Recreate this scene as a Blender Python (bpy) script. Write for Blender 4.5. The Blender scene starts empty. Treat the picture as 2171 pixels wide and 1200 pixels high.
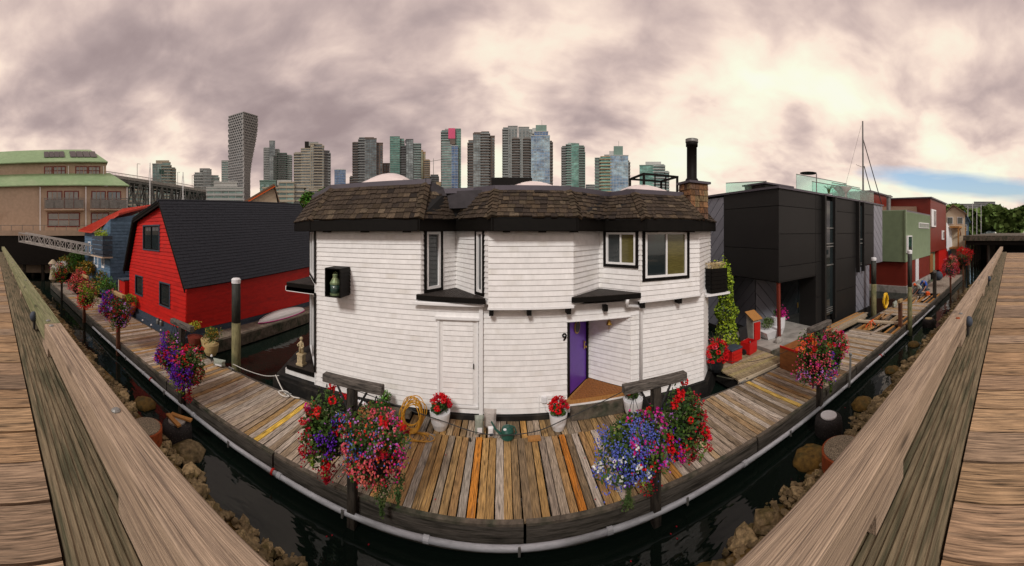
import bpy, math, random
from mathutils import Vector, Matrix
R = random.Random(7)
sc = bpy.context.scene
COL = sc.collection
EYE = 4.85            # eye height over the dock deck (z = 0)

# ------------------------------------------------------------------ camera (cylindrical panorama, as the photograph)
cd = bpy.data.cameras.new('camera'); cam = bpy.data.objects.new('camera', cd); COL.objects.link(cam)
cam.location = (0, 0, EYE); cam.rotation_euler = (math.pi/2, 0, 0)
cd.type = 'PANO'; cd.panorama_type = 'CENTRAL_CYLINDRICAL'
cd.central_cylindrical_range_u_min = -1065/687; cd.central_cylindrical_range_u_max = 1106/687
cd.central_cylindrical_range_v_min = -709/687; cd.central_cylindrical_range_v_max = 491/687
cd.central_cylindrical_radius = 1.0
cd.clip_start = 0.05; cd.clip_end = 6000
sc.camera = cam
sc.view_settings.view_transform = 'Standard'; sc.view_settings.look = 'None'
sc.view_settings.exposure = 0.42; sc.view_settings.gamma = 1.0; sc.view_settings.use_curve_mapping = False

# ------------------------------------------------------------------ sky and sun
SUN_EL, SUN_AZ = math.radians(40), math.radians(196)   # high, behind the viewer (azimuth clockwise from +Y)
w = bpy.data.worlds.new('World'); sc.world = w; w.use_nodes = True
nt = w.node_tree; nt.nodes.clear(); N = nt.nodes.new; L = nt.links.new
def mth(op, a, b=None, c=None):
    n = N('ShaderNodeMath'); n.operation = op
    for i, v in enumerate((a, b, c)):
        if v is None: continue
        if isinstance(v, (int, float)): n.inputs[i].default_value = v
        else: L(v, n.inputs[i])
    return n.outputs[0]
out = N('ShaderNodeOutputWorld'); sky = N('ShaderNodeTexSky'); sky.sky_type = 'NISHITA'; sky.sun_disc = False
sky.sun_elevation = SUN_EL; sky.sun_rotation = SUN_AZ; sky.air_density = 1.0; sky.dust_density = 2.0
bg1 = N('ShaderNodeBackground'); bg1.inputs[1].default_value = 0.12; L(sky.outputs[0], bg1.inputs[0])
tc = N('ShaderNodeTexCoord'); sep = N('ShaderNodeSeparateXYZ'); L(tc.outputs['Generated'], sep.inputs[0])
zc = mth('MAXIMUM', sep.outputs[2], 0.0); den = mth('ADD', zc, 0.30)
cx = mth('DIVIDE', sep.outputs[0], den); cy = mth('DIVIDE', sep.outputs[1], den)
cmb = N('ShaderNodeCombineXYZ'); L(cx, cmb.inputs[0]); L(cy, cmb.inputs[1])
def noise(vec, scale, detail, rough, loc=(0,0,0), scl=(1,1,1), dist=0.0):
    m = N('ShaderNodeMapping'); m.inputs[1].default_value = loc; m.inputs[3].default_value = scl; L(vec, m.inputs[0])
    n = N('ShaderNodeTexNoise'); n.inputs['Scale'].default_value = scale; n.inputs['Detail'].default_value = detail
    n.inputs['Roughness'].default_value = rough; n.inputs['Distortion'].default_value = dist; L(m.outputs[0], n.inputs[0])
    return n.outputs[0]
n1 = noise(cmb.outputs[0], 1.15, 4, 0.45, (3.1, 1.7, 0), (1, 1.0, 1), 0.35)
n2 = noise(cmb.outputs[0], 3.4, 5, 0.5, (0.3, 5.2, 2), (1, 1.2, 1), 0.3)
n3 = noise(cmb.outputs[0], 9.0, 6, 0.55, (4, 1, 7), (1, 1.3, 1), 0.4)
b = mth('ADD', mth('ADD', mth('MULTIPLY', n1, 0.62), mth('MULTIPLY', n2, 0.36)), mth('MULTIPLY', mth('SUBTRACT', n3, 0.36), 0.07))
# thinner cloud to the right of the view (azimuth about 50 degrees)
dx = mth('MULTIPLY', sep.outputs[0], math.sin(math.radians(50))); dy = mth('MULTIPLY', sep.outputs[1], math.cos(math.radians(50)))
glow = mth('MAXIMUM', mth('ADD', dx, dy), 0.0)
glow = mth('POWER', glow, 2.2)
low = mth('POWER', mth('SUBTRACT', 1.0, mth('MINIMUM', mth('MULTIPLY', zc, 2.2), 1.0)), 1.5)
b2 = mth('ADD', mth('ADD', b, mth('MULTIPLY', glow, 0.125)), mth('MULTIPLY', low, 0.075))
ramp = N('ShaderNodeValToRGB'); L(b2, ramp.inputs[0]); cr = ramp.color_ramp; cr.interpolation = 'B_SPLINE'
cr.elements[0].position = 0.36; cr.elements[0].color = (0.35, 0.268, 0.268, 1)
cr.elements[1].position = 0.76; cr.elements[1].color = (1.36, 1.15, 0.88, 1)
for p, c in ((0.45, (0.47, 0.37, 0.362, 1)), (0.53, (0.70, 0.545, 0.50, 1)), (0.61, (1.02, 0.82, 0.70, 1))):
    e = cr.elements.new(p); e.color = c
bg2 = N('ShaderNodeBackground'); bg2.inputs[1].default_value = 0.72; L(ramp.outputs[0], bg2.inputs[0])
# a clear gap low down to the right
gx = mth('SUBTRACT', mth('ARCTAN2', sep.outputs[0], sep.outputs[1]), math.radians(80))
gz = mth('SUBTRACT', sep.outputs[2], mth('ADD', 0.148, mth('MULTIPLY', gx, -0.12)))
gn = noise(tc.outputs['Generated'], 5.0, 4, 0.5, (1, 1, 1), (1, 1, 5))
gap = mth('SUBTRACT', 1.0, mth('ADD', mth('POWER', mth('ABSOLUTE', mth('DIVIDE', mth('SUBTRACT', gx, 0.08), 0.34)), 2.0), mth('POWER', mth('ABSOLUTE', mth('DIVIDE', gz, 0.036)), 2.0)))
gap = mth('ADD', gap, mth('MULTIPLY', mth('SUBTRACT', gn, 0.5), 1.9))
gp = N('ShaderNodeMapRange'); gp.inputs[1].default_value = -0.35; gp.inputs[2].default_value = 0.72; L(gap, gp.inputs[0])
mx = N('ShaderNodeMixShader'); L(mth('SUBTRACT', 1.0, gp.outputs[0]), mx.inputs[0]); L(bg1.outputs[0], mx.inputs[1]); L(bg2.outputs[0], mx.inputs[2])
L(mx.outputs[0], out.inputs[0])
sd = bpy.data.lights.new('sun', 'SUN'); sd.energy = 1.5; sd.angle = math.radians(12); sd.color = (1.0, 0.955, 0.90)
sun = bpy.data.objects.new('sun', sd); COL.objects.link(sun); sun.location = (0, -20, 40)
dv = Vector((math.sin(SUN_AZ)*math.cos(SUN_EL), math.cos(SUN_AZ)*math.cos(SUN_EL), math.sin(SUN_EL)))
sun.rotation_euler = dv.to_track_quat('Z', 'Y').to_euler()

# ------------------------------------------------------------------ helpers
def W(px, py, z=0.0):
    "world point on the level z that the photograph shows at (px, py)"
    a = (px-1065)/687; r = (z-EYE)/((491-py)/687); return Vector((r*math.sin(a), r*math.cos(a), z))
def WR(px, py, r):
    "world point at the horizontal distance r"
    a = (px-1065)/687; return Vector((r*math.sin(a), r*math.cos(a), EYE+r*(491-py)/687))
class MB:
    def __init__(s): s.v = []; s.f = []; s.m = []
    def face(s, pts, m=0):
        n = len(s.v); s.v += [tuple(p) for p in pts]; s.f.append(tuple(range(n, n+len(pts)))); s.m.append(m)
    def hexa(s, p, m=0):   # 8 points: bottom 4, top 4
        n = len(s.v); s.v += [tuple(q) for q in p]
        for q in ((0,3,2,1),(4,5,6,7),(0,1,5,4),(1,2,6,5),(2,3,7,6),(3,0,4,7)): s.f.append(tuple(n+i for i in q)); s.m.append(m)
    def box(s, x0, x1, y0, y1, z0, z1, m=0):
        s.hexa([(x0,y0,z0),(x1,y0,z0),(x1,y1,z0),(x0,y1,z0),(x0,y0,z1),(x1,y0,z1),(x1,y1,z1),(x0,y1,z1)], m)
    def cbox(s, c, sx, sy, sz, rz=0, m=0, rx=0, ry=0):
        M = Matrix.Translation(c) @ Matrix.Rotation(rz,4,'Z') @ Matrix.Rotation(ry,4,'Y') @ Matrix.Rotation(rx,4,'X')
        s.hexa([M @ Vector((a*sx/2, b*sy/2, c2*sz/2)) for c2 in (-1,1) for a, b in ((-1,-1),(1,-1),(1,1),(-1,1))], m)
    def fbox(s, p0, p1, u0, u1, w0, w1, z0, z1, m=0):
        "box in the frame of the wall line p0->p1: u along, w outwards (towards the right-hand side), z up"
        p0 = Vector(p0[:2]); d = (Vector(p1[:2])-p0).normalized(); n = Vector((d.y, -d.x))
        q = [p0+d*u+n*w_ for u, w_ in ((u0,w1),(u1,w1),(u1,w0),(u0,w0))]
        s.hexa([(a.x,a.y,z0) for a in q]+[(a.x,a.y,z1) for a in q], m)
    def prism(s, poly, z0, z1, m=0, caps=True):
        n = len(s.v); k = len(poly); s.v += [(p[0],p[1],z0) for p in poly]+[(p[0],p[1],z1) for p in poly]
        for i in range(k):
            j = (i+1) % k; s.f.append((n+i, n+j, n+k+j, n+k+i)); s.m.append(m)
        if caps: s.f.append(tuple(n+k+i for i in range(k))); s.m.append(m); s.f.append(tuple(n+i for i in reversed(range(k)))); s.m.append(m)
    def tube(s, path, r, seg=6, m=0, caps=True):
        path = [Vector(p) for p in path]; rs = r if isinstance(r, (list, tuple)) else [r]*len(path)
        n0 = len(s.v); prev = None
        for i, p in enumerate(path):
            t = (path[min(i+1,len(path)-1)]-path[max(i-1,0)]).normalized()
            if prev is None: a = t.orthogonal().normalized()
            else:
                a = prev - t*prev.dot(t); a = a.normalized() if a.length > 1e-5 else t.orthogonal().normalized()
            prev = a; b = t.cross(a)
            for k in range(seg):
                g = 2*math.pi*k/seg; s.v.append(tuple(p+(a*math.cos(g)+b*math.sin(g))*rs[i]))
        for i in range(len(path)-1):
            for k in range(seg):
                k2 = (k+1) % seg; s.f.append((n0+i*seg+k, n0+i*seg+k2, n0+(i+1)*seg+k2, n0+(i+1)*seg+k)); s.m.append(m)
        if caps:
            s.f.append(tuple(n0+k for k in reversed(range(seg)))); s.m.append(m)
            e = n0+(len(path)-1)*seg; s.f.append(tuple(e+k for k in range(seg))); s.m.append(m)
    def lathe(s, c, prof, seg=12, m=0, sq=1.0):
        c = Vector(c); n0 = len(s.v)
        for r, z in prof:
            for k in range(seg):
                g = 2*math.pi*k/seg; s.v.append((c.x+r*math.cos(g), c.y+r*sq*math.sin(g), c.z+z))
        for i in range(len(prof)-1):
            for k in range(seg):
                k2 = (k+1) % seg; s.f.append((n0+i*seg+k, n0+i*seg+k2, n0+(i+1)*seg+k2, n0+(i+1)*seg+k)); s.m.append(m)
        s.f.append(tuple(n0+k for k in reversed(range(seg)))); s.m.append(m)
        e = n0+(len(prof)-1)*seg; s.f.append(tuple(e+k for k in range(seg))); s.m.append(m)
    def leaf(s, c, size, m=0, rnd=R, wide=0.6):
        c = Vector(c); a = Vector((rnd.uniform(-1,1), rnd.uniform(-1,1), rnd.uniform(-.7,.7)))
        a = a.normalized() if a.length > .01 else Vector((1,0,0))
        b = a.cross(Vector((rnd.uniform(-1,1), rnd.uniform(-1,1), rnd.uniform(.2,1.2)))); b = b.normalized() if b.length > .01 else a.orthogonal()
        h = size*.5; s.face([c-a*h, c+b*h*wide, c+a*h, c-b*h*wide], m)
    def ball(s, c, r, seg=8, rings=5, m=0, sq=(1,1,1), jit=0, rnd=R):
        c = Vector(c); n0 = len(s.v)
        s.v.append((c.x, c.y, c.z-r*sq[2]))
        for i in range(1, rings):
            th = math.pi*i/rings
            for k in range(seg):
                g = 2*math.pi*k/seg; rr = r*(1+rnd.uniform(-jit, jit))
                s.v.append((c.x+rr*sq[0]*math.sin(th)*math.cos(g), c.y+rr*sq[1]*math.sin(th)*math.sin(g), c.z-rr*sq[2]*math.cos(th)))
        s.v.append((c.x, c.y, c.z+r*sq[2])); top = len(s.v)-1
        for k in range(seg): s.f.append((n0, n0+1+(k+1) % seg, n0+1+k)); s.m.append(m)
        for i in range(rings-2):
            for k in range(seg):
                a = n0+1+i*seg+k; b = n0+1+i*seg+(k+1) % seg; s.f.append((a, b, b+seg, a+seg)); s.m.append(m)
        for k in range(seg):
            a = n0+1+(rings-2)*seg; s.f.append((a+k, a+(k+1) % seg, top)); s.m.append(m)
    def data(s, name, mats, o=(0,0,0), smooth=False):
        me = bpy.data.meshes.new(name); o = Vector(o)
        me.from_pydata([tuple(Vector(p)-o) for p in s.v], [], s.f)
        for m_ in (mats if isinstance(mats, (list, tuple)) else [mats]): me.materials.append(m_)
        if isinstance(mats, (list, tuple)) and len(mats) > 1: me.polygons.foreach_set('material_index', s.m)
        if smooth: me.polygons.foreach_set('use_smooth', [True]*len(me.polygons))
        me.update(); return me
    def build(s, name, mats, parent=None, o=None, smooth=False, color=None, bevel=0):
        po = Vector(parent['_o']) if parent is not None and '_o' in parent else Vector((0,0,0))
        if o is None:
            o = po if parent is not None else Vector((sum(p[0] for p in s.v)/len(s.v), sum(p[1] for p in s.v)/len(s.v), min(p[2] for p in s.v)))
        o = Vector(o)
        ob = bpy.data.objects.new(name, s.data(name, mats, o, smooth)); COL.objects.link(ob)
        ob['_o'] = tuple(o)
        if parent is not None: ob.parent = parent; ob.location = o-po
        else: ob.location = o
        if color: ob.color = (*color, 1)
        if bevel:
            b_ = ob.modifiers.new('bevel', 'BEVEL'); b_.width = bevel; b_.segments = 1; b_.limit_method = 'ANGLE'
        return ob
def tag(o, label=None, cat=None, group=None, kind=None):
    if label: o['label'] = label
    if cat: o['category'] = cat
    if group: o['group'] = group
    if kind: o['kind'] = kind
    return o
def thing(name, label, cat, loc=(0,0,0), group=None):
    o = bpy.data.objects.new(name, None); COL.objects.link(o); o.location = loc; o.empty_display_size = .2
    o['_o'] = tuple(loc); return tag(o, label, cat, group)
def inst(name, me, parent, loc, rz=0, color=None, scale=None, rx=0, ry=0):
    ob = bpy.data.objects.new(name, me); COL.objects.link(ob)
    po = Vector(parent['_o']) if parent is not None else Vector((0,0,0)); ob.parent = parent
    ob.location = Vector(loc)-po; ob.rotation_euler = (rx, ry, rz)
    if color: ob.color = (*color, 1)
    if scale: ob.scale = scale
    return ob
def struct(o): o['kind'] = 'structure'; return o
def stuff(o): o['kind'] = 'stuff'; return o
def copy_tree(o, parent=None):
    c = o.copy(); COL.objects.link(c); c.parent = parent
    for ch in [q for q in bpy.data.objects if q.parent == o]: copy_tree(ch, c)
    return c

# ------------------------------------------------------------------ materials
def mat(name, col, rough=.6, var=.25, scale=6.0, stretch=(1,1,1), bump=0.0, metal=0.0, objcol=False, rnd=.0, col2=None, c2=(.5,.65), spec=.4, grain=0, coat=0, s2=None, trans=0, world=False, detail=6, knots=0):
    m = bpy.data.materials.new(name); m.use_nodes = True; t = m.node_tree; n = t.nodes; l = t.links
    bs = n['Principled BSDF']; bs.inputs['Roughness'].default_value = rough; bs.inputs['Metallic'].default_value = metal
    bs.inputs['Specular IOR Level'].default_value = spec
    if coat: bs.inputs['Coat Weight'].default_value = coat
    if trans: bs.inputs['Transmission Weight'].default_value = trans
    tcn = n.new('ShaderNodeTexCoord'); oi = n.new('ShaderNodeObjectInfo')
    mp = n.new('ShaderNodeMapping'); mp.inputs[3].default_value = stretch
    add = n.new('ShaderNodeVectorMath'); add.operation = 'ADD'
    sc_ = n.new('ShaderNodeVectorMath'); sc_.operation = 'SCALE'; sc_.inputs[0].default_value = (37, 23, 51); l.new(oi.outputs['Random'], sc_.inputs['Scale'])
    l.new(tcn.outputs['Object'], add.inputs[0]); l.new(sc_.outputs[0], add.inputs[1]); l.new(add.outputs[0], mp.inputs[0])
    nz = n.new('ShaderNodeTexNoise'); nz.inputs['Scale'].default_value = scale; nz.inputs['Detail'].default_value = detail; nz.inputs['Roughness'].default_value = .6; l.new(mp.outputs[0], nz.inputs[0])
    mr = n.new('ShaderNodeMapRange'); mr.inputs[1].default_value = .3; mr.inputs[2].default_value = .7; mr.inputs[3].default_value = 1-var; mr.inputs[4].default_value = 1+var*.6; l.new(nz.outputs[0], mr.inputs[0])
    base = None
    if objcol: base = oi.outputs['Color']
    else:
        rgb = n.new('ShaderNodeRGB'); rgb.outputs[0].default_value = (*col, 1); base = rgb.outputs[0]
    if col2:
        nz2 = n.new('ShaderNodeTexNoise'); nz2.inputs['Scale'].default_value = s2 or scale*.35; nz2.inputs['Detail'].default_value = 5; l.new(mp.outputs[0], nz2.inputs[0])
        r2 = n.new('ShaderNodeMapRange'); r2.inputs[1].default_value = c2[0]; r2.inputs[2].default_value = c2[1]; l.new(nz2.outputs[0], r2.inputs[0])
        mxx = n.new('ShaderNodeMixRGB'); l.new(r2.outputs[0], mxx.inputs[0]); l.new(base, mxx.inputs[1]); mxx.inputs[2].default_value = (*col2, 1); base = mxx.outputs[0]
    fac = mr.outputs[0]
    if knots:
        vo = n.new('ShaderNodeTexVoronoi'); vo.inputs['Scale'].default_value = 1.0; m2 = n.new('ShaderNodeMapping'); m2.inputs[3].default_value = knots; l.new(add.outputs[0], m2.inputs[0]); l.new(m2.outputs[0], vo.inputs[0])
        k1 = n.new('ShaderNodeMapRange'); k1.inputs[1].default_value = .05; k1.inputs[2].default_value = .20; k1.inputs[3].default_value = .35; k1.inputs[4].default_value = 1.0; l.new(vo.outputs['Distance'], k1.inputs[0])
        km = n.new('ShaderNodeMath'); km.operation = 'MULTIPLY'; l.new(fac, km.inputs[0]); l.new(k1.outputs[0], km.inputs[1]); fac = km.outputs[0]
    if rnd:
        rr = n.new('ShaderNodeMapRange'); rr.inputs[3].default_value = 1-rnd; rr.inputs[4].default_value = 1+rnd; l.new(oi.outputs['Random'], rr.inputs[0])
        mm = n.new('ShaderNodeMath'); mm.operation = 'MULTIPLY'; l.new(fac, mm.inputs[0]); l.new(rr.outputs[0], mm.inputs[1]); fac = mm.outputs[0]
    vm = n.new('ShaderNodeVectorMath'); vm.operation = 'SCALE'; l.new(base, vm.inputs[0]); l.new(fac, vm.inputs['Scale'])
    l.new(vm.outputs[0], bs.inputs['Base Color'])
    if bump:
        bp = n.new('ShaderNodeBump'); bp.inputs['Strength'].default_value = bump; bp.inputs['Distance'].default_value = .02; l.new(nz.outputs[0], bp.inputs['Height']); l.new(bp.outputs[0], bs.inputs['Normal'])
    return m
def glassmat(name, col, rough=.04):
    m = mat(name, col, rough, .35, .6, (1,1,1), spec=.9); return m
M = {}
M['plank'] = mat('weathered_plank', (.3,.25,.2), .75, .9, 6, (15, .6, 15), .6, detail=12, knots=(7,1.8,7), objcol=True, rnd=.2, col2=(.13,.10,.07), c2=(.55,.78), spec=.25, s2=3.2)
M['timber'] = mat('old_timber', (.14,.115,.09), .85, .5, 7, (1,1,1), .6, col2=(.055,.06,.04), c2=(.45,.65), spec=.2)
M['timberx'] = mat('old_timber_along', (.10,.088,.075), .85, .5, 8, (.5,6,6), .6, col2=(.035,.032,.025), c2=(.45,.65), spec=.2)
M['post'] = mat('dark_post_wood', (.06,.05,.04), .85, .5, 8, (6,6,.7), .5, col2=(.02,.018,.015), spec=.2)
M['oak'] = mat('orange_timber', (.42,.2,.06), .7, .3, 6, (6,6,1), .3, spec=.25)
M['railwood'] = mat('rail_timber', (.42,.315,.225), .7, .62, 7, (.4,20,20), .7, detail=12, knots=(1.2,4.5,4.5), col2=(.15,.11,.085), c2=(.52,.75), spec=.25, s2=1.0)
M['railgreen'] = mat('mossy_rail_timber', (.28,.27,.15), .75, .7, 7, (.4,20,20), .7, detail=12, knots=(1.2,4.5,4.5), col2=(.15,.17,.07), c2=(.45,.7), spec=.25, s2=1.0)
M['groove'] = mat('grooved_board', (.22,.175,.11), .8, .4, 5, (1,12,12), .5, col2=(.09,.085,.05), c2=(.45,.65), spec=.2, s2=1.5)
M['white'] = mat('white_paint', (.84,.83,.82), .5, .10, 3, (2,2,.5), .06, col2=(.70,.675,.63), c2=(.56,.8), rnd=.03, spec=.35, s2=.8)
M['trimw'] = mat('white_vinyl', (.83,.83,.83), .35, .04, 5, spec=.4)
M['black'] = mat('black_paint', (.006,.005,.004), .6, .3, 8, bump=.05, spec=.15)
M['blackmat'] = mat('black_hull', (.012,.011,.010), .7, .5, 5, bump=.2, col2=(.035,.03,.024), spec=.3)
M['sill'] = mat('sill_boards', (.035,.028,.024), .6, .4, 9, (1,8,1), .2, rnd=.25, spec=.3)
M['shingle'] = mat('cedar_shingle', (.10,.08,.06), .9, .75, 9, (9,9,1.2), .5, objcol=True, rnd=.35, col2=(.025,.02,.016), c2=(.5,.75), spec=.2, s2=3)
M['flash'] = mat('purple_grey_flashing', (.10,.09,.11), .4, .12, 3, metal=.3, spec=.5)
M['roofing'] = mat('flat_roofing', (.05,.045,.05), .8, .3, 5)
M['dome'] = mat('skylight_acrylic', (.72,.62,.6), .15, .06, 2, spec=.6, coat=.4)
M['glass'] = glassmat('window_glass', (.02,.028,.03)); M['glassw'] = mat('curtain_glass', (.115,.10,.03), .12, .3, 5, (1,1,6), spec=.7)
M['glassg'] = mat('green_glass', (.03,.075,.055), .05, .6, 1.6, (1,1,2.5), spec=.8, col2=(.12,.2,.17))
M['purple'] = mat('purple_door_paint', (.12,.035,.38), .35, .1, 4, spec=.4)
M['brass'] = mat('brass', (.55,.36,.09), .3, .2, 20, metal=.9)
M['mat'] = mat('brown_rubber_mat', (.30,.115,.03), .7, .4, 30, bump=.3)
M['red'] = mat('red_siding', (.52,.010,.006), .55, .14, 4, (1,1,3), .1, rnd=.07, col2=(.42,.008,.006), spec=.3)
M['asphalt'] = mat('dark_roof_shingles', (.030,.033,.042), .85, .3, 14, bump=.3, rnd=.1, spec=.2)
M['slate'] = mat('slate_blue_trim', (.045,.06,.085), .7, .3, 6)
M['blue'] = mat('blue_siding', (.11,.19,.29), .6, .25, 4, rnd=.12, col2=(.07,.13,.2), spec=.3)
M['redroof'] = mat('red_metal_roof', (.52,.055,.03), .45, .2, 4)
M['beige'] = mat('beige_stucco', (.52,.40,.30), .85, .12, 3, col2=(.44,.33,.24), s2=.3)
M['greenroof'] = mat('green_metal_roof', (.27,.40,.21), .55, .15, 2, col2=(.33,.44,.25), s2=.3)
M['pv'] = mat('solar_panel', (.03,.022,.022), .2, .3, 2, spec=.6)
M['steel'] = mat('grey_steel', (.22,.22,.21), .5, .25, 4, metal=.4)
M['bridge'] = mat('bridge_steel', (.13,.13,.12), .7, .3, .4)
M['conc'] = mat('concrete', (.36,.34,.31), .85, .25, 4, bump=.15, col2=(.22,.21,.19))
M['rock'] = mat('riprap_rock', (.36,.28,.15), .8, .7, 7, bump=.5, rnd=.45, col2=(.16,.13,.05), spec=.25)
M['alga'] = mat('algae_rock', (.17,.105,.02), .8, .6, 9, bump=.6, rnd=.2, col2=(.09,.075,.02))
M['pipe'] = mat('grey_plastic_pipe', (.50,.52,.56), .45, .22, 5, (1,4,4), col2=(.26,.27,.28), c2=(.5,.75), spec=.4, s2=1.2)
M['rust'] = mat('rust', (.32,.07,.015), .85, .4, 9, bump=.3)
M['tyre'] = mat('barnacled_black', (.022,.02,.02), .8, .6, 25, bump=1.0, col2=(.16,.15,.13), c2=(.62,.7), s2=40)
M['agg'] = mat('exposed_aggregate', (.36,.31,.22), .9, .8, 45, bump=.8, col2=(.10,.08,.05), c2=(.5,.6), s2=60)
M['kayak'] = mat('white_hull_gelcoat', (.85,.85,.85), .3, .04, 3, spec=.5)
M['pot'] = mat('white_glazed_pot', (.75,.76,.78), .35, .08, 5, spec=.5)
M['tan'] = mat('tan_glazed_pot', (.55,.42,.2), .4, .2, 5)
M['terra'] = mat('terracotta', (.36,.11,.05), .8, .2, 6)
M['soil'] = mat('soil', (.03,.02,.012), .95, .4, 20)
M['leaf'] = mat('leaf_green', (.06,.125,.02), .6, .5, 5, spec=.25, col2=(.11,.16,.025), c2=(.45,.6), s2=3)
M['leafd'] = mat('leaf_dark', (.03,.075,.015), .6, .5, 6, spec=.25, col2=(.055,.09,.02), c2=(.45,.6), s2=4)
M['leafy'] = mat('leaf_lime', (.36,.46,.03), .6, .5, 6, spec=.25, col2=(.24,.36,.025), c2=(.45,.6), s2=3)
M['leaff'] = mat('leaf_fresh', (.09,.27,.03), .6, .5, 6, spec=.25)
M['leafo'] = mat('leaf_orange', (.42,.21,.02), .6, .5, 5, spec=.25, col2=(.2,.19,.03), c2=(.5,.62), s2=3)
M['leafs'] = mat('leaf_sage', (.2,.26,.12), .7, .4, 6, spec=.2)
M['moss'] = mat('trailing_green', (.06,.11,.03), .7, .5, 9, spec=.2, col2=(.11,.13,.04))
for k, c in dict(fred=(.68,.006,.012), fcrim=(.42,.004,.02), fpink=(.72,.10,.15), fsalmon=(.75,.17,.13), fmag=(.60,.02,.26), fviol=(.15,.02,.48), fblue=(.12,.16,.58), fwhite=(.8,.8,.78), flila=(.5,.2,.6), forange=(.7,.12,.02), fyel=(.7,.5,.03), dark=(.015,.012,.01)).items():
    M[k] = mat('petal_'+k[1:] if k != 'dark' else 'dark_shade_wood', c, .6, .35, 30, spec=.25)
M['tool'] = mat('red_plastic', (.5,.01,.01), .4, .12, 8, spec=.5)
M['blackp'] = mat('black_plastic', (.015,.016,.018), .45, .2, 8, spec=.5)
M['gravelg'] = mat('dark_lantern_green', (.2,.27,.14), .5, .5, 12, metal=.3, col2=(.36,.38,.2))
M['yhose'] = mat('yellow_hose', (.55,.27,.02), .45, .25, 8, spec=.5)
M['yhose2'] = mat('bright_yellow_hose', (.8,.48,.01), .45, .1, 8, spec=.5)
M['dkclad'] = mat('charcoal_panel', (.015,.0145,.014), .5, .12, .8, rnd=.10, spec=.3)
M['grclad'] = mat('grey_metal_panel', (.24,.245,.285), .4, .1, 1.2, rnd=.10, spec=.5, metal=.2)
M['joint'] = mat('joint_shadow', (.008,.008,.008), .8, .1, 3)
M['redpost'] = mat('oxide_red_steel', (.17,.03,.018), .55, .2, 5)
M['wglass'] = mat('balustrade_glass', (.62,.88,.82), .03, .05, 1, spec=.5, trans=.93)
M['corr'] = mat('green_corrugated', (.235,.305,.185), .5, .12, 1.5, spec=.45)
M['oxred'] = mat('oxide_red_panel', (.18,.022,.012), .5, .15, 1, spec=.4)
M['bred'] = mat('bright_red_panel', (.5,.01,.006), .5, .1, 1)
M['ply'] = mat('plywood', (.30,.115,.035), .6, .3, 4, (1,1,4), spec=.35)
M['newwood'] = mat('new_plank', (.45,.24,.09), .75, .35, 6, (1,6,6), .25, objcol=True, spec=.2)
M['statue'] = mat('stone_statue', (.50,.40,.24), .8, .3, 12, bump=.3)
M['cloth'] = mat('bag_cloth', (.46,.42,.39), .85, .2, 12, (1,1,5), .3)
M['bagg'] = mat('bag_green', (.30,.33,.28), .6, .3, 12); M['can'] = mat('dark_green_plastic', (.012,.08,.06), .4, .15, 6, spec=.5)
M['orange'] = mat('orange_buoy', (.75,.10,.01), .5, .1, 5, spec=.4)
M['rope'] = mat('white_rope', (.62,.6,.56), .85, .2, 30); M['cable'] = mat('black_cable', (.02,.02,.02), .6, .1, 5)
M['canvas'] = mat('canvas_cover', (.46,.38,.27), .9, .2, 5); M['skin'] = mat('skin', (.5,.24,.16), .6, .1, 6)
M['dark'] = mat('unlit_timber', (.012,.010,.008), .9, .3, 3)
# ------------------------------------------------------------------ water, shore, pier, dock (the setting)
def water_mat():
    m = bpy.data.materials.new('harbour_water'); m.use_nodes = True; t = m.node_tree; n = t.nodes; l = t.links
    bs = n['Principled BSDF']; bs.inputs['Base Color'].default_value = (.006,.012,.009,1); bs.inputs['Roughness'].default_value = .03; bs.inputs['IOR'].default_value = 1.33
    tcn = n.new('ShaderNodeTexCoord'); mp = n.new('ShaderNodeMapping'); mp.inputs[3].default_value = (.5, 1.3, 1); l.new(tcn.outputs['Object'], mp.inputs[0])
    nz = n.new('ShaderNodeTexNoise'); nz.inputs['Scale'].default_value = 1.7; nz.inputs['Detail'].default_value = 3; l.new(mp.outputs[0], nz.inputs[0])
    bp = n.new('ShaderNodeBump'); bp.inputs['Strength'].default_value = .25; bp.inputs['Distance'].default_value = .06; l.new(nz.outputs[0], bp.inputs['Height']); l.new(bp.outputs[0], bs.inputs['Normal'])
    return m
M['water'] = water_mat()
WL = -.5
b_ = MB(); b_.face([(-4000,-4000,WL),(4000,-4000,WL),(4000,4000,WL),(-4000,4000,WL)]); wat = b_.build('water', M['water'], o=(0,0,WL)); tag(struct(wat), 'dark still harbour water between the docks and under the houses')
b_ = MB(); b_.prism([(-900,330),(900,330),(900,1500),(-900,1500)], -3, 1.5); tag(struct(b_.build('far_shore', M['conc'])), 'far shore under the city towers')

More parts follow.
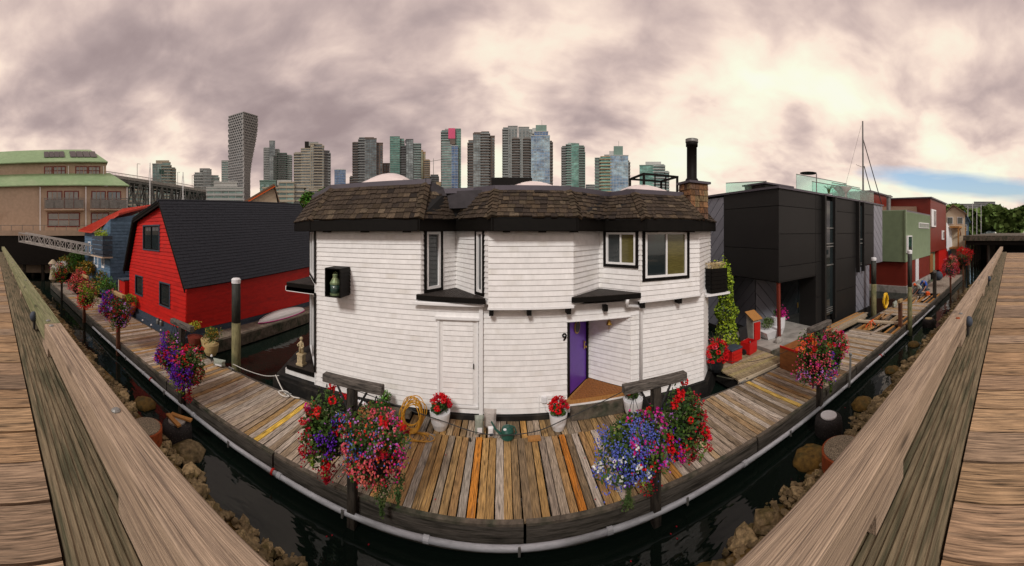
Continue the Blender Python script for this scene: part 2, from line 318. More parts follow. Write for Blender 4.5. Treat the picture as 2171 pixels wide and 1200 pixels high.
# shore bank under the pier: slope + rocks
sb = thing('shore_bank', 'rocky bank of yellow-brown stones sloping out from under the pier', None, (0,3,-.6)); sb['kind'] = 'structure'
b_ = MB()
xs = [-34+1.0*i for i in range(69)]; rows = [(-1.5, 2.0), (1.5, .8), (3.0, -.05), (3.9, -.42), (4.3, -.58), (5.3, -1.3)]
g = [[(x, y+R.uniform(-.15,.15), z+R.uniform(-.08,.08)) for y, z in rows] for x in xs]
for i in range(len(xs)-1):
    for j in range(len(rows)-1): b_.face([g[i][j], g[i+1][j], g[i+1][j+1], g[i][j+1]])
b_.build('bank_surface', M['alga'], sb)
rockm = []
for k in range(8):
    q = MB(); q.ball((0,0,0), .5, 6, 4, jit=.32, sq=(1, R.uniform(.6,.9), R.uniform(.45,.75)))
    rockm.append(q.data('rock', M['rock']))
nrk = 0
for i in range(290):
    far = i % 3 == 0
    x = R.choice((-1,1))*R.uniform(3.2, 13.5) if not far else R.choice((-1,1))*R.uniform(13, 30)
    y = R.uniform(3.4, 4.15) + .22*math.sin(x*1.7)+.1*math.sin(x*4.1); s = R.uniform(.12,.38) if R.random() < .82 else R.uniform(.38,.62)
    z = -.05+(3.0-y)*.38+R.uniform(-.03,.06)
    inst('rock', rockm[i % 8], sb, (x,y,z), R.uniform(0,6), scale=(s,s,s))
b_ = MB()
for i in range(4200):
    x = R.uniform(-30,30) if i % 3 else R.uniform(-14,14); y = R.uniform(3.3, 4.22)+.22*math.sin(x*1.7)+.1*math.sin(x*4.1); z = -.05+(3.0-y)*.38
    if abs(x) < 2.6: continue
    b_.ball((x,y,z+.02), R.uniform(.035,.09), 5, 3, jit=.3, sq=(1,1,.7))
stuff(b_.build('gravel', M['rock'], sb))
# submerged boulders with algae
for px, py, s, lab in ((306,857,.42,'round brown boulder in the water beside the bank by the left rail'),(232,845,.3,None),(1720,972,.5,'round brown algae boulder in the water nearest the lower right'),(1828,857,.42,'brown algae boulder in the water left of the rail, right side'),(1892,786,.36,None),(1937,731,.36,None),(400,958,.46,'large pale boulder at the waterline in the lower left')):
    c = W(px,py,-.5); q = MB(); q.ball(c, s, 12, 7, jit=.1, sq=(1,.8,.42))
    o = q.build('boulder', M['alga'] if px != 400 else M['rock'], smooth=px != 400)
    tag(o, lab or {232:'small brown boulder half hidden behind the left rail beside the bank',1892:'brown algae boulder in the water, middle one along the right rail',1937:'brown algae boulder in the water, farthest of those along the right rail'}[px], 'boulder', 'algae-covered boulders in the water')

# ---- our pier: deck planks, grooved edge board, bull rail
pier = thing('pier', 'public pier of brown planks the view is taken from', None, (0,0,3.2)); pier['kind'] = 'structure'
pm = []
for k in range(4):
    q = MB(); q.box(-.168,.168,-4.2,.345,-.09,0); pm.append(q.data('deck_plank', M['plank']))
pc = [(.42,.27,.15),(.36,.24,.15),(.30,.21,.14),(.45,.30,.17),(.38,.27,.18)]
for i in range(-70, 71):
    if abs(i) < 3: continue
    inst('deck_plank', pm[i % 4], pier, (i*.355,0,3.2+R.uniform(-.006,.006)), color=R.choice(pc))
q = MB()
for sx in (-1,1):
    x = 0 if sx > 0 else -26
    q.box(x, x+26, .365, .90, 3.08, 3.215)
    for k in range(11): q.box(x, x+26, .385+k*.047, .41+k*.047, 3.215, 3.227)
q.build('edge_board', M['groove'], pier)
q = MB(); q.box(-27,27,-4.3,.30,2.7,3.1); q.box(-27,27,.55,.8,2.6,3.05); q.build('beam', M['dark'], pier)
for x in [-25,-19,-13,-7.5,7.5,13,19,25]:
    q = MB(); q.tube([(x,.2,-1.4),(x,.2,2.7)], .2, 10); q.build('pile', M['timber'], pier)
rail = thing('bull_rail', 'heavy grey-brown timber curb rail bolted along the pier edge', 'rail', (0,.81,3.3))
segs = [(-27,-12,'g'),(-12,-4.35,'g'),(-4.35,.1,'w'),(.1,4.72,'w'),(4.72,13,'w'),(13,27,'w')]
for a_, c_, k in segs:
    q = MB(); q.box(a_+.004, c_-.004, .69, .925, 3.355, 3.6)
    o = q.build('rail_timber', M['railgreen' if k == 'g' else 'railwood'], rail, bevel=.012)
    if k == 'g': o['label'] = 'mossy green rail timber'
for x in [-24,-20,-16,-12,-8.3,-4.35,-1.5,1.8,4.72,8.3,12,16,20,24]:
    q = MB(); q.box(x-.22,x+.22,.70,.91,3.228,3.352); q.build('block', M['railwood'], rail)
for x in (-4.47,-4.22,-8.3,-2.1,4.6,4.86,8.3,13,-13):
    q = MB(); q.lathe((x, .80+.035*(1 if int(x*10)%2 else -1), 3.6), [(.034,-.01),(.034,.006),(.022,.016),(0.001,.019)], 10); q.build('bolt', M['rust' if x in(4.6,) else 'steel'], rail)
for x, lab in ((5.0,'dark dome-shaped light on the right end of the rail timber'),(-5.3,'dark dome-shaped light on the left rail timber'),(9.6,'small dark dome light farther along the right rail')):
    t = thing('rail_light', lab, 'light', (x,.66,3.4), 'dome lights along the rail')
    q = MB(); q.ball((x,.66,3.45), .085, 12, 8, sq=(1,.75,1)); q.build('dome', M['slate'], t, smooth=True)
    q = MB(); q.box(x-.06,x+.06,.655,.685,3.25,3.5); q.build('bracket', M['blackp'], t)

# concrete-filled steel piles cut off beside the rail, floats
for px, py, rad, lab in ((1790,952,.5,'wide cut-off steel pile filled with aggregate, below the right rail'),(308,905,.42,'wide cut-off pile filled with aggregate below the left rail')):
    c = W(px,py,.05 if px != 1962 else .1); t = thing('pile_stub', lab, 'pile stub', (c.x,c.y,-1), 'cut-off steel piles under the pier')
    q = MB(); q.lathe((c.x,c.y,0), [(rad,-1.2),(rad,c.z),(rad-.03,c.z+.01)], 28); q.build('steel_casing', M['rust'], t, smooth=False)
    q = MB(); q.lathe((c.x,c.y,c.z), [(rad-.035,-.02),(rad-.05,.03),(rad*.5,.045),(.001,.05)], 28); q.build('aggregate_fill', M['agg'], t)
def float_drum(px, py, rad, lab, top, planks=False):
    c = W(px,py,-.08); t = thing('float_drum', lab, 'float', (c.x,c.y,-.7), 'round black floats beside the dock')
    q = MB(); q.lathe((c.x,c.y,0), [(rad*.8,-.9),(rad*1.05,-.5),(rad*1.05,-.25),(rad*.97,-.12),(rad*.7,-.07)], 24); q.build('drum', M['tyre'], t, smooth=True)
    q = MB(); q.lathe((c.x,c.y,0), [(rad*.62,-.09),(rad*.6,-.04),(.001,-.035)], 20); q.build('cap', M[top], t)
    if planks:
        for k in (-1,1):
            q = MB(); q.cbox((c.x+.02,c.y+k*.12,-.0), .62, .11, .045, .25*k+.2); q.build('plank', M['oak'], t)
    return t
float_drum(375,893,.38,'black round float with two orange boards lying on it, lower left','conc',True)
float_drum(1757,882,.36,'black barnacled float with a white round top by the right flower post','pot')
float_drum(1969,676,.34,'dark round float with a tan top at the repaired dock section','tan')

# ---- dock
dock = thing('dock', 'long floating dock of weathered cross planks', None, (0,6.5,-.1)); dock['kind'] = 'structure'
dm = []
for wd in (.138,.145,.150,.132):
    for j in range(2):
        q = MB(); q.box(-wd/2, wd/2, -1.09, 1.09, -.045, 0); dm.append(q.data('dock_plank', M['plank']))
short = []
for wd in (.14,.146,.134):
    q = MB(); q.box(-wd/2, wd/2, -.36, .36, -.045, 0); short.append(q.data('dock_plank', M['plank']))
greys = [(.50,.425,.35),(.40,.32,.25),(.56,.48,.40),(.35,.265,.18),(.45,.36,.27),(.47,.34,.20)]
browns = [(.38,.225,.095),(.42,.265,.11),(.30,.20,.10),(.50,.30,.11),(.38,.31,.23),(.24,.17,.10),(.42,.37,.31)]
special = {-.58:(.62,.24,.035), 1.38:(.62,.22,.03), -5.28:(.72,.47,.08), 7.12:(.75,.50,.13), 3.4:(.55,.26,.06), -2.35:(.5,.27,.09), -8.9:(.5,.3,.13), -10.2:(.52,.33,.15), 5.6:(.42,.28,.15), -4.9:(.47,.40,.33)}
planks = []
x = -30.0
while x < 36:
    if not (14.4 < x < 17.7 or 21.3 < x < 24.8): planks.append(x)
    x += .161
planks.sort(key=abs)
nearp, farp = planks[:262], planks[262:]
for x in nearp:
    cl = None
    for s_, c_ in special.items():
        if abs(x-s_) < .081: cl = c_
    if cl is None: cl = R.choice(browns) if abs(x) < 3.2 and R.random() < .62 else R.choice(greys) if R.random() < .8 else R.choice(browns)
    sh = R.uniform(-.02,.02)
    o = inst('dock_plank', R.choice(dm), dock, (x+R.uniform(-.006,.006), 6.52+sh, R.uniform(-.008,.004)), R.uniform(-.006,.006)+(math.pi if R.random() < .5 else 0), cl)
    if max(cl) > .5: o['label'] = 'bright orange-yellow newer plank'
for i in range(34):
    x = -2.25+i*.163
    if x > 3.2: break
    inst('dock_plank', R.choice(short), dock, (x+R.uniform(-.01,.01), 7.98, R.uniform(-.01,.0)), R.uniform(-.01,.01), R.choice(browns+greys[3:]) if abs(x-.58) > .1 else (.6,.33,.1))
q = MB()
for x in farp: q.box(x-.07, x+.07, 5.43, 7.61, -.045, R.uniform(-.006,.004))
o = stuff(q.build('dock_plank', M['plank'], dock, color=(.38,.32,.26))); o['label'] = 'far dock planks seen as a ribbed surface'
for x0, x1 in ((-30,-17),(-17,-9.05),(-9,-4.6),(-4.55,0.35),(.4,5.35),(5.4,10.3),(10.35,17.5),(17.6,24),(24.1,36)):
    q = MB(); q.box(x0,x1,5.345,5.42,-.46,-.035); q.build('fascia', M['timberx'], dock)
    q = MB(); q.box(x0,x1,5.35,5.445,-.033,.012); q.build('edge_strip', M['timber'], dock)
for y in (5.9,6.9,7.5):
    q = MB(); q.box(-30,36,y-.05,y+.05,-.28,-.05); q.build('stringer', M['timberx'], dock)
q = MB(); q.box(-30,-2.4,7.625,7.70,-.4,-.01); q.box(3.6,36,7.625,7.70,-.4,-.01); q.box(-2.4,3.4,8.36,8.42,-.3,-.05); q.build('fascia', M['timberx'], dock)
# repaired stretches: open frame, new joists, loose boards
for x0, x1 in ((14.3,17.75),(21.2,24.9)):
    for y in (5.6,5.95,6.5,7.1,7.45):
        q = MB(); q.box(x0,x1,y-.045,y+.045,-.22,-.03+R.uniform(-.01,.02)); o = q.build('joist', M['oak'] if R.random() < .7 else M['plank'], dock, color=(.4,.28,.16))
    for k in range(6):
        q = MB(); q.cbox((x0+.5+k*.5, R.uniform(6,7.2), .03), 1.9, .11, .04, R.uniform(-.25,.25)); q.build('loose_board', M['newwood'], dock, color=R.choice([(.45,.24,.09),(.35,.22,.12),(.4,.33,.27),(.2,.15,.11)]))
# utility pipe clipped along the dock's edge
pp = thing('utility_pipe', 'pale grey pipe running along the near edge of the dock', 'pipe', (0,5.22,-.25))
xx = -16.5
while xx < 21.5:
    x1 = min(xx+3.05, 21.5); q = MB(); q.tube([(xx,5.225,-.25),((xx+x1)/2,5.22,-.262),(x1,5.225,-.25)], .050, 12); q.build('pipe_section', M['pipe'], pp, smooth=True)
    q = MB(); q.tube([(x1-.05,5.225,-.25),(x1+.05,5.225,-.25)], .060, 12); q.build('coupling', M['pipe'], pp)
    q = MB(); q.box(xx+1.5,xx+1.54,5.15,5.34,-.33,-.305); q.box(xx+1.5,xx+1.54,5.145,5.165,-.33,-.18); q.build('bracket', M['steel'], pp); xx = x1
for x in (-4.5,-9.9,12.2):
    q = MB(); q.tube([(x,5.225,-.25),(x+.05,5.225,-.25)], .068, 12); q.build('red_tape', M['bred'], pp)

# ------------------------------------------------------------------ white floating house
H = thing('floating_house', 'white two-storey clapboard floating house with cedar shingle roof and purple door', 'house', (0,9.5,0))
DP = [(-7.25,10.08),(-5.57,8.4)]
P_ = .1385
boardcache = {}
nb = [0, {}]
def siding(p0, p1, z0, z1, openings=(), matk='white', parent=None, pitch=P_, name='siding_board', proud=.025, color=None, ends=(.0,.0), th=.10, panel=True, jit=True):
    parent = parent or H
    p0 = Vector(p0); p1 = Vector(p1); Lw = (p1-p0).length
    if panel:
        q = MB(); us = sorted({0, Lw, *[u for o in openings for u in o[:2]]})
        for ua, ub in zip(us, us[1:]):
            um = (ua+ub)/2; cuts = sorted([(o[2],o[3]) for o in openings if o[0] <= um <= o[1]]); z = z0
            for c0, c1 in cuts:
                if c0 > z: q.fbox(p0,p1,ua,ub,-th,0,z,c0)
                z = max(z,c1)
            if z < z1: q.fbox(p0,p1,ua,ub,-th,0,z,z1)
        q.build('wall_panel', M[matk], parent)
    n = max(1, round((z1-z0)/pitch)); ph = (z1-z0)/n
    for i in range(n):
        a, b2 = z0+i*ph, z0+(i+1)*ph; zm = (a+b2)/2
        spans = [(ends[0], Lw-ends[1])]
        for o in openings:
            if o[2]-.02 < zm < o[3]+.02:
                ns = []
                for s0, s1 in spans:
                    if o[0] > s0 and o[0] < s1: ns.append((s0,o[0]))
                    if o[1] > s0 and o[1] < s1: ns.append((o[1],s1))
                    if o[1] <= s0 or o[0] >= s1: ns.append((s0,s1))
                spans = ns
        for s0, s1 in spans:
            if s1-s0 < .03: continue
            q = MB(); d = (p1-p0).normalized(); nn = Vector((d.y,-d.x)); q0 = p0+d*s0; q1 = p0+d*s1
            top, bot = .004, proud; zt = b2-.003; zb = a+.010
            def pt(c, w_, z): return (c.x+nn.x*w_, c.y+nn.y*w_, z)
            q.hexa([pt(q0,bot,zb),pt(q1,bot,zb),pt(q1,.001,zb),pt(q0,.001,zb),pt(q0,top,zt),pt(q1,top,zt),pt(q1,.001,zt),pt(q0,.001,zt)])
            q.build(name, M[matk], parent, color=color); nb[0] += 1
            nb[1][parent.name] = nb[1].get(parent.name,0)+1
def window(p0, p1, u0, u1, z0, z1, trim=.09, frame=.06, div=1, curtain=0, parent=None, trimb=True, trimmat='black', topz=None):
    "black trim, white frame, dark glass; frame pieces stand proud of the wall"
    parent = parent or H
    t = None
    q = MB()
    if trimb:
        tz0, tz1 = z0-trim, (topz or z1+trim)
        q.fbox(p0,p1,u0-trim,u0,.0,.045,tz0,tz1); q.fbox(p0,p1,u1,u1+trim,.0,.045,tz0,tz1)
        q.fbox(p0,p1,u0,u1,.0,.045,tz0,z0)
        if tz1 > z1+.005: q.fbox(p0,p1,u0,u1,.0,.045,z1,tz1)
        t = q.build('window', M[trimmat], parent)
    q = MB(); q.fbox(p0,p1,u0+.002,u0+frame,-.04,.035,z0+.002,z1-.002); q.fbox(p0,p1,u1-frame,u1-.002,-.04,.035,z0+.002,z1-.002)
    q.fbox(p0,p1,u0+frame,u1-frame,-.04,.035,z0+.002,z0+frame); q.fbox(p0,p1,u0+frame,u1-frame,-.04,.035,z1-frame,z1-.002)
    for k in range(1,div):
        um = u0+(u1-u0)*k/div; q.fbox(p0,p1,um-.022,um+.022,-.035,.03,z0+frame,z1-frame)
    if t is None: t = q.build('window', M['trimw'], parent)
    else: q.build('frame', M['trimw'], t)
    for k in range(div):
        a = u0+frame+(u1-u0-2*frame)*k/div; b2 = u0+frame+(u1-u0-2*frame)*(k+1)/div
        q = MB(); q.fbox(p0,p1,a,b2,-.035,-.015,z0+frame,z1-frame); q.build('pane', M['glassw'] if (curtain and k == div-1) else M['glass'], t)
    return t
ZB, ZS, ZU, ZE = .12, 3.02, 2.93, 4.90   # base, storey line, underside of the upper bays, soffit
A = [(-6.88,10.19),(-5.46,8.4)]; B = [(-5.46,8.4),(-2.16,8.4)]; Nn = (-1.38,9.6); C0 = (-.35,8.1); C1 = (1.80,8.1); N2 = (2.81,9.14); E0 = (3.67,8.1); E1 = (5.63,8.1); E2 = (7.3,9.77)
# left chamfer wall with tall windows on both floors
siding(A[0],A[1],ZB,ZE,[(.28,2.32,3.26,4.9),(.28,2.32,.5,3.0)])
# front wall: full height left of the first notch
LB = 3.41
siding(B[0],B[1],ZS,ZE)
siding((-5.46,8.4),(1.70,8.4),ZB,ZS,[(3.79,4.82,.34,2.56)])
siding(B[1],Nn,ZS,ZE,[(.10,.80,3.2,4.9)]); siding(Nn,C0,ZS,ZE,[(1.20,1.62,3.2,4.9)])
siding(C0,C1,ZU,ZE); siding(C1,N2,ZU,ZE); siding(N2,E0,ZU,ZE,[(.18,1.30,3.84,4.9)])
siding(E0,E1,ZU,ZE,[(.06,1.60,3.48,4.9)]); siding(E1,E2,ZU,ZE)
# entrance recess and the lower right walls
D0 = (1.70,8.4); DN = (2.57,9.46); D1 = (3.50,8.4); F1 = (6.0,8.4); F2 = (6.66,9.06)
siding(DN,D1,.45,2.47); siding(D1,F1,ZB,ZU-.02); siding(F1,F2,ZB,ZU-.02)
siding((1.70,8.4),(3.5,8.4),2.47,ZU-.02)
q = MB(); q.box(1.68,3.52,8.44,8.5,2.44,2.47); q.box(1.66,3.55,8.36,8.41,2.462,2.49); q.build('recess_trim', M['trimw'], H)
q = MB(); q.prism([(1.66,8.42),(3.5,8.42),(2.57,9.6)], 2.475, 2.52); q.build('recess_ceiling', M['white'], H)
for pl4 in ([C0,(-.35,8.4),(1.8,8.4),C1], [E0,(3.67,8.4),(6.0,8.4),E1]): q = MB(); q.prism(pl4[::-1], ZU-.02, ZU); q.build('soffit', M['white'], H)
for fa, fb, ua, ub in ((C0,C1,-.02,2.17),(E0,E1,-.02,1.98),(E1,E2,.03,2.3)): q = MB(); q.fbox(fa,fb,ua,ub,0,.03,ZU-.035,ZU+.02); q.build('skirt_trim', M['trimw'], H)
# inside masses so nothing is hollow from the side
q = MB(); q.prism([(-6.84,10.35),(-5.4,8.56),(-2.2,8.55),(-1.42,9.75),(-.2,9.0),(1.7,9.0),(2.7,9.4),(3.7,8.9),(5.6,8.3),(7.2,9.9),(7.2,16),(-6.84,16)], ZU+.1, 5.1)
q.prism([(-6.84,10.35),(-5.4,8.56),(1.6,8.55),(2.5,9.65),(3.6,8.55),(6.0,8.55),(6.6,9.2),(6.6,16),(-6.84,16)], -.1, ZU+.1); q.build('inner_wall', M['dark'], H)
siding((7.25,9.9),(7.25,16),ZU,ZE,panel=True,pitch=.5); siding((-6.88,16),(-6.88,10.2),.12,ZE,pitch=.7)
# corner boards
for c in ((-5.46,8.4),):
    q = MB(); q.box(c[0]-.02,c[0]+.01,c[1]-.025,c[1]+.02,ZB,ZE); q.build('corner_board', M['trimw'], H)
# windows
window(B[1],Nn,.19,.74,3.27,4.85,trim=.085,frame=.075,topz=4.9)
window(Nn,C0,1.27,1.58,3.27,4.85,trim=.075,frame=.065,topz=4.9)
window(N2,E0,.26,1.22,3.92,4.83,trim=.085,frame=.06,div=2,curtain=1,topz=4.9)
window(E0,E1,.14,1.50,3.56,4.84,trim=.085,frame=.065,div=2,curtain=1,topz=4.9)
window(A[0],A[1],.4,2.25,3.36,4.84,trim=.1,frame=.06,div=2,topz=4.9)
window(A[0],A[1],.4,2.25,.62,2.86,trim=.1,frame=.06,div=2,trimmat='black')
# notch sills: triangular black decks
def tri_sill(a, b2, c, z, thick=.13, nm='bay_sill'):
    q = MB(); q.prism([a,b2,c], z-thick, z); s_ = q.build(nm, M['black'], H)
    a, b2, c = Vector(a), Vector(b2), Vector(c); d = (b2-a).normalized(); nrm = Vector((-d.y, d.x)); Lc = (b2-a).length; uc = (c-a).dot(d); hc = (c-a).dot(nrm)
    n = int(Lc/.075)
    for k in range(n):   # boards run back from the front edge
        u0 = Lc*k/n+.006; u1 = Lc*(k+1)/n-.006
        def hh(u): return hc*(u/uc if u < uc else (Lc-u)/(Lc-uc))*.97 if 0 < uc < Lc else hc*max(0,(1-u/Lc) if uc <= 0 else u/Lc)*.97
        p = [a+d*u0, a+d*u1, a+d*u1+nrm*max(.02,hh(u1)), a+d*u0+nrm*max(.02,hh(u0))]
        m_ = MB(); m_.hexa([(v.x,v.y,z+.001) for v in p]+[(v.x,v.y,z+.018) for v in p]); m_.build('deck_board', M['sill'], s_)
tri_sill((-2.26,8.3),(-.42,8.05),(-1.38,9.58),3.17); tri_sill((1.74,8.02),(3.66,8.02),(2.81,9.12),3.17)
tri_sill((-6.62,8.42),(-5.42,8.42),(-6.85,10.12),3.17); tri_sill((-6.62,8.42),(-5.42,8.42),(-6.85,10.12),.45)
q = MB(); q.box(-6.68,-5.48,8.47,8.6,2.88,3.03); q.prism([(-6.7,8.47),(-5.5,8.47),(-6.9,9.8)],2.9,3.04); q.build('sill_skirt', M['white'], H)
q = MB(); q.prism([(-6.7,8.47),(-5.5,8.47),(-6.9,9.8)],.14,.315); q.build('sill_skirt', M['white'], H)
q = MB(); q.box(-2.28,-.5,8.22,8.38,2.955,3.02); q.box(-2.34,-.46,8.19,8.24,2.94,3.0); q.build('gutter', M['trimw'], H)
# brackets and eave blocks
for x, y in ((-.28,8.13),(.68,8.13),(1.70,8.13),(2.72,8.2),(3.78,8.13),(4.98,8.13)):
    q = MB(); q.box(x-.055,x+.055,y+.0,8.385,ZU-.2 if x != 2.72 else 2.72,ZU-.022 if x != 2.72 else 2.88); q.build('bracket', M['black'], H)
for x in (-4.95,-3.72,-2.5,.1,.98,1.78,4.0,5.2):
    y = 8.38 if x < -2 else 8.08
    q = MB(); q.box(x-.09,x+.09,y-.25,y-.03,4.83,4.885); q.build('eave_block', M['black'], H)
# downspouts
q = MB(); q.box(-.60,-.50,8.31,8.375,.1,2.94); q.build('downspout', M['trimw'], H)
q = MB(); q.tube([(3.28,8.05,3.04),(3.28,8.1,2.93),(3.33,8.2,2.82),(3.72,8.3,2.76),(3.80,8.33,2.66),(3.80,8.34,.2)], .05, 8); q.build('downspout', M['trimw'], H, smooth=True)
# utility door in the front wall
ud = MB(); ud.box(-1.655,-.655,8.385,8.43,.34,2.54); ud = ud.build('utility_door', M['white'], H)
for i in range(16):
    z = .36+i*.136; q = MB(); q.hexa([(-1.55,8.358,z+.006),(-.76,8.358,z+.006),(-.76,8.384,z+.006),(-1.55,8.384,z+.006),(-1.55,8.379,z+.130),(-.76,8.379,z+.130),(-.76,8.384,z+.130),(-1.55,8.384,z+.130)]); q.build('door_board', M['white'], ud)
q = MB(); q.box(-1.70,-1.64,8.355,8.384,.32,2.56); q.box(-.665,-.62,8.355,8.384,.32,2.56); q.build('jamb', M['trimw'], ud)
q = MB(); q.box(-1.76,-.58,8.29,8.39,2.56,2.62); q.build('door_hood', M['trimw'], ud)
q = MB(); q.box(-.755,-.735,8.33,8.38,1.3,1.42); q.build('handle', M['blackp'], ud); q = MB(); q.box(-1.6,-.62,8.33,8.384,.28,.335); q.build('threshold', M['trimw'], ud)
# purple front door (set back at an angle)
p0, p1 = D0, DN; Lr = math.hypot(.87,1.06)
q = MB(); q.fbox(p0,p1,0,.13,-.12,.02,.45,2.47); q.fbox(p0,p1,Lr-.12,Lr,-.12,.02,.45,2.47); q.fbox(p0,p1,.13,Lr-.12,-.12,.02,2.42,2.47); q.build('door_frame', M['black'], H)
q = MB(); q.fbox(p0,p1,.13,Lr-.12,-.08,-.02,.46,2.42); dr = q.build('front_door', M['purple'], H)
def disc(c, d, n, rx, rz, th, seg=20):
    q = MB(); pts = []
    for s_ in (0,1):
        for k in range(seg):
            g = 2*math.pi*k/seg; v = Vector((c[0],c[1],0))+Vector((d.x,d.y,0))*rx*math.cos(g)+Vector((n.x,n.y,0))*th*s_; pts.append((v.x,v.y,c[2]+rz*math.sin(g)))
    q.v = pts; q.f = [tuple(range(seg,2*seg)), tuple(reversed(range(seg)))]+[(k,(k+1)%seg,seg+(k+1)%seg,seg+k) for k in range(seg)]; q.m = [0]*len(q.f); return q
dd = (Vector(p1)-Vector(p0)).normalized(); dn = Vector((dd.y,-dd.x)); cc = Vector(p0)+dd*.62
disc((cc.x-dn.x*.02,cc.y-dn.y*.02,2.17), dd, dn, .17, .19, .03).build('porthole_rim', M['brass'], dr)
disc((cc.x+dn.x*.012,cc.y+dn.y*.012,2.17), dd, dn, .135, .155, .006).build('porthole_glass', M['glass'], dr)
hc = Vector(p0)+dd*1.08; q = MB(); q.cbox((hc.x+dn.x*.0,hc.y+dn.y*.0,1.52), .05,.02,.24, math.atan2(dd.y,dd.x)); q.ball((hc.x+dn.x*.05,hc.y+dn.y*.05,1.47), .035, 8,6); q.ball((hc.x+dn.x*.03,hc.y+dn.y*.03,1.6), .022, 8,6); q.build('handle', M['brass'], dr)
# step with rubber mat
q = MB(); q.prism([(1.62,8.3),(3.6,8.3),(2.57,9.5)], .33, .425); st = q.build('entrance_step', M['oak'], H)
q = MB()
for i in range(11):
    y = 8.36+i*.1
    f_ = (y-8.3)/1.2; xa, xb = 1.70+.87*f_+.05, 3.52-.95*f_-.03
    if xb-xa > .05: q.box(xa,xb,y-.032,y+.032,.432,.442)
for i in range(20):
    x = 1.8+i*.09; ym = 8.3+1.2*((x-1.62)/.95 if x < 2.57 else (3.6-x)/1.03)-.1
    if ym > 8.4: q.box(x-.012,x+.012,8.34,ym,.4425,.45)
stuff(q.build('rubber_mat', M['mat'], st))
q = MB(); q.box(1.60,3.56,8.28,8.45,.13,.325); q.build('step_skirt', M['white'], H)
# small wall things
q = MB(); q.box(1.02,1.14,8.30,8.38,.42,.56); mb_ = q.build('meter_box', M['pot'], H)
q = MB(); q.box(1.18,1.30,8.33,8.38,.50,.57); q.build('meter_box', M['trimw'], H)
q = MB(); q.tube([(1.08,8.34,.42),(1.1,8.3,.26),(1.2,8.28,.18),(1.34,8.25,.16)], .01, 5); q.tube([(.95,8.36,.6),(.95,8.36,.16)], .008, 5); q.build('wire', M['trimw'], H)
cu = bpy.data.curves.new('house_number', 'FONT'); cu.body = '9'; cu.size = .27; cu.extrude = .006; cu.offset = .006
no = bpy.data.objects.new('house_number', cu); COL.objects.link(no); cu.materials.append(M['black']); no.parent = H; no.rotation_euler = (math.pi/2,0,0); no.location = Vector((1.555,8.36,1.99))-Vector(H['_o'])
# brass bell
bl = thing('bell', 'small brass ship bell hanging beside the purple door', 'bell', (2.98,8.72,2.2))
q = MB(); q.lathe((2.98,8.72,2.2), [(.085,0),(.075,.03),(.05,.09),(.035,.13),(.001,.14)], 14); q.build('bell_body', M['brass'], bl, smooth=True)
q = MB(); q.tube([(2.98,8.95,2.42),(2.98,8.72,2.42),(2.98,8.72,2.34)], .012, 6); q.build('bracket', M['brass'], bl); q = MB(); q.tube([(2.98,8.72,2.2),(2.98,8.72,2.1)], .008, 5); q.ball((2.98,8.72,2.1),.018,6,4); q.build('clapper', M['brass'], bl)
# hull
q = MB(); hp = [(-7.6,10.3),(-6.95,8.32),(-5.5,8.28),(1.5,8.29),(6.1,8.29),(6.95,9.0),(7.2,16),(-7.6,16)]
q.prism(hp, -.8, .115); q.build('hull', M['blackmat'], H)
q = MB(); q.box(-6.95,-3.0,8.12,8.27,-.3,.06); q.build('bumper', M['blackmat'], H)
q = MB(); q.box(1.75,3.35,8.08,8.26,.01,.30); q.build('bumper_beam', M['timber'], H); q = MB(); q.box(-3.0,-2.35,8.0,8.2,.02,.16); q.build('bumper_beam', M['timber'], H)

# ---- roof: mansard of cedar shingles
ze, zt, zl = 5.20, 6.20, 5.95
Ev = [(-7.75,10.35),(-5.45,8.05),(-2.12,8.05),(-1.33,9.15),(-.25,7.75),(1.84,7.75),(2.87,8.72),(3.68,7.75),(5.50,7.75),(7.75,10.0)]
Rv = [(-7.2,10.9,zt),(-5.13,8.82,zt),(-2.12,8.82,zt),(-1.30,9.6,zl),(-.2,8.52,zl),(1.80,8.52,zl),(3.25,9.45,zl),(3.70,8.52,zl),(5.26,8.52,zl),(7.3,10.6,zl)]
facets = []
for i in range(9):
    if i == 2: facets.append(((Ev[2]),(Ev[3]),(-2.12,8.82,zl+.05),(-1.62,9.0,zl)))
    elif i == 3: facets.append(((Ev[3]),(Ev[4]),(-.78,8.95,zl),Rv[4]))
    else: facets.append((Ev[i],Ev[i+1],Rv[i],Rv[i+1]))
facets.insert(3, ((-1.34,9.16),(-1.32,9.15),(-1.62,9.0,zl),(-.78,8.95,zl)))
q = MB()
for e0, e1, r0, r1 in facets:
    off = Vector((0,0,-.03)); q.face([Vector((*e0,ze))+off, Vector((*e1,ze))+off, Vector(r1)+off, Vector(r0)+off])
q.build('roof_deck', M['joint'], H)
shc = [(.085,.062,.042),(.068,.05,.036),(.05,.038,.03),(.105,.078,.052),(.076,.058,.038),(.04,.031,.026),(.09,.064,.04),(.13,.10,.068)]
shl = []
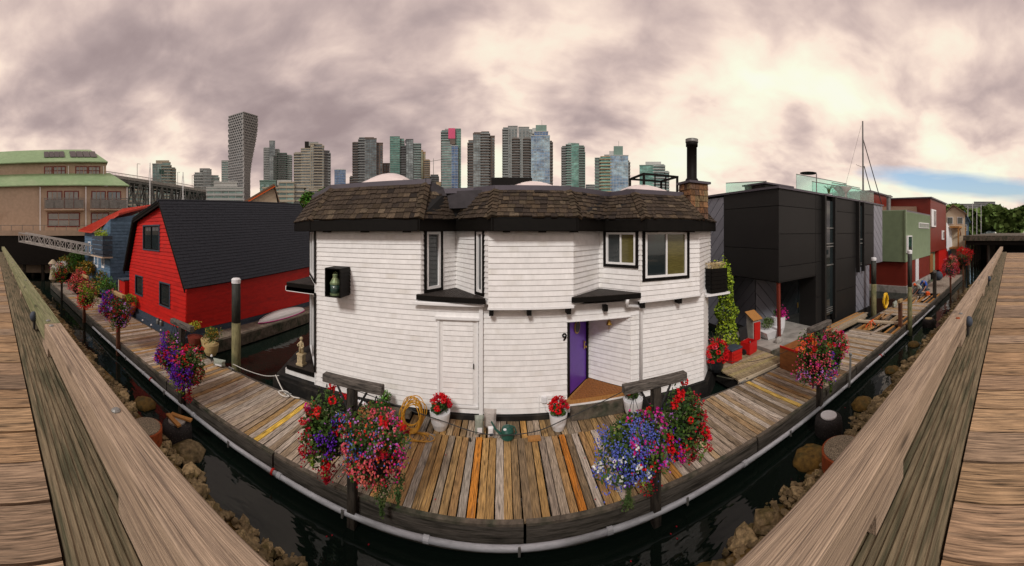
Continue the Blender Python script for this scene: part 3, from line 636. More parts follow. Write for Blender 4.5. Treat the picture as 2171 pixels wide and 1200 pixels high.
for fi, (e0, e1, r0, r1) in enumerate(facets):
    E_a, E_b, R_a, R_b = Vector((*e0,ze)), Vector((*e1,ze)), Vector(r0), Vector(r1)
    nc = 7; up = ((R_a+R_b)/2-(E_a+E_b)/2); nrm = ((E_b-E_a).cross(up) if (E_b-E_a).length > .1 else (R_b-R_a).cross(up)).normalized()
    if nrm.z < 0: nrm = -nrm
    for c in range(nc):
        t0, t1 = c/nc-.01, (c+1)/nc+.06
        L0a, L0b = E_a.lerp(R_a,t0), E_b.lerp(R_b,t0); L1a, L1b = E_a.lerp(R_a,t1), E_b.lerp(R_b,t1)
        Lc = max((L0b-L0a).length, (L1b-L1a).length); u = 0
        while u < Lc-.02:
            wdt = min(R.uniform(.10,.24), Lc-u)
            if Lc-u-wdt < .07: wdt = Lc-u
            a, b2 = u/Lc+.003/Lc, (u+wdt)/Lc-.006/Lc; dz = R.uniform(-.012,.012); j = R.uniform(-.02,.02)
            lo = (L0b-L0a).normalized().cross(nrm) if (L0b-L0a).length > .05 else -up.normalized()
            p = [L0a.lerp(L0b,a)+lo*j, L0a.lerp(L0b,b2)+lo*j, L1a.lerp(L1b,b2), L1a.lerp(L1b,a)]
            th0, th1 = .042+R.uniform(0,.014), .012
            q = MB(); q.hexa([p[0],p[1],p[2],p[3],p[0]+nrm*th0,p[1]+nrm*th0,p[2]+nrm*th1,p[3]+nrm*th1]); ctr = (p[0]+p[2])/2
            shl.append((wdt/(ctr.xy.length), fi, q, R.choice(shc))); u += wdt
shl.sort(key=lambda s_: -s_[0]); rest = MB()
for k, (_, fi, q, c) in enumerate(shl):
    if k < 300: q.build('shingle', M['shingle'], H, color=c)
    else:
        n0 = len(rest.v); rest.v += q.v; rest.f += [tuple(n0+i for i in f) for f in q.f]; rest.m += q.m
stuff(rest.build('shingle', M['shingle'], H, color=(.07,.052,.038)))
# hip caps
for (e, r) in ((Ev[1],Rv[1]),(Ev[2],Rv[2]),(Ev[4],Rv[4]),(Ev[5],Rv[5]),(Ev[7],Rv[7]),(Ev[8],Rv[8])):
    a, b2 = Vector((*e,ze)), Vector(r); d = (b2-a).normalized()
    outv = Vector((a.x*0+ (-.4 if a.x < 0 else .4) if e in (Ev[1],Ev[8]) else (.3 if e in (Ev[2],Ev[5]) else -.3), -1, .6)).normalized(); side = d.cross(outv).normalized(); outv = side.cross(d)
    for k in range(8):
        t0, t1 = k/8-.01, (k+1)/8+.04; p, p2 = a.lerp(b2,t0), a.lerp(b2,t1)
        for sd_ in (-1,1):
            o0 = outv*.05; m_ = MB(); wv = side*(.13*sd_)-outv*.07
            m_.hexa([p+o0*.2, p+wv+o0*.2, p2+wv, p2, p+o0*1.9, p+wv+o0*1.9, p2+wv+o0, p2+o0]); m_.build('hip_cap', M['shingle'], H, color=R.choice(shc[:1]+shc[3:5]))
# fascia, soffit, flashing, flat roof
q = MB()
for i in range(9):
    e0, e1 = Vector(Ev[i]), Vector(Ev[i+1]); ln = (e1-e0).length
    q.fbox(e0,e1,-.02,ln+.02,-.07,-.01,4.86,5.19)
q.build('fascia', M['black'], H)
q = MB(); q.face([(*e,4.875) for e in reversed(Ev)]+[(-7.0,12,4.875),(7.0,12,4.875)][:0]+[]) if False else None
so = MB()
inner = [(-7.1,10.2),(-5.5,8.5),(-2.1,8.5),(-1.35,9.7),(-.2,8.2),(1.75,8.2),(2.8,9.2),(3.7,8.2),(5.6,8.2),(7.1,9.9)]
for i in range(9): so.face([(*Ev[i],4.876),(*Ev[i+1],4.876),(*inner[i+1],4.876),(*inner[i],4.876)])
so.build('soffit', M['black'], H)
fl = [(Rv[0][:2],Rv[1][:2],zt),(Rv[1][:2],(-2.0,8.82),zt),((-1.62,9.0),(-.78,8.95),zl),((-.78,8.95),Rv[4][:2],zl),(Rv[4][:2],Rv[5][:2],zl),(Rv[5][:2],Rv[6][:2],zl),(Rv[6][:2],Rv[7][:2],zl),(Rv[7][:2],Rv[8][:2],zl),(Rv[8][:2],Rv[9][:2],zl)]
for a, b2, z in fl:
    ln = (Vector(b2)-Vector(a)).length; q = MB(); q.fbox(a,b2,-.03,ln+.03,-.05,.05,z-.03,z+.115); q.build('flashing', M['flash'], H)
q = MB(); q.hexa([(-2.12,8.78,zl-.1),(-1.55,8.95,zl-.1),(-1.55,9.2,zl-.1),(-2.12,9.2,zl-.1),(-2.12,8.76,zt+.13),(-1.62,8.96,zl+.12),(-1.6,9.2,zl+.12),(-2.12,9.2,zt+.12)]); q.build('flashing', M['roofing'], H)
q = MB(); q.prism([(-7.2,11),(-5.1,8.9),(-2.2,8.9),(-2.2,16),(-7.2,16)], 5.6, zt+.05); q.prism([(-2.2,9.2),(-.2,8.62),(1.8,8.62),(3.2,9.55),(3.75,8.62),(5.2,8.62),(7.2,10.6),(7.2,16),(-2.2,16)], 5.5, zl+.03); q.build('flat_roof', M['roofing'], H)
def skylight(cx, cy, zb, w_, h_, curb=.1):
    q = MB(); q.box(cx-w_/2,cx+w_/2,cy-w_/2,cy+w_/2,zb,zb+curb); s_ = q.build('skylight', M['black'], H)
    q = MB(); q.box(cx-w_/2-.04,cx+w_/2+.04,cy-w_/2-.04,cy+w_/2+.04,zb+curb,zb+curb+.03); q.build('rim', M['steel'], s_)
    q = MB(); n = 10; g = [[(cx+(i/n-.5)*w_*.96, cy+(j/n-.5)*w_*.96, zb+curb+.03+h_*(1-(2*i/n-1)**2)**.75*(1-(2*j/n-1)**2)**.75) for j in range(n+1)] for i in range(n+1)]
    for i in range(n):
        for j in range(n): q.face([g[i][j],g[i+1][j],g[i+1][j+1],g[i][j+1]])
    q.build('dome', M['dome'], s_, smooth=True)
skylight(-3.75,10.4,zt+.06,1.75,.42,.12); skylight(.95,10.1,zl+.1,1.35,.22,.12); skylight(4.45,9.75,zl+.05,1.55,.26,.1)
q = MB(); q.box(-.35,.95,10.3,11.2,zl,zl+.62); q.build('roof_hatch', M['black'], H)
q = MB()
fx0, fx1, fy0, fy1, fz0, fz1 = 4.95,6.35,10.6,11.9,zl,zl+.95
for x in (fx0,fx1):
    for y in (fy0,fy1): q.box(x-.035,x+.035,y-.035,y+.035,fz0,fz1)
for y in (fy0,fy1): q.box(fx0-.04,fx1+.04,y-.035,y+.035,fz1,fz1+.07)
for x in (fx0,fx1): q.box(x-.035,x+.035,fy0+.036,fy1-.036,fz1,fz1+.07)
for k in (1,2): q.box(fx0+k*.45-.02,fx0+k*.45+.02,fy0-.02,fy0+.02,fz0,fz1)
q.build('roof_cage', M['black'], H)
# chimney with shingled base
cx, cy = 5.72,8.55
q = MB(); q.box(cx-.32,cx+.32,cy-.32,cy+.32,5.2,6.34); ch = q.build('chimney', M['joint'], H)
rc = [(.22,.11,.055),(.18,.10,.06),(.26,.14,.07),(.15,.09,.06),(.24,.17,.09)]
for row in range(6):
    z = 5.25+row*.18
    for k in range(4):
        for f_ in range(2):
            u0 = -.33+k*.165
            m_ = MB()
            if f_ == 0: m_.hexa([(cx+u0+.004,cy-.355,z),(cx+u0+.16,cy-.355,z),(cx+u0+.16,cy-.322,z),(cx+u0+.004,cy-.322,z),(cx+u0+.004,cy-.33,z+.19),(cx+u0+.16,cy-.33,z+.19),(cx+u0+.16,cy-.322,z+.19),(cx+u0+.004,cy-.322,z+.19)])
            else: m_.hexa([(cx-.355,cy+u0+.004,z),(cx-.322,cy+u0+.004,z),(cx-.322,cy+u0+.16,z),(cx-.355,cy+u0+.16,z),(cx-.33,cy+u0+.004,z+.19),(cx-.322,cy+u0+.004,z+.19),(cx-.322,cy+u0+.16,z+.19),(cx-.33,cy+u0+.16,z+.19)])
            m_.build('shingle', M['shingle'], ch, color=R.choice(rc))
q = MB(); q.box(cx-.40,cx+.40,cy-.40,cy+.40,6.34,6.41); q.build('cap', M['flash'], ch)
q = MB(); q.lathe((cx-.06,cy,6.41), [(.23,0),(.19,.1),(.16,.13),(.16,1.12),(.19,1.13),(.19,1.24),(.175,1.25),(.20,1.34)], 20); q.build('flue', M['black'], ch, smooth=True)
q = MB(); q.lathe((cx-.06,cy,7.66), [(.2,0),(.205,.02),(.2,.09),(.205,.10)], 20); q.build('flue_rim', M['steel'], ch)
# lantern in its black louvred box
lb = thing('lantern_box', 'black louvred box on the white wall that shelters a ship lantern', 'box', (-4.5,8.1,3.0))
x0, x1, y0, y1, z0, z1 = -4.76,-4.26,7.80,8.38,3.02,3.80
q = MB(); q.box(x0,x1,y0,y1,z1,z1+.03); q.box(x0,x0+.025,y0,y1,z0+.03,z1); q.box(x0,x1,y0,y1,z0,z0+.03); q.box(x0+.025,x1-.03,y1-.02,y1,z0+.03,z1); q.build('case', M['black'], lb)
for k in range(7): q = MB(); z = z0+.04+k*.107; q.hexa([(x1-.02,y0,z),(x1+.03,y0,z),(x1+.03,y1,z),(x1-.02,y1,z),(x1-.03,y0,z+.098),(x1,y0,z+.098),(x1,y1,z+.098),(x1-.03,y1,z+.098)]); q.build('louvre', M['black'], lb)
ln = thing('ship_lantern', 'weathered green ship lantern standing in the black louvred box', 'lantern', (-4.52,7.98,3.06))
q = MB(); q.lathe((-4.52,7.98,3.055), [(.15,0),(.155,.05),(.155,.06)], 16); q.build('base', M['gravelg'], ln); q = MB(); q.lathe((-4.52,7.98,3.11), [(.145,0),(.145,.25)], 16); q.build('lens', M['glassg'], ln, smooth=True)
q = MB(); q.lathe((-4.52,7.98,3.36), [(.155,0),(.155,.05),(.075,.19),(.075,.25),(.09,.26),(.06,.29),(.001,.3)], 16); q.build('hood', M['gravelg'], ln); q = MB(); q.tube([(-4.58,7.98,3.62),(-4.58,7.98,3.68),(-4.52,7.98,3.71),(-4.46,7.98,3.68),(-4.46,7.98,3.62)], .008, 5); q.build('handle', M['gravelg'], ln)
# right-hand planter box on the upper storey
pb = thing('wall_planter', 'black slatted planter box high on the right corner of the white house', 'planter', (6.9,8.85,2.8))
for k in range(6): q = MB(); q.box(6.42,7.08,8.5,8.545,2.82+k*.135,2.945+k*.135); q.build('slat', M['black'], pb)
for k in range(6): q = MB(); q.box(6.40,6.43,8.55,9.1,2.82+k*.135,2.945+k*.135); q.build('slat', M['black'], pb)
q = MB(); q.box(6.45,7.06,8.56,9.1,2.8,3.56); q.build('liner', M['blackmat'], pb); q = MB(); q.box(6.2,7.2,8.5,9.2,2.72,2.79); q.build('shelf', M['trimw'], pb)
# ------------------------------------------------------------------ red barn-shaped floating house
def lerp(a, b, t): return a+(b-a)*t
BN = thing('floating_barn', 'bright red clapboard floating house with steep charcoal gambrel roof', 'house', (-15.4,12,0))
prof = [(-12.25,.3),(-12.15,2.45),(-14.25,6.2),(-17.25,5.42),(-18.45,2.5),(-18.5,.3)]
def bpt(x, z, Y, dx=0): t = (Y-8.25)/10.5; return (x+t*.5, Y, z+(t*.38 if z > 1 else 0))
q = MB()
f_ = [bpt(x,z,8.27) for x,z in prof]; k_ = [bpt(x,z,18.7) for x,z in prof]
q.face(f_[::-1]); q.face(k_)
for i in range(6): j = (i+1)%6; q.face([f_[i],f_[j],k_[j],k_[i]])
q.build('wall_panel', M['red'], BN)
def xr(z): # outline of the gable at height z
    r_ = -12.25+.10*(z-.3)/2.15 if z < 2.45 else -12.15-(z-2.45)/3.75*2.1
    l_ = -18.5+.05*(z-.3)/2.2 if z < 2.5 else (-18.45+(z-2.5)/2.92*1.2 if z < 5.42 else -17.25+(z-5.42)/.78*3.0)
    return l_, r_
wins = [(-16.47,-14.66,3.88,5.15),(-17.5,-16.62,1.2,2.22),(-14.56,-13.62,1.12,2.22)]
z = .32
while z < 6.05:
    z2 = min(z+.195, 6.15); zm = (z+z2)/2; l0, r0 = xr(z); l1, r1 = xr(z2)
    cuts = [(a-.05,b2+.05) for a,b2,c,d in wins if c-.08 < zm < d+.08]
    xs_ = [(l0,l1)]+[v for a,b2 in cuts for v in ((a,a),(b2,b2))]+[(r0,r1)]
    for (a0,a1),(b0,b1) in zip(xs_[::2], xs_[1::2]):
        m_ = MB(); m_.hexa([(a0,8.222,z+.012),(b0,8.222,z+.012),(b0,8.266,z+.006),(a0,8.266,z+.006),(a1,8.255,z2),(b1,8.255,z2),(b1,8.266,z2),(a1,8.266,z2)]); m_.build('siding_board', M['red'], BN)
    z = z2
z = .32
while z < 2.4:
    m_ = MB(); z2 = z+.195
    a, b2, c, d = bpt(-12.24+.1*(z-.3)/2.15,z,8.25), bpt(-12.24+.1*(z-.3)/2.15,z,18.7), bpt(-12.24+.1*(z2-.3)/2.15,z2,8.25), bpt(-12.24+.1*(z2-.3)/2.15,z2,18.7)
    sh = .38*(18.7-8.25)/10.5
    m_.hexa([(a[0]+.035,a[1],z+.006),(b2[0]+.035,b2[1],z+.006+sh*(z-.3)/2.1),(b2[0]+.002,b2[1],z+.006+sh*(z-.3)/2.1),(a[0]+.002,a[1],z+.006),(c[0]+.012,c[1],z2),(d[0]+.012,d[1],z2+sh*(z2-.3)/2.1),(d[0]+.002,d[1],z2+sh*(z2-.3)/2.1),(c[0]+.002,c[1],z2)]); m_.build('siding_board', M['red'], BN); z = z2
for a, b2, c, d in wins: window((-18.5,8.25),(-12.25,8.25), a+18.5, b2+18.5, c, d, trim=.07, frame=.05, div=2 if a == -16.47 else 1, parent=BN, trimmat='slate')
for n_ in [o for o in bpy.data.objects if o.parent and o.parent.parent == BN and o.name.startswith('frame')]: n_.data.materials.clear(); n_.data.materials.append(M['black'])
# roof slabs
rp = [(-11.93,2.28),(-14.25,6.32),(-17.35,5.52),(-18.75,2.35)]
q = MB()
for (x0,z0),(x1,z1) in zip(rp,rp[1:]):
    nn = Vector((z1-z0,0,-(x1-x0))).normalized(); nn = nn if nn.z > 0 or nn.x else -nn
    if nn.z < 0: nn = -nn
    o_ = nn*.12
    a, b2, c, d = [Vector(bpt(x,z,Y)) for x,z,Y in ((x0,z0,7.95),(x1,z1,7.95),(x1,z1,19.0),(x0,z0,19.0))]
    q.hexa([a,b2,c,d,a+o_,b2+o_,c+o_,d+o_])
rf = q.build('roof', M['black'], BN)
q = MB()
for (x0,z0),(x1,z1) in (rp[0:2], rp[1:3]):
    Ls = math.hypot(x1-x0,z1-z0); nr = int(Ls/.165); nn = Vector((z1-z0,0,-(x1-x0))).normalized(); nn = -nn if nn.z < 0 else nn
    for r_ in range(nr):
        t0, t1 = r_/nr, (r_+1.15)/nr; Y = 7.93
        while Y < 19.0:
            wd = R.uniform(.28,.42); Y2 = min(Y+wd, 19.02)
            a, b2 = Vector(bpt(lerp(x0,x1,t0),lerp(z0,z1,t0),Y)), Vector(bpt(lerp(x0,x1,t0),lerp(z0,z1,t0),Y2-.008)); c, d = Vector(bpt(lerp(x0,x1,min(t1,1)),lerp(z0,z1,min(t1,1)),Y2-.008)), Vector(bpt(lerp(x0,x1,min(t1,1)),lerp(z0,z1,min(t1,1)),Y))
            k = nn*(.125+R.uniform(0,.006)); k2 = nn*(.14+R.uniform(0,.008)); q.hexa([a+nn*.12,b2+nn*.12,c+nn*.12,d+nn*.12,a+k2,b2+k2,c+k,d+k]); Y = Y2
stuff(q.build('roof_shingle', M['asphalt'], rf))
q = MB(); p_ = [bpt(x,z-.14,7.98) for x,z in rp]; p2 = [bpt(x,z+.10,7.98) for x,z in rp]
for i in range(3): a,b2,c,d = [Vector(v) for v in (p_[i],p_[i+1],p2[i+1],p2[i])]; y_ = Vector((0,.06,0)); q.hexa([a,b2,b2+y_,a+y_,d,c,c+y_,d+y_])
q.build('bargeboard', M['black'], rf)
q = MB(); a, b2 = Vector(bpt(-14.27,6.43,7.93)), Vector(bpt(-14.27,6.43,19)); q.tube([a,b2], .07, 6); q.build('ridge_cap', M['asphalt'], rf)
q = MB(); q.prism([(-18.8,8.05),(-12.02,8.05),(-11.35,18.9),(-18.4,18.9)], -.6, .08); q.prism([(-18.55,8.2),(-12.19,8.2),(-11.65,18.8),(-18.4,18.8)], .08, .31); q.build('float_base', M['slate'], BN)
q = MB(); q.box(-19.55,-18.62,8.0,9.0,.1,1.75); an = thing('red_shed', 'small red shed against the left side of the red barn house', 'shed', (-19.1,8.5,.1)); q.build('wall', M['bred'], an); q = MB(); q.box(-19.62,-18.6,7.92,9.0,1.75,1.82); q.build('roof', M['slate'], an); q = MB(); q.box(-19.6,-19.5,7.95,8.05,.1,1.75); q.build('corner_board', M['beige'], an)
# finger float with an upturned rowing shell
ff = thing('finger_float', 'narrow grey plank float alongside the red barn house', 'float', (-11.2,13,-.3))
for i in range(56):
    y = 9.1+i*.16; x0 = -11.95+.04*(y-9); q = MB(); q.box(x0,x0+.95,y,y+.148,.06,.10+R.uniform(-.004,.004)); q.build('plank', M['plank'], ff, color=R.choice([(.25,.21,.16),(.21,.18,.14),(.28,.24,.19)]))
q = MB(); q.hexa([(-11.0,9.05,-.45),(-10.92,9.05,-.45),(-10.56,18.1,-.45),(-10.64,18.1,-.45),(-11.0,9.05,.07),(-10.92,9.05,.07),(-10.56,18.1,.07),(-10.64,18.1,.07)]); q.hexa([(-11.9,9.0,-.45),(-10.92,9.0,-.45),(-10.92,9.06,-.45),(-11.9,9.06,-.45),(-11.9,9.0,.07),(-10.92,9.0,.07),(-10.92,9.06,.07),(-11.9,9.06,.07)]); q.build('fascia', M['timber'], ff)
cn = thing('upturned_boat', 'white upturned kayak lying on the finger float beside the red barn house', 'boat', (-11.2,14.2,.12))
q = MB(); n = 16; sg = 9; rows_ = []
for i in range(n+1):
    t = i/n; s_ = math.sin(math.pi*t)**.55 if 0 < t < 1 else 0; hw, hh = .40*s_+.01, .36*s_+.04; yy = 12.15+3.9*t; xc = -11.42+.045*(yy-12)
    rows_.append([(xc-hw*math.cos(math.pi*k/(sg-1)), yy, .12+hh*math.sin(math.pi*k/(sg-1))**.8) for k in range(sg)])
for i in range(n):
    for k in range(sg-1): q.face([rows_[i][k],rows_[i+1][k],rows_[i+1][k+1],rows_[i][k+1]])
q.build('hull', M['kayak'], cn, smooth=True)
q = MB(); q.tube([(r_[-1][0]+.005,r_[-1][1],.14) for r_ in rows_], .022, 5); q.build('gunwale_line', M['fmag'], cn)
q = MB(); q.tube([(r_[sg//2][0],r_[sg//2][1],r_[sg//2][2]+.008) for r_ in rows_[1:-1]], .014, 5); q.build('keel', M['steel'], cn)

# ------------------------------------------------------------------ blue house with red roof
BH = thing('blue_house', 'slate-blue clapboard floating house with red metal roof beside the red barn', 'house', (-26,10,0))
siding((-29.6,8.6),(-22.8,8.6),0,4.75,matk='blue',parent=BH,pitch=.24,proud=.04)
siding((-22.8,8.6),(-22.8,13.5),0,5.6,matk='blue',parent=BH,pitch=.24,proud=.04)
q = MB(); q.prism([(-29.4,8.75),(-23,8.75),(-23,13.4),(-29.4,13.4)],0,4.7); q.build('inner_wall', M['dark'], BH)
q = MB(); q.hexa([(-24.9,8.6,4.75),(-22.8,8.6,4.75),(-22.8,13.5,4.75),(-24.9,13.5,4.75),(-24.9,8.62,5.1),(-22.8,8.62,5.8),(-22.8,13.4,6.6),(-24.9,13.4,6.6)]); q.build('wall_panel', M['blue'], BH)
pts = [Vector(v) for v in ((-30.1,8.1,4.86),(-26.0,8.1,4.72),(-22.1,9.0,6.05),(-24.3,13.2,7.05),(-29.9,12.6,7.0))]
q = MB(); n0 = len(q.v); up_ = Vector((0,0,.14)); q.prism([(p.x,p.y) for p in pts],0,1); q.v = [tuple(p) for p in pts]+[tuple(p+up_) for p in pts]; r2 = q.build('roof', M['redroof'], BH)
for k in range(12):   # standing seams from the eave up
    t = (k+.5)/12; a = pts[0].lerp(pts[1],t) if t < .5 else pts[1].lerp(pts[2],(t-.5)*2) if False else pts[0].lerp(pts[1],t); b2 = pts[4].lerp(pts[3],t)
    q = MB(); q.tube([a+up_*1.1,b2+up_*1.1], .035, 4); q.build('seam', M['redroof'], r2)
bc = thing('balcony_dummy','x','x') if False else None
q = MB(); q.box(-24.9,-22.3,7.85,8.58,3.0,3.12); bal = q.build('balcony', M['slate'], BH)
for k in range(4): q = MB(); q.box(-24.9,-22.3,7.83,7.88,3.18+k*.36,3.45+k*.36); q.build('slat', M['slate'], bal)
for k in range(4): q = MB(); q.box(-22.33,-22.28,7.89,8.58,3.18+k*.36,3.45+k*.36); q.build('slat', M['slate'], bal)
q = MB(); q.box(-25.0,-22.2,7.75,8.58,2.9,2.99); q.build('edge', M['beige'], bal)
window((-29.6,8.6),(-22.8,8.6),3.0,4.0,1.9,3.0,trim=.05,frame=.12,parent=BH,trimmat='trimw',div=2)
window((-29.6,8.6),(-22.8,8.6),4.95,5.5,2.0,2.85,trim=.05,frame=.12,parent=BH,trimmat='trimw')
window((-29.6,8.6),(-22.8,8.6),1.2,1.9,2.9,3.9,trim=.05,frame=.08,parent=BH,trimmat='trimw')

# ------------------------------------------------------------------ beige building with green roofs (left)
def fr(px, r):
    a = (px-1065)/687; return Matrix.Translation((r*math.sin(a), r*math.cos(a), 0)) @ Matrix.Rotation(-a, 4, 'Z')
class FM(MB):
    def __init__(s, F): super().__init__(); s.F = F
    def build(s, *a, **k):
        s.v = [tuple(s.F @ Vector(p)) for p in s.v]; return super().build(*a, **k)
F = fr(160,38); S = .0553
def sx(x): return (x-160)*S
def sz(y, dep=0): return EYE+(491-y)*(38+dep)/687
GB = thing('waterfront_building', 'beige stucco building with stepped green metal roofs and balconies', 'building', tuple(F @ Vector((0,3,0))))
def G(name, m, *boxes, parent=None):
    q = FM(F)
    for b2 in boxes: q.box(*b2)
    return q.build(name, M[m], parent or GB)
G('wall','beige',(-14,sx(272),0,9,0,sz(394)))
G('wall','beige',(-14,sx(229),2.2,9,sz(380),sz(343,2.2)))
def slab(name, m, pts, parent=None, th=.12):
    q = FM(F); a = [Vector(p) for p in pts]; u = Vector((0,0,th)); n = len(a); q.v = [tuple(p) for p in a]+[tuple(p+u) for p in a]
    q.f = [tuple(range(n,2*n)), tuple(reversed(range(n)))]+[(k,(k+1)%n,n+(k+1)%n,n+k) for k in range(n)]; q.m = [0]*len(q.f); return q.build(name, M[m], parent or GB)
r1 = slab('roof','greenroof',[(-14,-.5,sz(395)),(sx(274),-.5,sz(395)),(sx(238),2.4,sz(368,2.4)),(-14,2.4,sz(368,2.4))])
slab('roof','greenroof',[(sx(274),-.5,sz(395)),(sx(274),9,sz(395)),(sx(238),9,sz(368,2.4)),(sx(238),2.4,sz(368,2.4))])
r3 = slab('roof','greenroof',[(-14,1.7,sz(344,1.7)),(sx(232),1.7,sz(344,1.7)),(sx(196),5.5,sz(319,5.5)),(-14,5.5,sz(319,5.5))])
slab('roof','greenroof',[(sx(232),1.7,sz(344,1.7)),(sx(232),9,sz(344,1.7)),(sx(196),7,sz(319,5.5)),(sx(196),5.5,sz(319,5.5))])
def pr3(x0, x1):
    for k in range(4):
        a, b2 = lerp(x0,x1,k/4+.01), lerp(x0,x1,(k+1)/4-.01)
        def rz(y): return lerp(sz(344,1.7),sz(319,5.5),(y-1.7)/3.8)+.2
        slab('solar_panel','pv',[(a,2.8,rz(2.8)),(b2,2.8,rz(2.8)),(b2-.2,4.6,rz(4.6)),(a-.2,4.6,rz(4.6))], r3, .05)
pr3(sx(88),sx(136)); pr3(sx(148),sx(210))
def bwin(x0, x1, z0, z1, door, y=-.02):
    q = FM(F); q.box(x0-.08,x1+.08,y-.03,y,z0-.08,z1+.08); t = q.build('window', M['bred'], GB); t.data.materials.clear(); t.data.materials.append(M['oxred'])
    n = 3
    for k in range(n):
        a, b2 = lerp(x0,x1,k/n)+.05, lerp(x0,x1,(k+1)/n)-.05
        isd = (k == 0) == door and k in (0,2) or (not door and k == 2)
        for j in range(2): q = FM(F); q.box(a,b2,y-.05,y-.03,lerp(z0,z1,j/2)+.05,lerp(z0,z1,(j+1)/2)-.05); q.build('pane', M['glassl'], t)
        if k: q = FM(F); q.box(a-.08,a-.02,y-.06,y-.03,z0,z1); q.build('mullion', M['beige'] if not isd else M['oxred'], t)
M['glassl'] = mat('sky_lit_glass', (.20,.20,.19), .08, .4, .8, spec=1.0)
for x0, x1, d in ((101,131,True),(137,166,False),(195,223,True),(229,256,False)): bwin(sx(x0),sx(x1),sz(441),sz(406),d)
for x0, x1, d in ((91,107,True),(111,137,False),(161,186,True),(190,214,False)): bwin(sx(x0),sx(x1),sz(370,2),sz(353,2),d,2.18)
for x0, x1 in ((102,168),(194,230)): bwin(sx(x0),sx(x1),sz(480),sz(452),True)
for x0, x1 in ((96,178),(191,268)):
    q = FM(F); q.box(sx(x0),sx(x1),-1.2,0,sz(447),sz(444)); bq = q.build('balcony', M['beige'], GB)
    q = FM(F); q.box(sx(x0),sx(x1),-1.22,-1.17,sz(423),sz(421.5)); q.build('handrail', M['steel'], bq)
    for k in range(5):
        x = lerp(sx(x0),sx(x1),k/4); q = FM(F); q.box(x-.03,x+.03,-1.22,-1.17,sz(444),sz(422)); q.build('baluster', M['steel'], bq)
    for k in range(4): q = FM(F); q.box(lerp(sx(x0),sx(x1),k/4)+.08,lerp(sx(x0),sx(x1),(k+1)/4)-.08,-1.2,-1.18,sz(443),sz(425)); q.build('screen', M['wire'] if 'wire' in M else M['steel'], bq)
for x in (85,182,270): G('downspout','trimw',(sx(x)-.07,sx(x)+.07,-.15,-.02,sz(500),sz(396)))
for x in (144,223): G('downspout','trimw',(sx(x)-.05,sx(x)+.05,2.05,2.18,sz(380),sz(344)))
G('terrace','beige',(-14,sx(250),-3,0,sz(499),sz(489))); q = FM(F)
for k in range(16): x = -13+k*1.2; q.box(x-.03,x+.03,-3,-2.95,sz(489),sz(479))
q.box(-14,sx(250),-3.02,-2.95,sz(479),sz(478)); q.build('terrace_railing', M['steel'], GB)
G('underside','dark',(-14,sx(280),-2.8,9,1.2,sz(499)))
for k in range(9): q = FM(F); q.tube([(-12+k*2.1,-2.2,-1),(-12+k*2.1,-2.2,1.2)], .2, 8); q.build('pile', M['post'], GB)
# wharf at the far left and the white gangway truss
M['gang'] = mat('pale_grey_truss', (.42,.40,.38), .6, .2, 3)
gw = thing('gangway', 'white trussed gangway leading down at the far left', 'gangway', (-33,6,3))
def truss(p0, p1, h0, h1, n, r_, parent, mt, w_=1.3):
    p0, p1 = Vector(p0), Vector(p1); d = (p1-p0); nn = Vector((-d.y,d.x,0)).normalized()*w_
    for off in (Vector((0,0,0)), nn):
        q = MB()
        for k in range(n+1):
            t = k/n; b_o = p0.lerp(p1,t)+off; tp = b_o+Vector((0,0,lerp(h0,h1,t))); q.tube([b_o,tp], r_, 4)
            if k < n:
                t2 = (k+1)/n; b2 = p0.lerp(p1,t2)+off; tp2 = b2+Vector((0,0,lerp(h0,h1,t2))); q.tube([b_o,tp2] if k % 2 else [tp,b2], r_*.8, 4)
        o = q.build('truss_web', mt, parent); stuff(o)
        q = MB(); q.tube([p0+off,p1+off], r_*1.4, 4); q.build('bottom_chord', mt, parent); q = MB(); q.tube([p0+off+Vector((0,0,h0)),p1+off+Vector((0,0,h1))], r_*1.4, 4); q.build('top_chord', mt, parent)
a = WR(40,512,31); b2 = WR(200,543,28); truss(a, b2, .85, .85, 14, .045, gw, M['gang'])
q = MB(); n_ = Vector((-(b2-a).y,(b2-a).x,0)).normalized()*1.3; q.hexa([a,b2,b2+n_,a+n_,a+Vector((0,0,.08)),b2+Vector((0,0,.08)),b2+n_+Vector((0,0,.08)),a+n_+Vector((0,0,.08))]); q.build('walkway', M['conc'], gw)

# beige shingled houses behind
def gable_house(name, lab, px0, px1, r, ze_, zp, wallm, roofm, zb=0, depth=8, win=2, peak=.5, cat='house'):
    F_ = fr((px0+px1)/2, r); hw = r*math.tan((px1-px0)/2/687); t = thing(name, lab, cat, tuple(F_ @ Vector((0,depth/2,zb))))
    q = FM(F_); q.box(-hw,hw,0,depth,zb,ze_); pk = -hw+2*hw*peak
    q.face([(-hw,0,ze_),(hw,0,ze_),(pk,0,zp)]); q.face([(hw,depth,ze_),(-hw,depth,ze_),(pk,depth,zp)]); q.build('wall', M[wallm], t)
    for a_, b_2 in (((-hw-.3,ze_-.2),(pk,zp+.05)),((pk,zp+.05),(hw+.3,ze_-.2))):
        q = FM(F_); q.hexa([(a_[0],-.4,a_[1]),(b_2[0],-.4,b_2[1]),(b_2[0],depth+.3,b_2[1]),(a_[0],depth+.3,a_[1]),(a_[0],-.4,a_[1]+.2),(b_2[0],-.4,b_2[1]+.2),(b_2[0],depth+.3,b_2[1]+.2),(a_[0],depth+.3,a_[1]+.2)]); q.build('roof', M[roofm], t)
    for k in range(win):
        x = lerp(-hw,hw,(k+.5)/win); q = FM(F_); q.box(x-.45,x+.45,-.06,-.01,ze_-1.6,ze_-.5); wq = q.build('window', M['trimw'], t); q = FM(F_); q.box(x-.38,x+.38,-.08,-.061,ze_-1.53,ze_-.57); q.build('pane', M['glass'], wq)
    return t
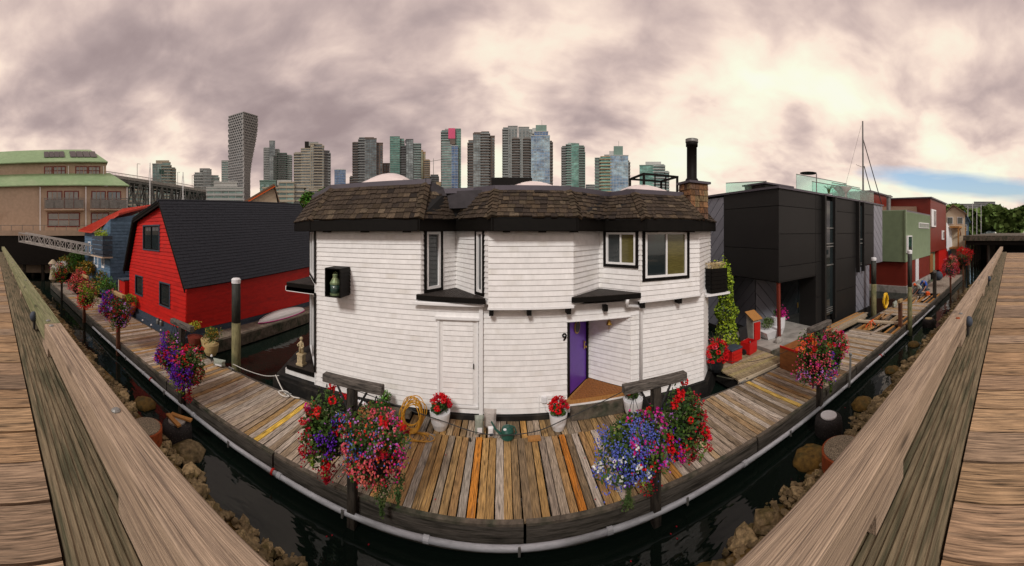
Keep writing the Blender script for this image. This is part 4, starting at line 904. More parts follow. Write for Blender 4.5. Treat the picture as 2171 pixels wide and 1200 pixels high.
M['beigesid'] = mat('cream_siding', (.55,.46,.33), .7, .1, 3); M['brownroof'] = mat('brown_shingle_roof', (.17,.105,.065), .9, .4, 12, bump=.3)
t = gable_house('beige_house','cream sided house with brown shingle roof and orange bargeboard behind the red barn',502,590,34,7.4,9.6,'beigesid','brownroof',peak=.9)
q = FM(fr(546,34)); q.hexa([(-2.6,-.5,7.1),(-2.35,-.5,7.1),(-2.35,-.42,7.1),(-2.6,-.42,7.1),(1.7,-.5,9.55),(1.9,-.5,9.55),(1.9,-.42,9.55),(1.7,-.42,9.55)]); q.build('bargeboard', M['forange'], t)
gable_house('cream_house','low cream house with flat dark-edged parapets behind the red barn',560,640,36,7.7,7.85,'beigesid','brownroof',win=0)
gable_house('low_house','small cream house behind the ridge of the red barn nearest the bridge',455,492,40,6.6,7.6,'beigesid','brownroof',win=1)

# ------------------------------------------------------------------ steel bridge
BR = thing('steel_bridge', 'long grey steel truss bridge with road deck behind the red barn', 'bridge', tuple(WR(345,491,165)))
pa, pe = WR(200,491,140), WR(470,491,215); pa.z = pe.z = 0
zd = 30.5
def bq(t, z): v = pa.lerp(pe,t); return Vector((v.x,v.y,z))
dirn = (pe-pa).normalized(); nrm = Vector((-dirn.y,dirn.x,0))*14
q = MB(); q.hexa([bq(0,zd-1.4),bq(1,zd-1.4),bq(1,zd-1.4)+nrm,bq(0,zd-1.4)+nrm,bq(0,zd),bq(1,zd),bq(1,zd)+nrm,bq(0,zd)+nrm]); q.build('road_deck', M['conc'], BR)
q = MB(); q.hexa([bq(0,zd+1.0),bq(1,zd+1.0),bq(1,zd+1.0)+nrm*.01,bq(0,zd+1.0)+nrm*.01,bq(0,zd+1.25),bq(1,zd+1.25),bq(1,zd+1.25)+nrm*.01,bq(0,zd+1.25)+nrm*.01])
for k in range(120): q.tube([bq(k/120,zd),bq(k/120,zd+1.1)], .07, 3, caps=False)
stuff(q.build('railing', M['conc'], BR))
nb_ = 26
for off in (Vector((0,0,0)), nrm):
    for k in range(nb_):
        t0, t1 = k/nb_, (k+1)/nb_; zb0 = zd-12-6*abs(math.cos(math.pi*t0*2))**3; zb1 = zd-12-6*abs(math.cos(math.pi*t1*2))**3
        q = MB(); q.tube([bq(t0,zd-1.4)+off,bq(t0,zb0)+off], .38, 4); q.build('truss_post', M['bridge'], BR)
        q = MB(); q.tube(([bq(t0,zd-1.4)+off,bq(t1,zb1)+off] if k % 2 else [bq(t0,zb0)+off,bq(t1,zd-1.4)+off]), .42, 4); q.build('truss_diagonal', M['bridge'], BR)
        q = MB(); q.tube([bq(t0,zb0)+off,bq(t1,zb1)+off], .5, 4); q.build('bottom_chord', M['bridge'], BR)
    q = MB(); q.tube([bq(0,zd-2.2)+off,bq(1,zd-2.2)+off], .6, 4); q.build('top_chord', M['bridge'], BR)
for t in (.08,.5,.95):
    q = MB(); v = bq(t,0)+nrm*.5; q.cbox((v.x,v.y,9), 5, 12, 18, math.atan2(dirn.y,dirn.x)); q.build('pier_leg', M['conc'], BR)
for k, t in enumerate((.25,.42,.55,.68,.8,.9)):
    v = bq(t,zd); lp = thing('bridge_lamp', 'slim grey lamp post on the bridge deck, '+('farthest left','second from the left','third from the left','third from the right','second from the right','farthest right')[k]+' of six', 'lamp post', tuple(v), 'lamp posts on the bridge')
    q = MB(); q.tube([v,v+Vector((0,0,7))], .13, 5); q.build('pole', M['steel'], lp); q = MB(); q.tube([v+Vector((0,0,7)),v+Vector((0,0,7.2))+dirn*2], .1, 5); q.build('arm', M['steel'], lp)
v = bq(.47,zd); sg_ = thing('road_sign', 'green overhead road sign on the steel bridge', 'sign', tuple(v))
q = MB(); q.tube([v,v+Vector((0,0,6.5)),v+Vector((0,0,6.5))-dirn*5], .15, 5); q.build('pole', M['steel'], sg_); v2 = v+Vector((0,0,5.4))-dirn*5; q = MB(); q.cbox(v2, 3.4,.15,2.6, math.atan2(dirn.y,dirn.x)); q.build('panel', M['can'], sg_)
for px, y, nm in ((318,345,'a'),(388,365,'b')):
    v = WR(px,430,60); mstt = thing('sailboat_mast', 'thin white sailboat mast with stays rising before the bridge, %s of the two' % ('left' if nm == 'a' else 'right'), 'mast', tuple(v), 'masts before the bridge')
    tp = WR(px,y,60); q = MB(); q.tube([v-Vector((0,0,8)),tp], .09, 5); q.build('mast', M['trimw'], mstt); q = MB(); q.tube([tp,v+Vector((-2.2,0,-5))], .03, 3); q.tube([tp,v+Vector((2.2,0,-5))], .02, 3); q.build('stay', M['steel'], mstt)

# ------------------------------------------------------------------ city towers
def tmat(n, c, c2, r=.12): return mat(n, c, r, .6, .22, (1,1,1.5), spec=.9, col2=c2, c2=(.42,.60), s2=.07, detail=2)  # patchy second tone paints varied reflections into the tower glass colour
GL = dict(teal=tmat('teal_glass',(.09,.20,.19),(.22,.36,.33)), blue=tmat('blue_glass',(.14,.24,.37),(.30,.43,.50)), dark=tmat('dark_glass',(.04,.055,.06),(.14,.17,.18)), grey=tmat('grey_glass',(.12,.16,.17),(.27,.32,.32)), green=tmat('green_glass_tower',(.06,.21,.175),(.17,.37,.31)), deep=tmat('deep_blue_glass',(.05,.13,.28),(.09,.18,.32)))
SL = dict(cream=mat('cream_slab',(.42,.37,.28),.8,.15,.2), grey=mat('grey_slab',(.27,.28,.27),.8,.15,.2), brown=mat('brown_slab',(.15,.115,.095),.8,.2,.2), light=mat('light_slab',(.45,.46,.44),.8,.1,.2), dark=mat('dark_slab',(.09,.09,.09),.8,.2,.2), tan=mat('tan_slab',(.40,.29,.17),.8,.15,.2), green=mat('green_slab',(.16,.25,.21),.6,.15,.2))
SL['vh'] = mat('pale_metal_box',(.33,.32,.31),.7,.1,.2)
M['pink'] = mat('pink_wrap', (.62,.09,.19), .7, .05, .2)
def tower(lab, px0, px1, ytop, r, bays, rot=0, depth=22, floor=3.0, extras=(), cat='tower', name='tower', antenna=None):
    """bays: (u0, u1, y front offset, top as a pixel row, style, glass, slab)"""
    F_ = fr((px0+px1)/2, r) @ Matrix.Rotation(math.radians(rot),4,'Z'); Wd = r*(px1-px0)/687
    t = thing(name, lab, cat, tuple(fr((px0+px1)/2,r) @ Vector((0,depth/2,0))), 'towers on the skyline')
    for u0, u1, yo, yt, st, gl, sl in bays:
        x0, x1 = (u0-.5)*Wd, (u1-.5)*Wd; zt_ = EYE+(491-yt)/687*r; D = depth-yo*.3
        q = FM(F_); q.box(x0,x1,yo,D,0,zt_)
        body = q.build('solid_bay' if st == 'solid' else 'glass_bay', SL[sl] if st == 'solid' else GL[gl], t)
        n = int(zt_/floor); q = FM(F_); pr_ = {'glass':.12,'balc':1.3,'solid':.15,'band':.35}[st]; th = {'glass':.28,'balc':.75,'solid':.3,'band':1.15}[st]
        for k in range(max(1,int(20/floor)), n+1):
            z = min(k*floor, zt_-.1)
            if st == 'solid':
                nw = max(2, int((x1-x0)/3.0))
                for w_ in range(nw): a = lerp(x0,x1,(w_+.22)/nw); b3 = lerp(x0,x1,(w_+.78)/nw); q.box(a,b3,yo-.25,yo-.01,z-2.3,z-.6,1)
                q.box(x0-.2,x1+.2,yo-.12,D+.1,z-.25,z)
            else: q.box(x0-pr_,x1+pr_,yo-pr_,D+pr_,z-th,z)
            if st == 'balc': q.box(x0-pr_+.05,x1+pr_-.05,yo-pr_,yo-pr_+.1,z,z+.5,1)
        if st in ('glass','band'):
            nm_ = max(2,int((x1-x0)/(2.6 if st == 'glass' else 4)))
            for w_ in range(nm_+1): x = lerp(x0,x1,w_/nm_); q.box(x-.09,x+.09,yo-.2,yo-.02,15,zt_)
        o = q.build('floor_slab', [SL[sl], GL[gl]] if st != 'solid' else [SL[sl], GL[gl]], t); stuff(o)
        q = FM(F_); q.box(x0-.3,x1+.3,yo-.3,D+.3,zt_,zt_+.7); q.build('parapet', SL[sl], t)
    for e in extras:
        u0,u1,yo,y0,y1,m_ = e; q = FM(F_); q.box((u0-.5)*Wd,(u1-.5)*Wd,yo,depth*.7,EYE+(491-y1)/687*r,EYE+(491-y0)/687*r); q.build('roof_box' if m_ != 'pink' else 'construction_wrap', M[m_] if m_ in M else SL[m_], t)
    if antenna:
        u, y0, y1 = antenna; q = FM(F_); q.tube([((u-.5)*Wd,8,EYE+(491-y1)/687*r),((u-.5)*Wd,8,EYE+(491-y0)/687*r)], .25, 4); q.build('antenna', M['steel'], t)
    return t
tower('pale teal glass tower farthest left with a rounded cream top behind the bridge',323,371,345,330,[(0,.45,2,347,'glass','teal','light'),(.45,.8,0,345,'balc','teal','cream'),(.8,1,3,355,'balc','teal','cream')],extras=[(.15,.75,4,338,345,'cream')])
tower('grey glass apartment tower with chamfered top left of the twisting tower',413,463,362,330,[(0,.35,2,366,'balc','grey','light'),(.35,.7,0,360,'band','grey','grey'),(.7,1,2,372,'balc','teal','light')],extras=[(.2,.65,4,355,361,'grey')])
tower('slim pale teal tower half hidden behind the left edge of the twisting tower',470,492,341,420,[(0,1,0,341,'band','teal','light')])
tower('slender pale tower with rounded top just right of the twisting tower',560,592,300,560,[(0,.35,4,312,'balc','grey','light'),(.35,.72,0,299,'glass','grey','grey'),(.72,1,5,315,'balc','grey','light')],extras=[(.35,.65,4,296,300,'light')])
tower('short dark balconied tower in front of the slender pale tower',580,618,326,440,[(0,.25,3,330,'band','dark','green'),(.25,.7,0,325,'balc','dark','green'),(.7,1,3,328,'balc','teal','light')])
tower('broad cream apartment tower with stepped corner balconies left of the white house roof',625,699,318,300,[(0,.18,4,322,'balc','grey','cream'),(.18,.45,1,315,'band','grey','cream'),(.45,.55,-.6,306,'solid','grey','cream'),(.55,.78,.6,306,'balc','dark','cream'),(.78,.84,-.4,310,'solid','grey','cream'),(.84,1,4,318,'balc','dark','grey')],extras=[(.28,.4,6,296,312,'dark'),(.4,.68,6,297,306,'grey')],floor=2.6)
tower('small deep blue curved glass tower seen alone above the roofs',709,733,360,600,[(0,1,0,360,'glass','deep','light')],extras=[(.1,.8,5,357,360,'light')])
tower('brown-grey tower with rounded bays and dark balconies left of the first skylight dome',749,812,296,360,[(0,.2,4,300,'balc','dark','brown'),(.2,.38,1,292,'balc','dark','grey'),(.38,.78,0,294,'glass','grey','brown'),(.78,1,3,302,'solid','dark','brown')],extras=[(.2,.7,5,288,294,'brown')],floor=2.9)
tower('low brown tower stepping down on the right of the brown-grey tower',806,826,345,380,[(0,1,0,347,'solid','dark','brown')])
tower('pale green glass tower with sloping top, left one of a touching pair',827,856,288,430,[(0,.7,0,290,'band','green','green'),(.7,1,4,293,'balc','green','grey')],extras=[(0,.6,4,287,290,'green')],floor=3.0)
tower('dark stepped glass tower, right one of a touching pair',851,891,302,390,[(0,.25,3,308,'balc','dark','dark'),(.25,.62,0,296,'glass','grey','dark'),(.62,1,2,304,'balc','teal','grey')],extras=[(.2,.5,5,294,297,'dark')])
tower('narrow tan tower standing behind the dark stepped tower',889,902,320,480,[(0,.6,0,319,'solid','green','tan'),(.6,1,2,322,'solid','green','tan')])
tower('low tan and brown tower beside the narrow tan tower',900,910,338,470,[(0,1,0,339,'balc','dark','tan')])
tower('dark unfinished low tower topped with steel bars beside the pink-wrapped tower',913,929,369,450,[(0,1,0,371,'balc','dark','dark')])
tower('slim teal and blue tower with a pink wrapped panel on top',937,977,272,360,[(0,.55,2,276,'balc','teal','grey'),(.0,.5,0,304,'band','teal','grey'),(.5,.85,-1,310,'glass','deep','light'),(.55,1,3,272,'band','green','green')],extras=[(.34,.70,-.5,272,294,'pink'),(.42,.7,-.3,294,306,'brown'),(.15,.35,5,270,276,'grey')],floor=2.9)
tower('brown apartment tower with curved glass front, right of the pink-wrapped tower',993,1049,287,340,[(0,.18,4,296,'balc','dark','brown'),(.18,.5,1,283,'glass','grey','brown'),(.5,.78,0,280,'balc','grey','brown'),(.78,1,3,287,'solid','dark','brown')],extras=[(.2,.75,5,277,283,'brown')],floor=2.9)
tower('wide grey double tower with toothed roofline behind the centre of the house',1067,1132,270,360,[(0,.16,2,270,'balc','grey','grey'),(.16,.46,0,268,'solid','grey','grey'),(.32,.5,-1.5,294,'balc','dark','brown'),(.5,.84,0,270,'solid','grey','grey'),(.68,.86,-1.5,294,'balc','dark','brown'),(.84,1,2,274,'band','grey','grey')],extras=[(.22,.42,4,266,270,'grey'),(.62,.82,4,266,271,'grey')],floor=2.9)
tower('tallest blue glass tower with a stepped green crown and antenna',1126,1170,288,340,[(0,.9,0,288,'glass','blue','light'),(.9,1,3,298,'balc','dark','brown'),(.15,.82,2,278,'glass','deep','light')],extras=[(.22,.75,3,263,278,'green'),(.05,.25,5,268,280,'light')],antenna=(.52,249,263),floor=3.3)
tower('green glass tower with rounded cap between two blue towers',1192,1241,307,370,[(0,.2,3,309,'balc','dark','grey'),(.2,.38,1,306,'balc','green','grey'),(.38,.72,0,305,'glass','green','green'),(.72,.93,1,309,'balc','dark','green'),(.86,1,3,322,'glass','green','light')],extras=[(.25,.6,5,300,306,'light')],floor=2.9)
tower('blue glass tower with slanting fin roof, antenna and tan balconies',1261,1334,330,320,[(0,.17,3,334,'band','dark','green'),(.17,.45,1,332,'balc','green','tan'),(.45,.97,0,330,'glass','blue','light'),(.95,1,3,340,'balc','dark','grey')],extras=[(.55,.82,3,308,330,'green'),(.42,.56,4,318,330,'light'),(.27,.45,5,325,333,'grey')],antenna=(.7,294,308),floor=3.2)
tower('low round-topped teal tower behind the black roof cage',1356,1417,352,330,[(0,.5,0,351,'glass','green','green'),(.5,.85,1,349,'balc','teal','light'),(.8,1,4,362,'balc','teal','light')],extras=[(.2,.75,4,341,351,'light')])
tower('low stepped brown building beneath the brown-grey tower',743,770,370,420,[(0,1,0,374,'balc','dark','brown')])
tower('low dark apartment block between the pink-wrapped tower and the tan towers',925,940,386,400,[(0,1,0,387,'solid','dark','tan')])
for px, y, s in ((1205,386,1),(1135,388,1)): pass
# low-rise blocks at the foot of the skyline
tower('curved white-framed glass low-rise left of the twisting tower base',438,515,398,180,[(0,1,0,399,'band','teal','light'),(.2,.85,6,384,'solid','grey','light')],depth=18,cat='building',name='low_rise',floor=2.6)
tower('white and glass terraced low-rise between the slender and the broad towers',556,645,392,170,[(0,.4,3,398,'balc','teal','cream'),(.4,.75,0,388,'band','teal','cream'),(.75,1,2,392,'balc','grey','cream')],depth=16,cat='building',name='low_rise',floor=2.4,extras=[(.35,.7,6,378,389,'light')])
tower('low green-grey block with trees left of the terraced low-rise',551,585,384,230,[(0,1,0,384,'solid','teal','green')],depth=16,cat='building',name='low_rise')
for a_, b_2, y, rr, g_, s_ in ((270,330,395,260,'teal','cream'),(372,415,402,280,'grey','light'),(392,440,408,200,'teal','light'),(655,690,400,240,'grey','cream'),(1140,1190,396,500,'grey','cream'),(1242,1262,392,480,'dark','grey'),(1335,1357,396,450,'grey','light'),(1500,1560,440,420,'grey','cream')):
    tower({270:'pale low block seen through the bridge truss',372:'small pale block under the bridge deck beside the grey tower',392:'teal and white block under the right end of the bridge',655:'cream low block at the left end of the shingle roof',1140:'low pale block hidden behind the middle roof edge',1242:'low dark block between the green and the blue tower',1335:'low pale block left of the round-topped teal tower',1500:'low pale block behind the chimney'}[a_],a_,b_2,y,rr,[(0,1,0,y,'band',g_,s_)],cat='building',name='low_rise')
# twisting tower of stacked boxes
VH = thing('twisting_tower', 'tall grey tower of staggered box balconies, narrow at the base and widening upwards', 'tower', tuple(WR(515,491,400)), 'towers on the skyline')
def vh(z):
    t = min(1, max(0, (z-70)/75)); t = t*t*(3-2*t)   # 0 = narrow base, 1 = full top
    L_, C_, R_ = -19.0, 0.0+lerp(1.5,.5,t), lerp(9.5,19.6,t)
    return (L_, 16), (C_, 0), (R_, lerp(9,15,t)), (R_-14+lerp(4,0,t), 34), (L_+3, 34)
FV = fr(515,400); zt_ = EYE+(491-237)/687*400; nf = 46; fh = zt_/nf
q = FM(FV)
for k in range(nf):
    a, b2 = vh(k*fh), vh((k+1)*fh); n0 = len(q.v)
    sh = .9
    pa_ = [Vector((*p,k*fh)) for p in a]; c_ = sum(pa_, Vector())/5; q.v += [tuple(c_.lerp(p,.93)) for p in pa_]; pb_ = [Vector((*p,(k+1)*fh)) for p in a]; c_ = sum(pb_, Vector())/5; q.v += [tuple(c_.lerp(p,.93)) for p in pb_]
    for i in range(5): j = (i+1)%5; q.f.append((n0+i,n0+j,n0+5+j,n0+5+i)); q.m.append(0)
    q.f.append(tuple(n0+5+i for i in range(5))); q.m.append(0)
q.build('dark_core', GL['dark'], VH)
q = FM(FV); q2 = FM(FV)
for k in range(nf+1):
    a = vh(min(k,nf-1)*fh); z = k*fh; q.prism(a, z-.5, z+.42)
    if k < nf:
        for (p, p2, nn_) in ((a[0],a[1],8),(a[1],a[2],9),):
            p, p2 = Vector(p), Vector(p2); n_ = nn_
            for w_ in range(n_+1):
                u = (w_+(.5 if k % 2 else 0))/n_
                if u > 1.001: continue
                c_ = p.lerp(p2,min(u,.97)); d = (p2-p).normalized(); nn = Vector((d.y,-d.x)); e0 = c_-d*.35; e1 = c_+d*.35
                q2.hexa([(e0.x,e0.y,z),(e1.x,e1.y,z),(e1.x-nn.x*2,e1.y-nn.y*2,z),(e0.x-nn.x*2,e0.y-nn.y*2,z),(e0.x,e0.y,z+fh),(e1.x,e1.y,z+fh),(e1.x-nn.x*2,e1.y-nn.y*2,z+fh),(e0.x-nn.x*2,e0.y-nn.y*2,z+fh)])
stuff(q.build('floor_slab', SL['vh'], VH)); stuff(q2.build('balcony_fin', SL['vh'], VH))
# tower crane
cr_ = thing('tower_crane', 'distant construction crane jib between the tan tower and the pink-wrapped tower', 'crane', tuple(WR(921,491,420)))
v = WR(921,341,420); q = MB(); q.tube([WR(919,372,420),WR(919,336,420)], .4, 4); q.build('mast', M['steel'], cr_); q = MB(); q.tube([WR(908,343,420),WR(938,338,420)], .35, 4); q.build('jib', M['steel'], cr_)
# ------------------------------------------------------------------ charcoal house on the right
KH = thing('charcoal_house', 'modern charcoal panelled floating house with roof terrace of green glass', 'house', (15,12,0))
q = MB(); q.box(10.42,21.4,9.12,17,2.86,6.6); q.box(13.15,19.2,9.12,17,-.1,2.9); q.box(11.45,13.2,11.55,17,-.1,2.9); q.build('inner_wall', M['joint'], KH)
def panels(p0, p1, us, zs, mk, nm='cladding_panel', skip=()):
    for i in range(len(us)-1):
        for j in range(len(zs)-1):
            if (i,j) in skip: continue
            q = MB(); q.fbox(p0,p1,us[i]+.012,us[i+1]-.012,-.1,0,zs[j]+.012,zs[j+1]-.012); q.build(nm, M[mk], KH)
def clip(poly, fn):
    out_ = []
    for i in range(len(poly)):
        a, b2 = poly[i], poly[(i+1)%len(poly)]; fa, fb = fn(a), fn(b2)
        if fa >= 0: out_.append(a)
        if fa*fb < 0: t = fa/(fa-fb); out_.append((a[0]+(b2[0]-a[0])*t, a[1]+(b2[1]-a[1])*t))
    return out_
def diag(p0, p1, u0, u1, z0, z1, step=.62, sgn=1, mk='grclad'):
    p0v = Vector(p0); d = (Vector(p1)-p0v).normalized(); n = Vector((d.y,-d.x))
    rect = [(u0,z0),(u1,z0),(u1,z1),(u0,z1)]; k = -40
    for k in range(-30,40):
        c0, c1 = k*step, (k+1)*step-.04
        pl = clip(clip(rect, lambda p: (p[1]+sgn*p[0])-c0), lambda p: c1-(p[1]+sgn*p[0]))
        if len(pl) < 3: continue
        q = MB(); nn = len(pl); f = [(*(p0v+d*u+n*0.0),z) for u,z in pl]; bk = [(*(p0v+d*u-n*.03),z) for u,z in pl]
        q.v = f+bk; q.f = [tuple(range(nn)), tuple(reversed(range(nn,2*nn)))]+[(i,nn+i,nn+(i+1)%nn,(i+1)%nn) for i in range(nn)]; q.m = [0]*len(q.f)
        q.build('diagonal_panel', M[mk], KH)
TZ = 6.68
# upper box, left face (x = 10.3, seen along the gap) then dock face
panels((10.3,12.65),(10.3,9.0),[0,3.65],[2.72,4.1,5.95,TZ],'dkclad')
panels((10.3,9.0),(21.4,9.0),[0,2.75],[2.72,3.35,4.75,5.95,TZ],'dkclad')
panels((10.3,9.0),(21.4,9.0),[4.35,7.0],[0,1.6,3.35,4.75,5.95,TZ],'dkclad')
panels((10.3,9.0),(21.4,9.0),[2.75,3.3],[0,1.6,3.35,4.75,5.95,TZ],'dkclad')
q = MB(); q.box(10.32,13.1,9.0,11.4,2.68,2.72); q.build('overhang_soffit', M['dkclad'], KH)
panels((13.05,11.4),(13.05,9.02),[0,1.2,2.38],[0,2.68],'dkclad')
q = MB(); q.box(13.02,13.045,10.0,11.3,.1,2.5); dq = q.build('glass_door', M['glass'], KH); q = MB(); q.box(12.97,13.02,10.05,10.09,1.0,1.25); q.build('handle', M['brass'], dq)
# slot windows between upright fins
for ux0, ux1, z0 in ((3.35,4.3,.55),(7.1,7.75,2.7)):
    X0, X1 = 10.3+ux0, 10.3+ux1
    q = MB(); q.box(X0-.09,X0+.05,8.78,9.02,z0-.3,TZ); q.box(X1-.05,X1+.09,8.78,9.02,z0-.3,TZ); q.build('fin', M['dkclad'], KH)
    q = MB(); q.box(X0+.05,X1-.05,8.95,9.0,z0,TZ-.25); wq = q.build('window', M['glass'], KH)
    for z in ([3.1,4.05,4.2,5.0] if z0 < 1 else [4.1,4.35]): q = MB(); q.box(X0+.05,X1-.05,8.9,8.949,z,z+.06); q.build('bar', M['steel'], wq)
    for z in (.7,.8,.9) if z0 < 1 else (2.8,2.9): q = MB(); q.box(X0+.12,X1-.12,8.9,8.949,z,z+.03); q.build('bar', M['steel'], wq)
panels((10.3,9.0),(21.4,9.0),[7.85,9.6],[2.7,4.75,5.95,TZ],'dkclad')
diag((10.3,9.0),(21.4,9.0),7.0,8.9,0,2.66,sgn=1); diag((10.3,9.0),(21.4,9.0),9.62,11.1,2.7,TZ,sgn=1)
diag((10.3,16.5),(10.3,9.0),0,3.83,0,TZ-.1,sgn=-1); diag((11.3,16.5),(11.3,11.4),0,5.1,0,2.72,sgn=-1); diag((11.3,11.4),(13.0,11.4),0,1.7,0,2.72,sgn=1)
q = MB(); q.box(10.22,21.5,8.92,17,TZ,TZ+.09); q.build('roof_edge', M['flash'], KH); q = MB(); q.box(10.3,21.4,9.0,17,TZ+.09,TZ+.11); q.build('roof_surface', M['roofing'], KH)
q = MB(); q.box(11.0,19.3,8.95,17,-.7,-.02); q.build('hull', M['blackmat'], KH)
# raking red post
rpst = MB(); a, b2 = Vector((10.62,9.25,.16)), Vector((10.42,9.12,2.70)); rpst.tube([a,b2], .085, 4); rpst.build('raking_post', M['redpost'], KH)
# roof terrace: balustrade, planter, heater, hatch
def glassp(pA, pB, z0, z1, parent):
    q = MB(); q.fbox(pA,pB,0,(Vector(pB)-Vector(pA)).length,-.012,.012,z0,z1); q.build('glass_panel', M['wglass'], parent); q = MB(); q.fbox(pA,pB,0,(Vector(pB)-Vector(pA)).length,-.025,.025,z1,z1+.04); q.build('rail', M['steel'], parent)
bt = thing('glass_balustrade', 'pale green glass balustrade round the roof terrace of the charcoal house', 'balustrade', (18,12,6.8))
z0 = TZ+.11
for pA, pB, h in (((14.6,10.3),(17.3,10.0),.8),((17.3,10.0),(21.2,9.6),.85),((15.6,12.2),(20.8,11.6),1.55),((20.8,11.6),(21.4,13.5),1.55),((17.8,11.0),(21.0,10.6),1.2)): glassp(pA,pB,z0,z0+h,bt)
bt2 = thing('glass_balustrade', 'small green glass balustrade panel beside the roof hatch of the charcoal house', 'balustrade', (11.2,11.5,6.8)); glassp((10.9,13.2),(12.0,11.3),z0,z0+.6,bt2)
q = MB(); q.box(11.6,13.6,11.0,12.5,z0,z0+.42); hh_ = thing('roof_hatch_cover', 'black padded hot-tub-like cover box on the charcoal house roof', 'cover', (12.6,11.7,z0)); q.build('box', M['blackmat'], hh_); q = MB(); q.box(11.5,13.75,10.9,12.6,z0+.42,z0+.5); q.build('lid', M['flash'], hh_)
rh = thing('patio_heater', 'round flat-topped black parasol lamp on the roof terrace', 'parasol', (14.6,10.0,z0)); v = WR(1731,400,17.7)
q = MB(); q.tube([(v.x,v.y,z0),(v.x,v.y,8.0)], .03, 6); q.build('pole', M['steel'], rh); q = MB(); q.lathe((v.x-.35,v.y+.3,8.0), [(.45,0),(.46,.03),(.2,.08),(.001,.09)], 20); q.build('disc', M['black'], rh)
pl_ = thing('roof_planter', 'wide pale concrete bowl planter behind the glass on the roof terrace', 'planter', (17.9,10.9,z0)); v = WR(1786,405,20.5)
q = MB(); q.lathe((v.x,v.y,z0), [(.35,0),(.28,.35),(.3,.5),(.62,.85),(.58,.86)], 18); q.build('bowl', M['conc'], pl_, smooth=True)
ms = thing('sailboat_mast', 'tall grey sailboat mast with furled stays behind the charcoal house', 'mast', (28,16,0))
tp = WR(1829,257,34); bt_ = WR(1831,430,34); q = MB(); q.tube([bt_-Vector((0,0,6)),tp], [.13,.08], 8); q.build('mast', M['steel'], ms)
for (x0,y0),(x1,y1),r_ in (((1830,296),(1869,432),.05),((1832,352),(1851,424),.05),((1826,266),(1780,440),.012),((1815,349),(1832,356),.02)): q = MB(); q.tube([WR(x0,y0,34),WR(x1,y1,34)], r_, 5); q.build('stay', M['cable'], ms)
# ------------------------------------------------------------------ green, oxide red and shingled houses farther right
GH = thing('green_house', 'green corrugated metal floating house with oxide red ground floor', 'house', (30,12,0))
q = MB(); q.box(26.75,35,9.15,16,0,6.5); q.build('inner_wall', M['oxred'], GH)
def corr(p0, p1, z0, z1, nm='corrugated_wall'):
    q = MB(); p0v = Vector(p0); p1v = Vector(p1); d = (p1v-p0v).normalized(); n = Vector((d.y,-d.x)); k = int((z1-z0)/.075)
    for i in range(k):
        za, zm, zb_ = lerp(z0,z1,i/k), lerp(z0,z1,(i+.5)/k), lerp(z0,z1,(i+1)/k)
        A_, B_ = p0v, p1v; o = n*.035
        q.face([(*A_,za),(*B_,za),(*(B_+o),zm),(*(A_+o),zm)]); q.face([(*(A_+o),zm),(*(B_+o),zm),(*B_,zb_),(*A_,zb_)])
    return q.build(nm, M['corr'], GH)
corr((26.6,13.5),(26.6,9.0),2.2,6.72); corr((26.6,9.0),(35.2,9.0),2.2,6.6)
q = MB(); q.box(26.5,26.66,8.94,9.06,2.2,6.75); q.build('corner_trim', M['corr'], GH)
q = MB(); q.box(26.6,35.2,9.0,16,6.6,6.74); q.build('roof_edge', M['flash'], GH)
q = MB(); q.box(26.8,35.1,9.05,9.14,.1,2.2); q.build('lower_wall', M['oxred'], GH)
q = MB(); q.box(29.6,30.6,8.98,9.04,.1,2.2); q.build('door', M['pot'], GH)
q = MB(); q.box(26.6,35,8.9,16,-.5,.08); q.build('hull', M['conc'], GH)
q = MB(); q.box(26.45,26.6,11.2,11.75,3.6,5.0); wq = q.build('window', M['trimw'], GH); q = MB(); q.box(26.43,26.449,11.3,11.65,3.7,4.7); q.build('pane', M['glassg'], wq)
q = MB(); q.box(26.55,27.9,8.8,8.99,3.0,4.5); wq = q.build('window', M['trimw'], GH); q = MB(); q.box(26.8,27.75,8.78,8.799,3.1,4.4); q.build('pane', M['glassg'], wq)
q = MB(); q.box(30.5,34.4,8.9,8.99,5.2,5.75); wq = q.build('window', M['trimw'], GH); q = MB(); q.box(30.6,34.3,8.88,8.899,5.27,5.68); q.build('pane', M['glassg'], wq)
v = WR(1884,450,30); q = MB(); q.lathe((v.x,v.y,6.6), [(.2,0),(.2,1.35),(.26,1.4),(.26,1.6),(.2,1.62)], 12); q.build('flue', M['steel'], GH)
OH = thing('oxide_house', 'tall dark red floating house next to the green corrugated one', 'house', (40,12,0))
q = MB(); q.box(35.3,44,9.0,17,2.5,8.6); q.build('wall', M['oxred'], OH); q = MB(); q.box(30,36,14,20,6.5,8.9); q.build('wall', M['oxred'], OH); q = MB(); q.box(35.1,44.2,8.8,17.2,8.6,8.75); q.build('roof', M['flash'], OH); q = MB(); q.box(29.8,36,13.8,20,8.9,9.05); q.build('roof', M['flash'], OH)
q = MB(); q.box(35.5,40,9.6,17,0,2.5); q.build('lower_wall', M['corr'], OH); q = MB(); q.box(40,46,9.1,17,0,2.45); q.build('lower_wall', M['bred'], OH)
for x0, x1, za, zb_ in ((35.4,37.5,5.4,7.4),(41.0,42.2,3.8,5.0)): q = MB(); q.box(x0,x1,8.85,8.99,za,zb_); wq = q.build('window', M['trimw'], OH); q = MB(); q.box(lerp(x0,x1,.45),x1-.15,8.83,8.849,za+.15,zb_-.15); q.build('pane', M['glass'], wq)
q = MB(); q.box(35.25,36.6,9.02,9.5,.2,2.3); q.build('door', M['ply'], OH)
q = MB(); q.hexa([(29,10.5,6.75),(35.2,10.5,6.75),(35.2,14,6.75),(29,14,6.75),(31,12.5,7.0),(35.2,10.6,7.7),(35.2,14,7.8),(31,14,7.4)]); q.build('roof', M['brownroof'], OH)
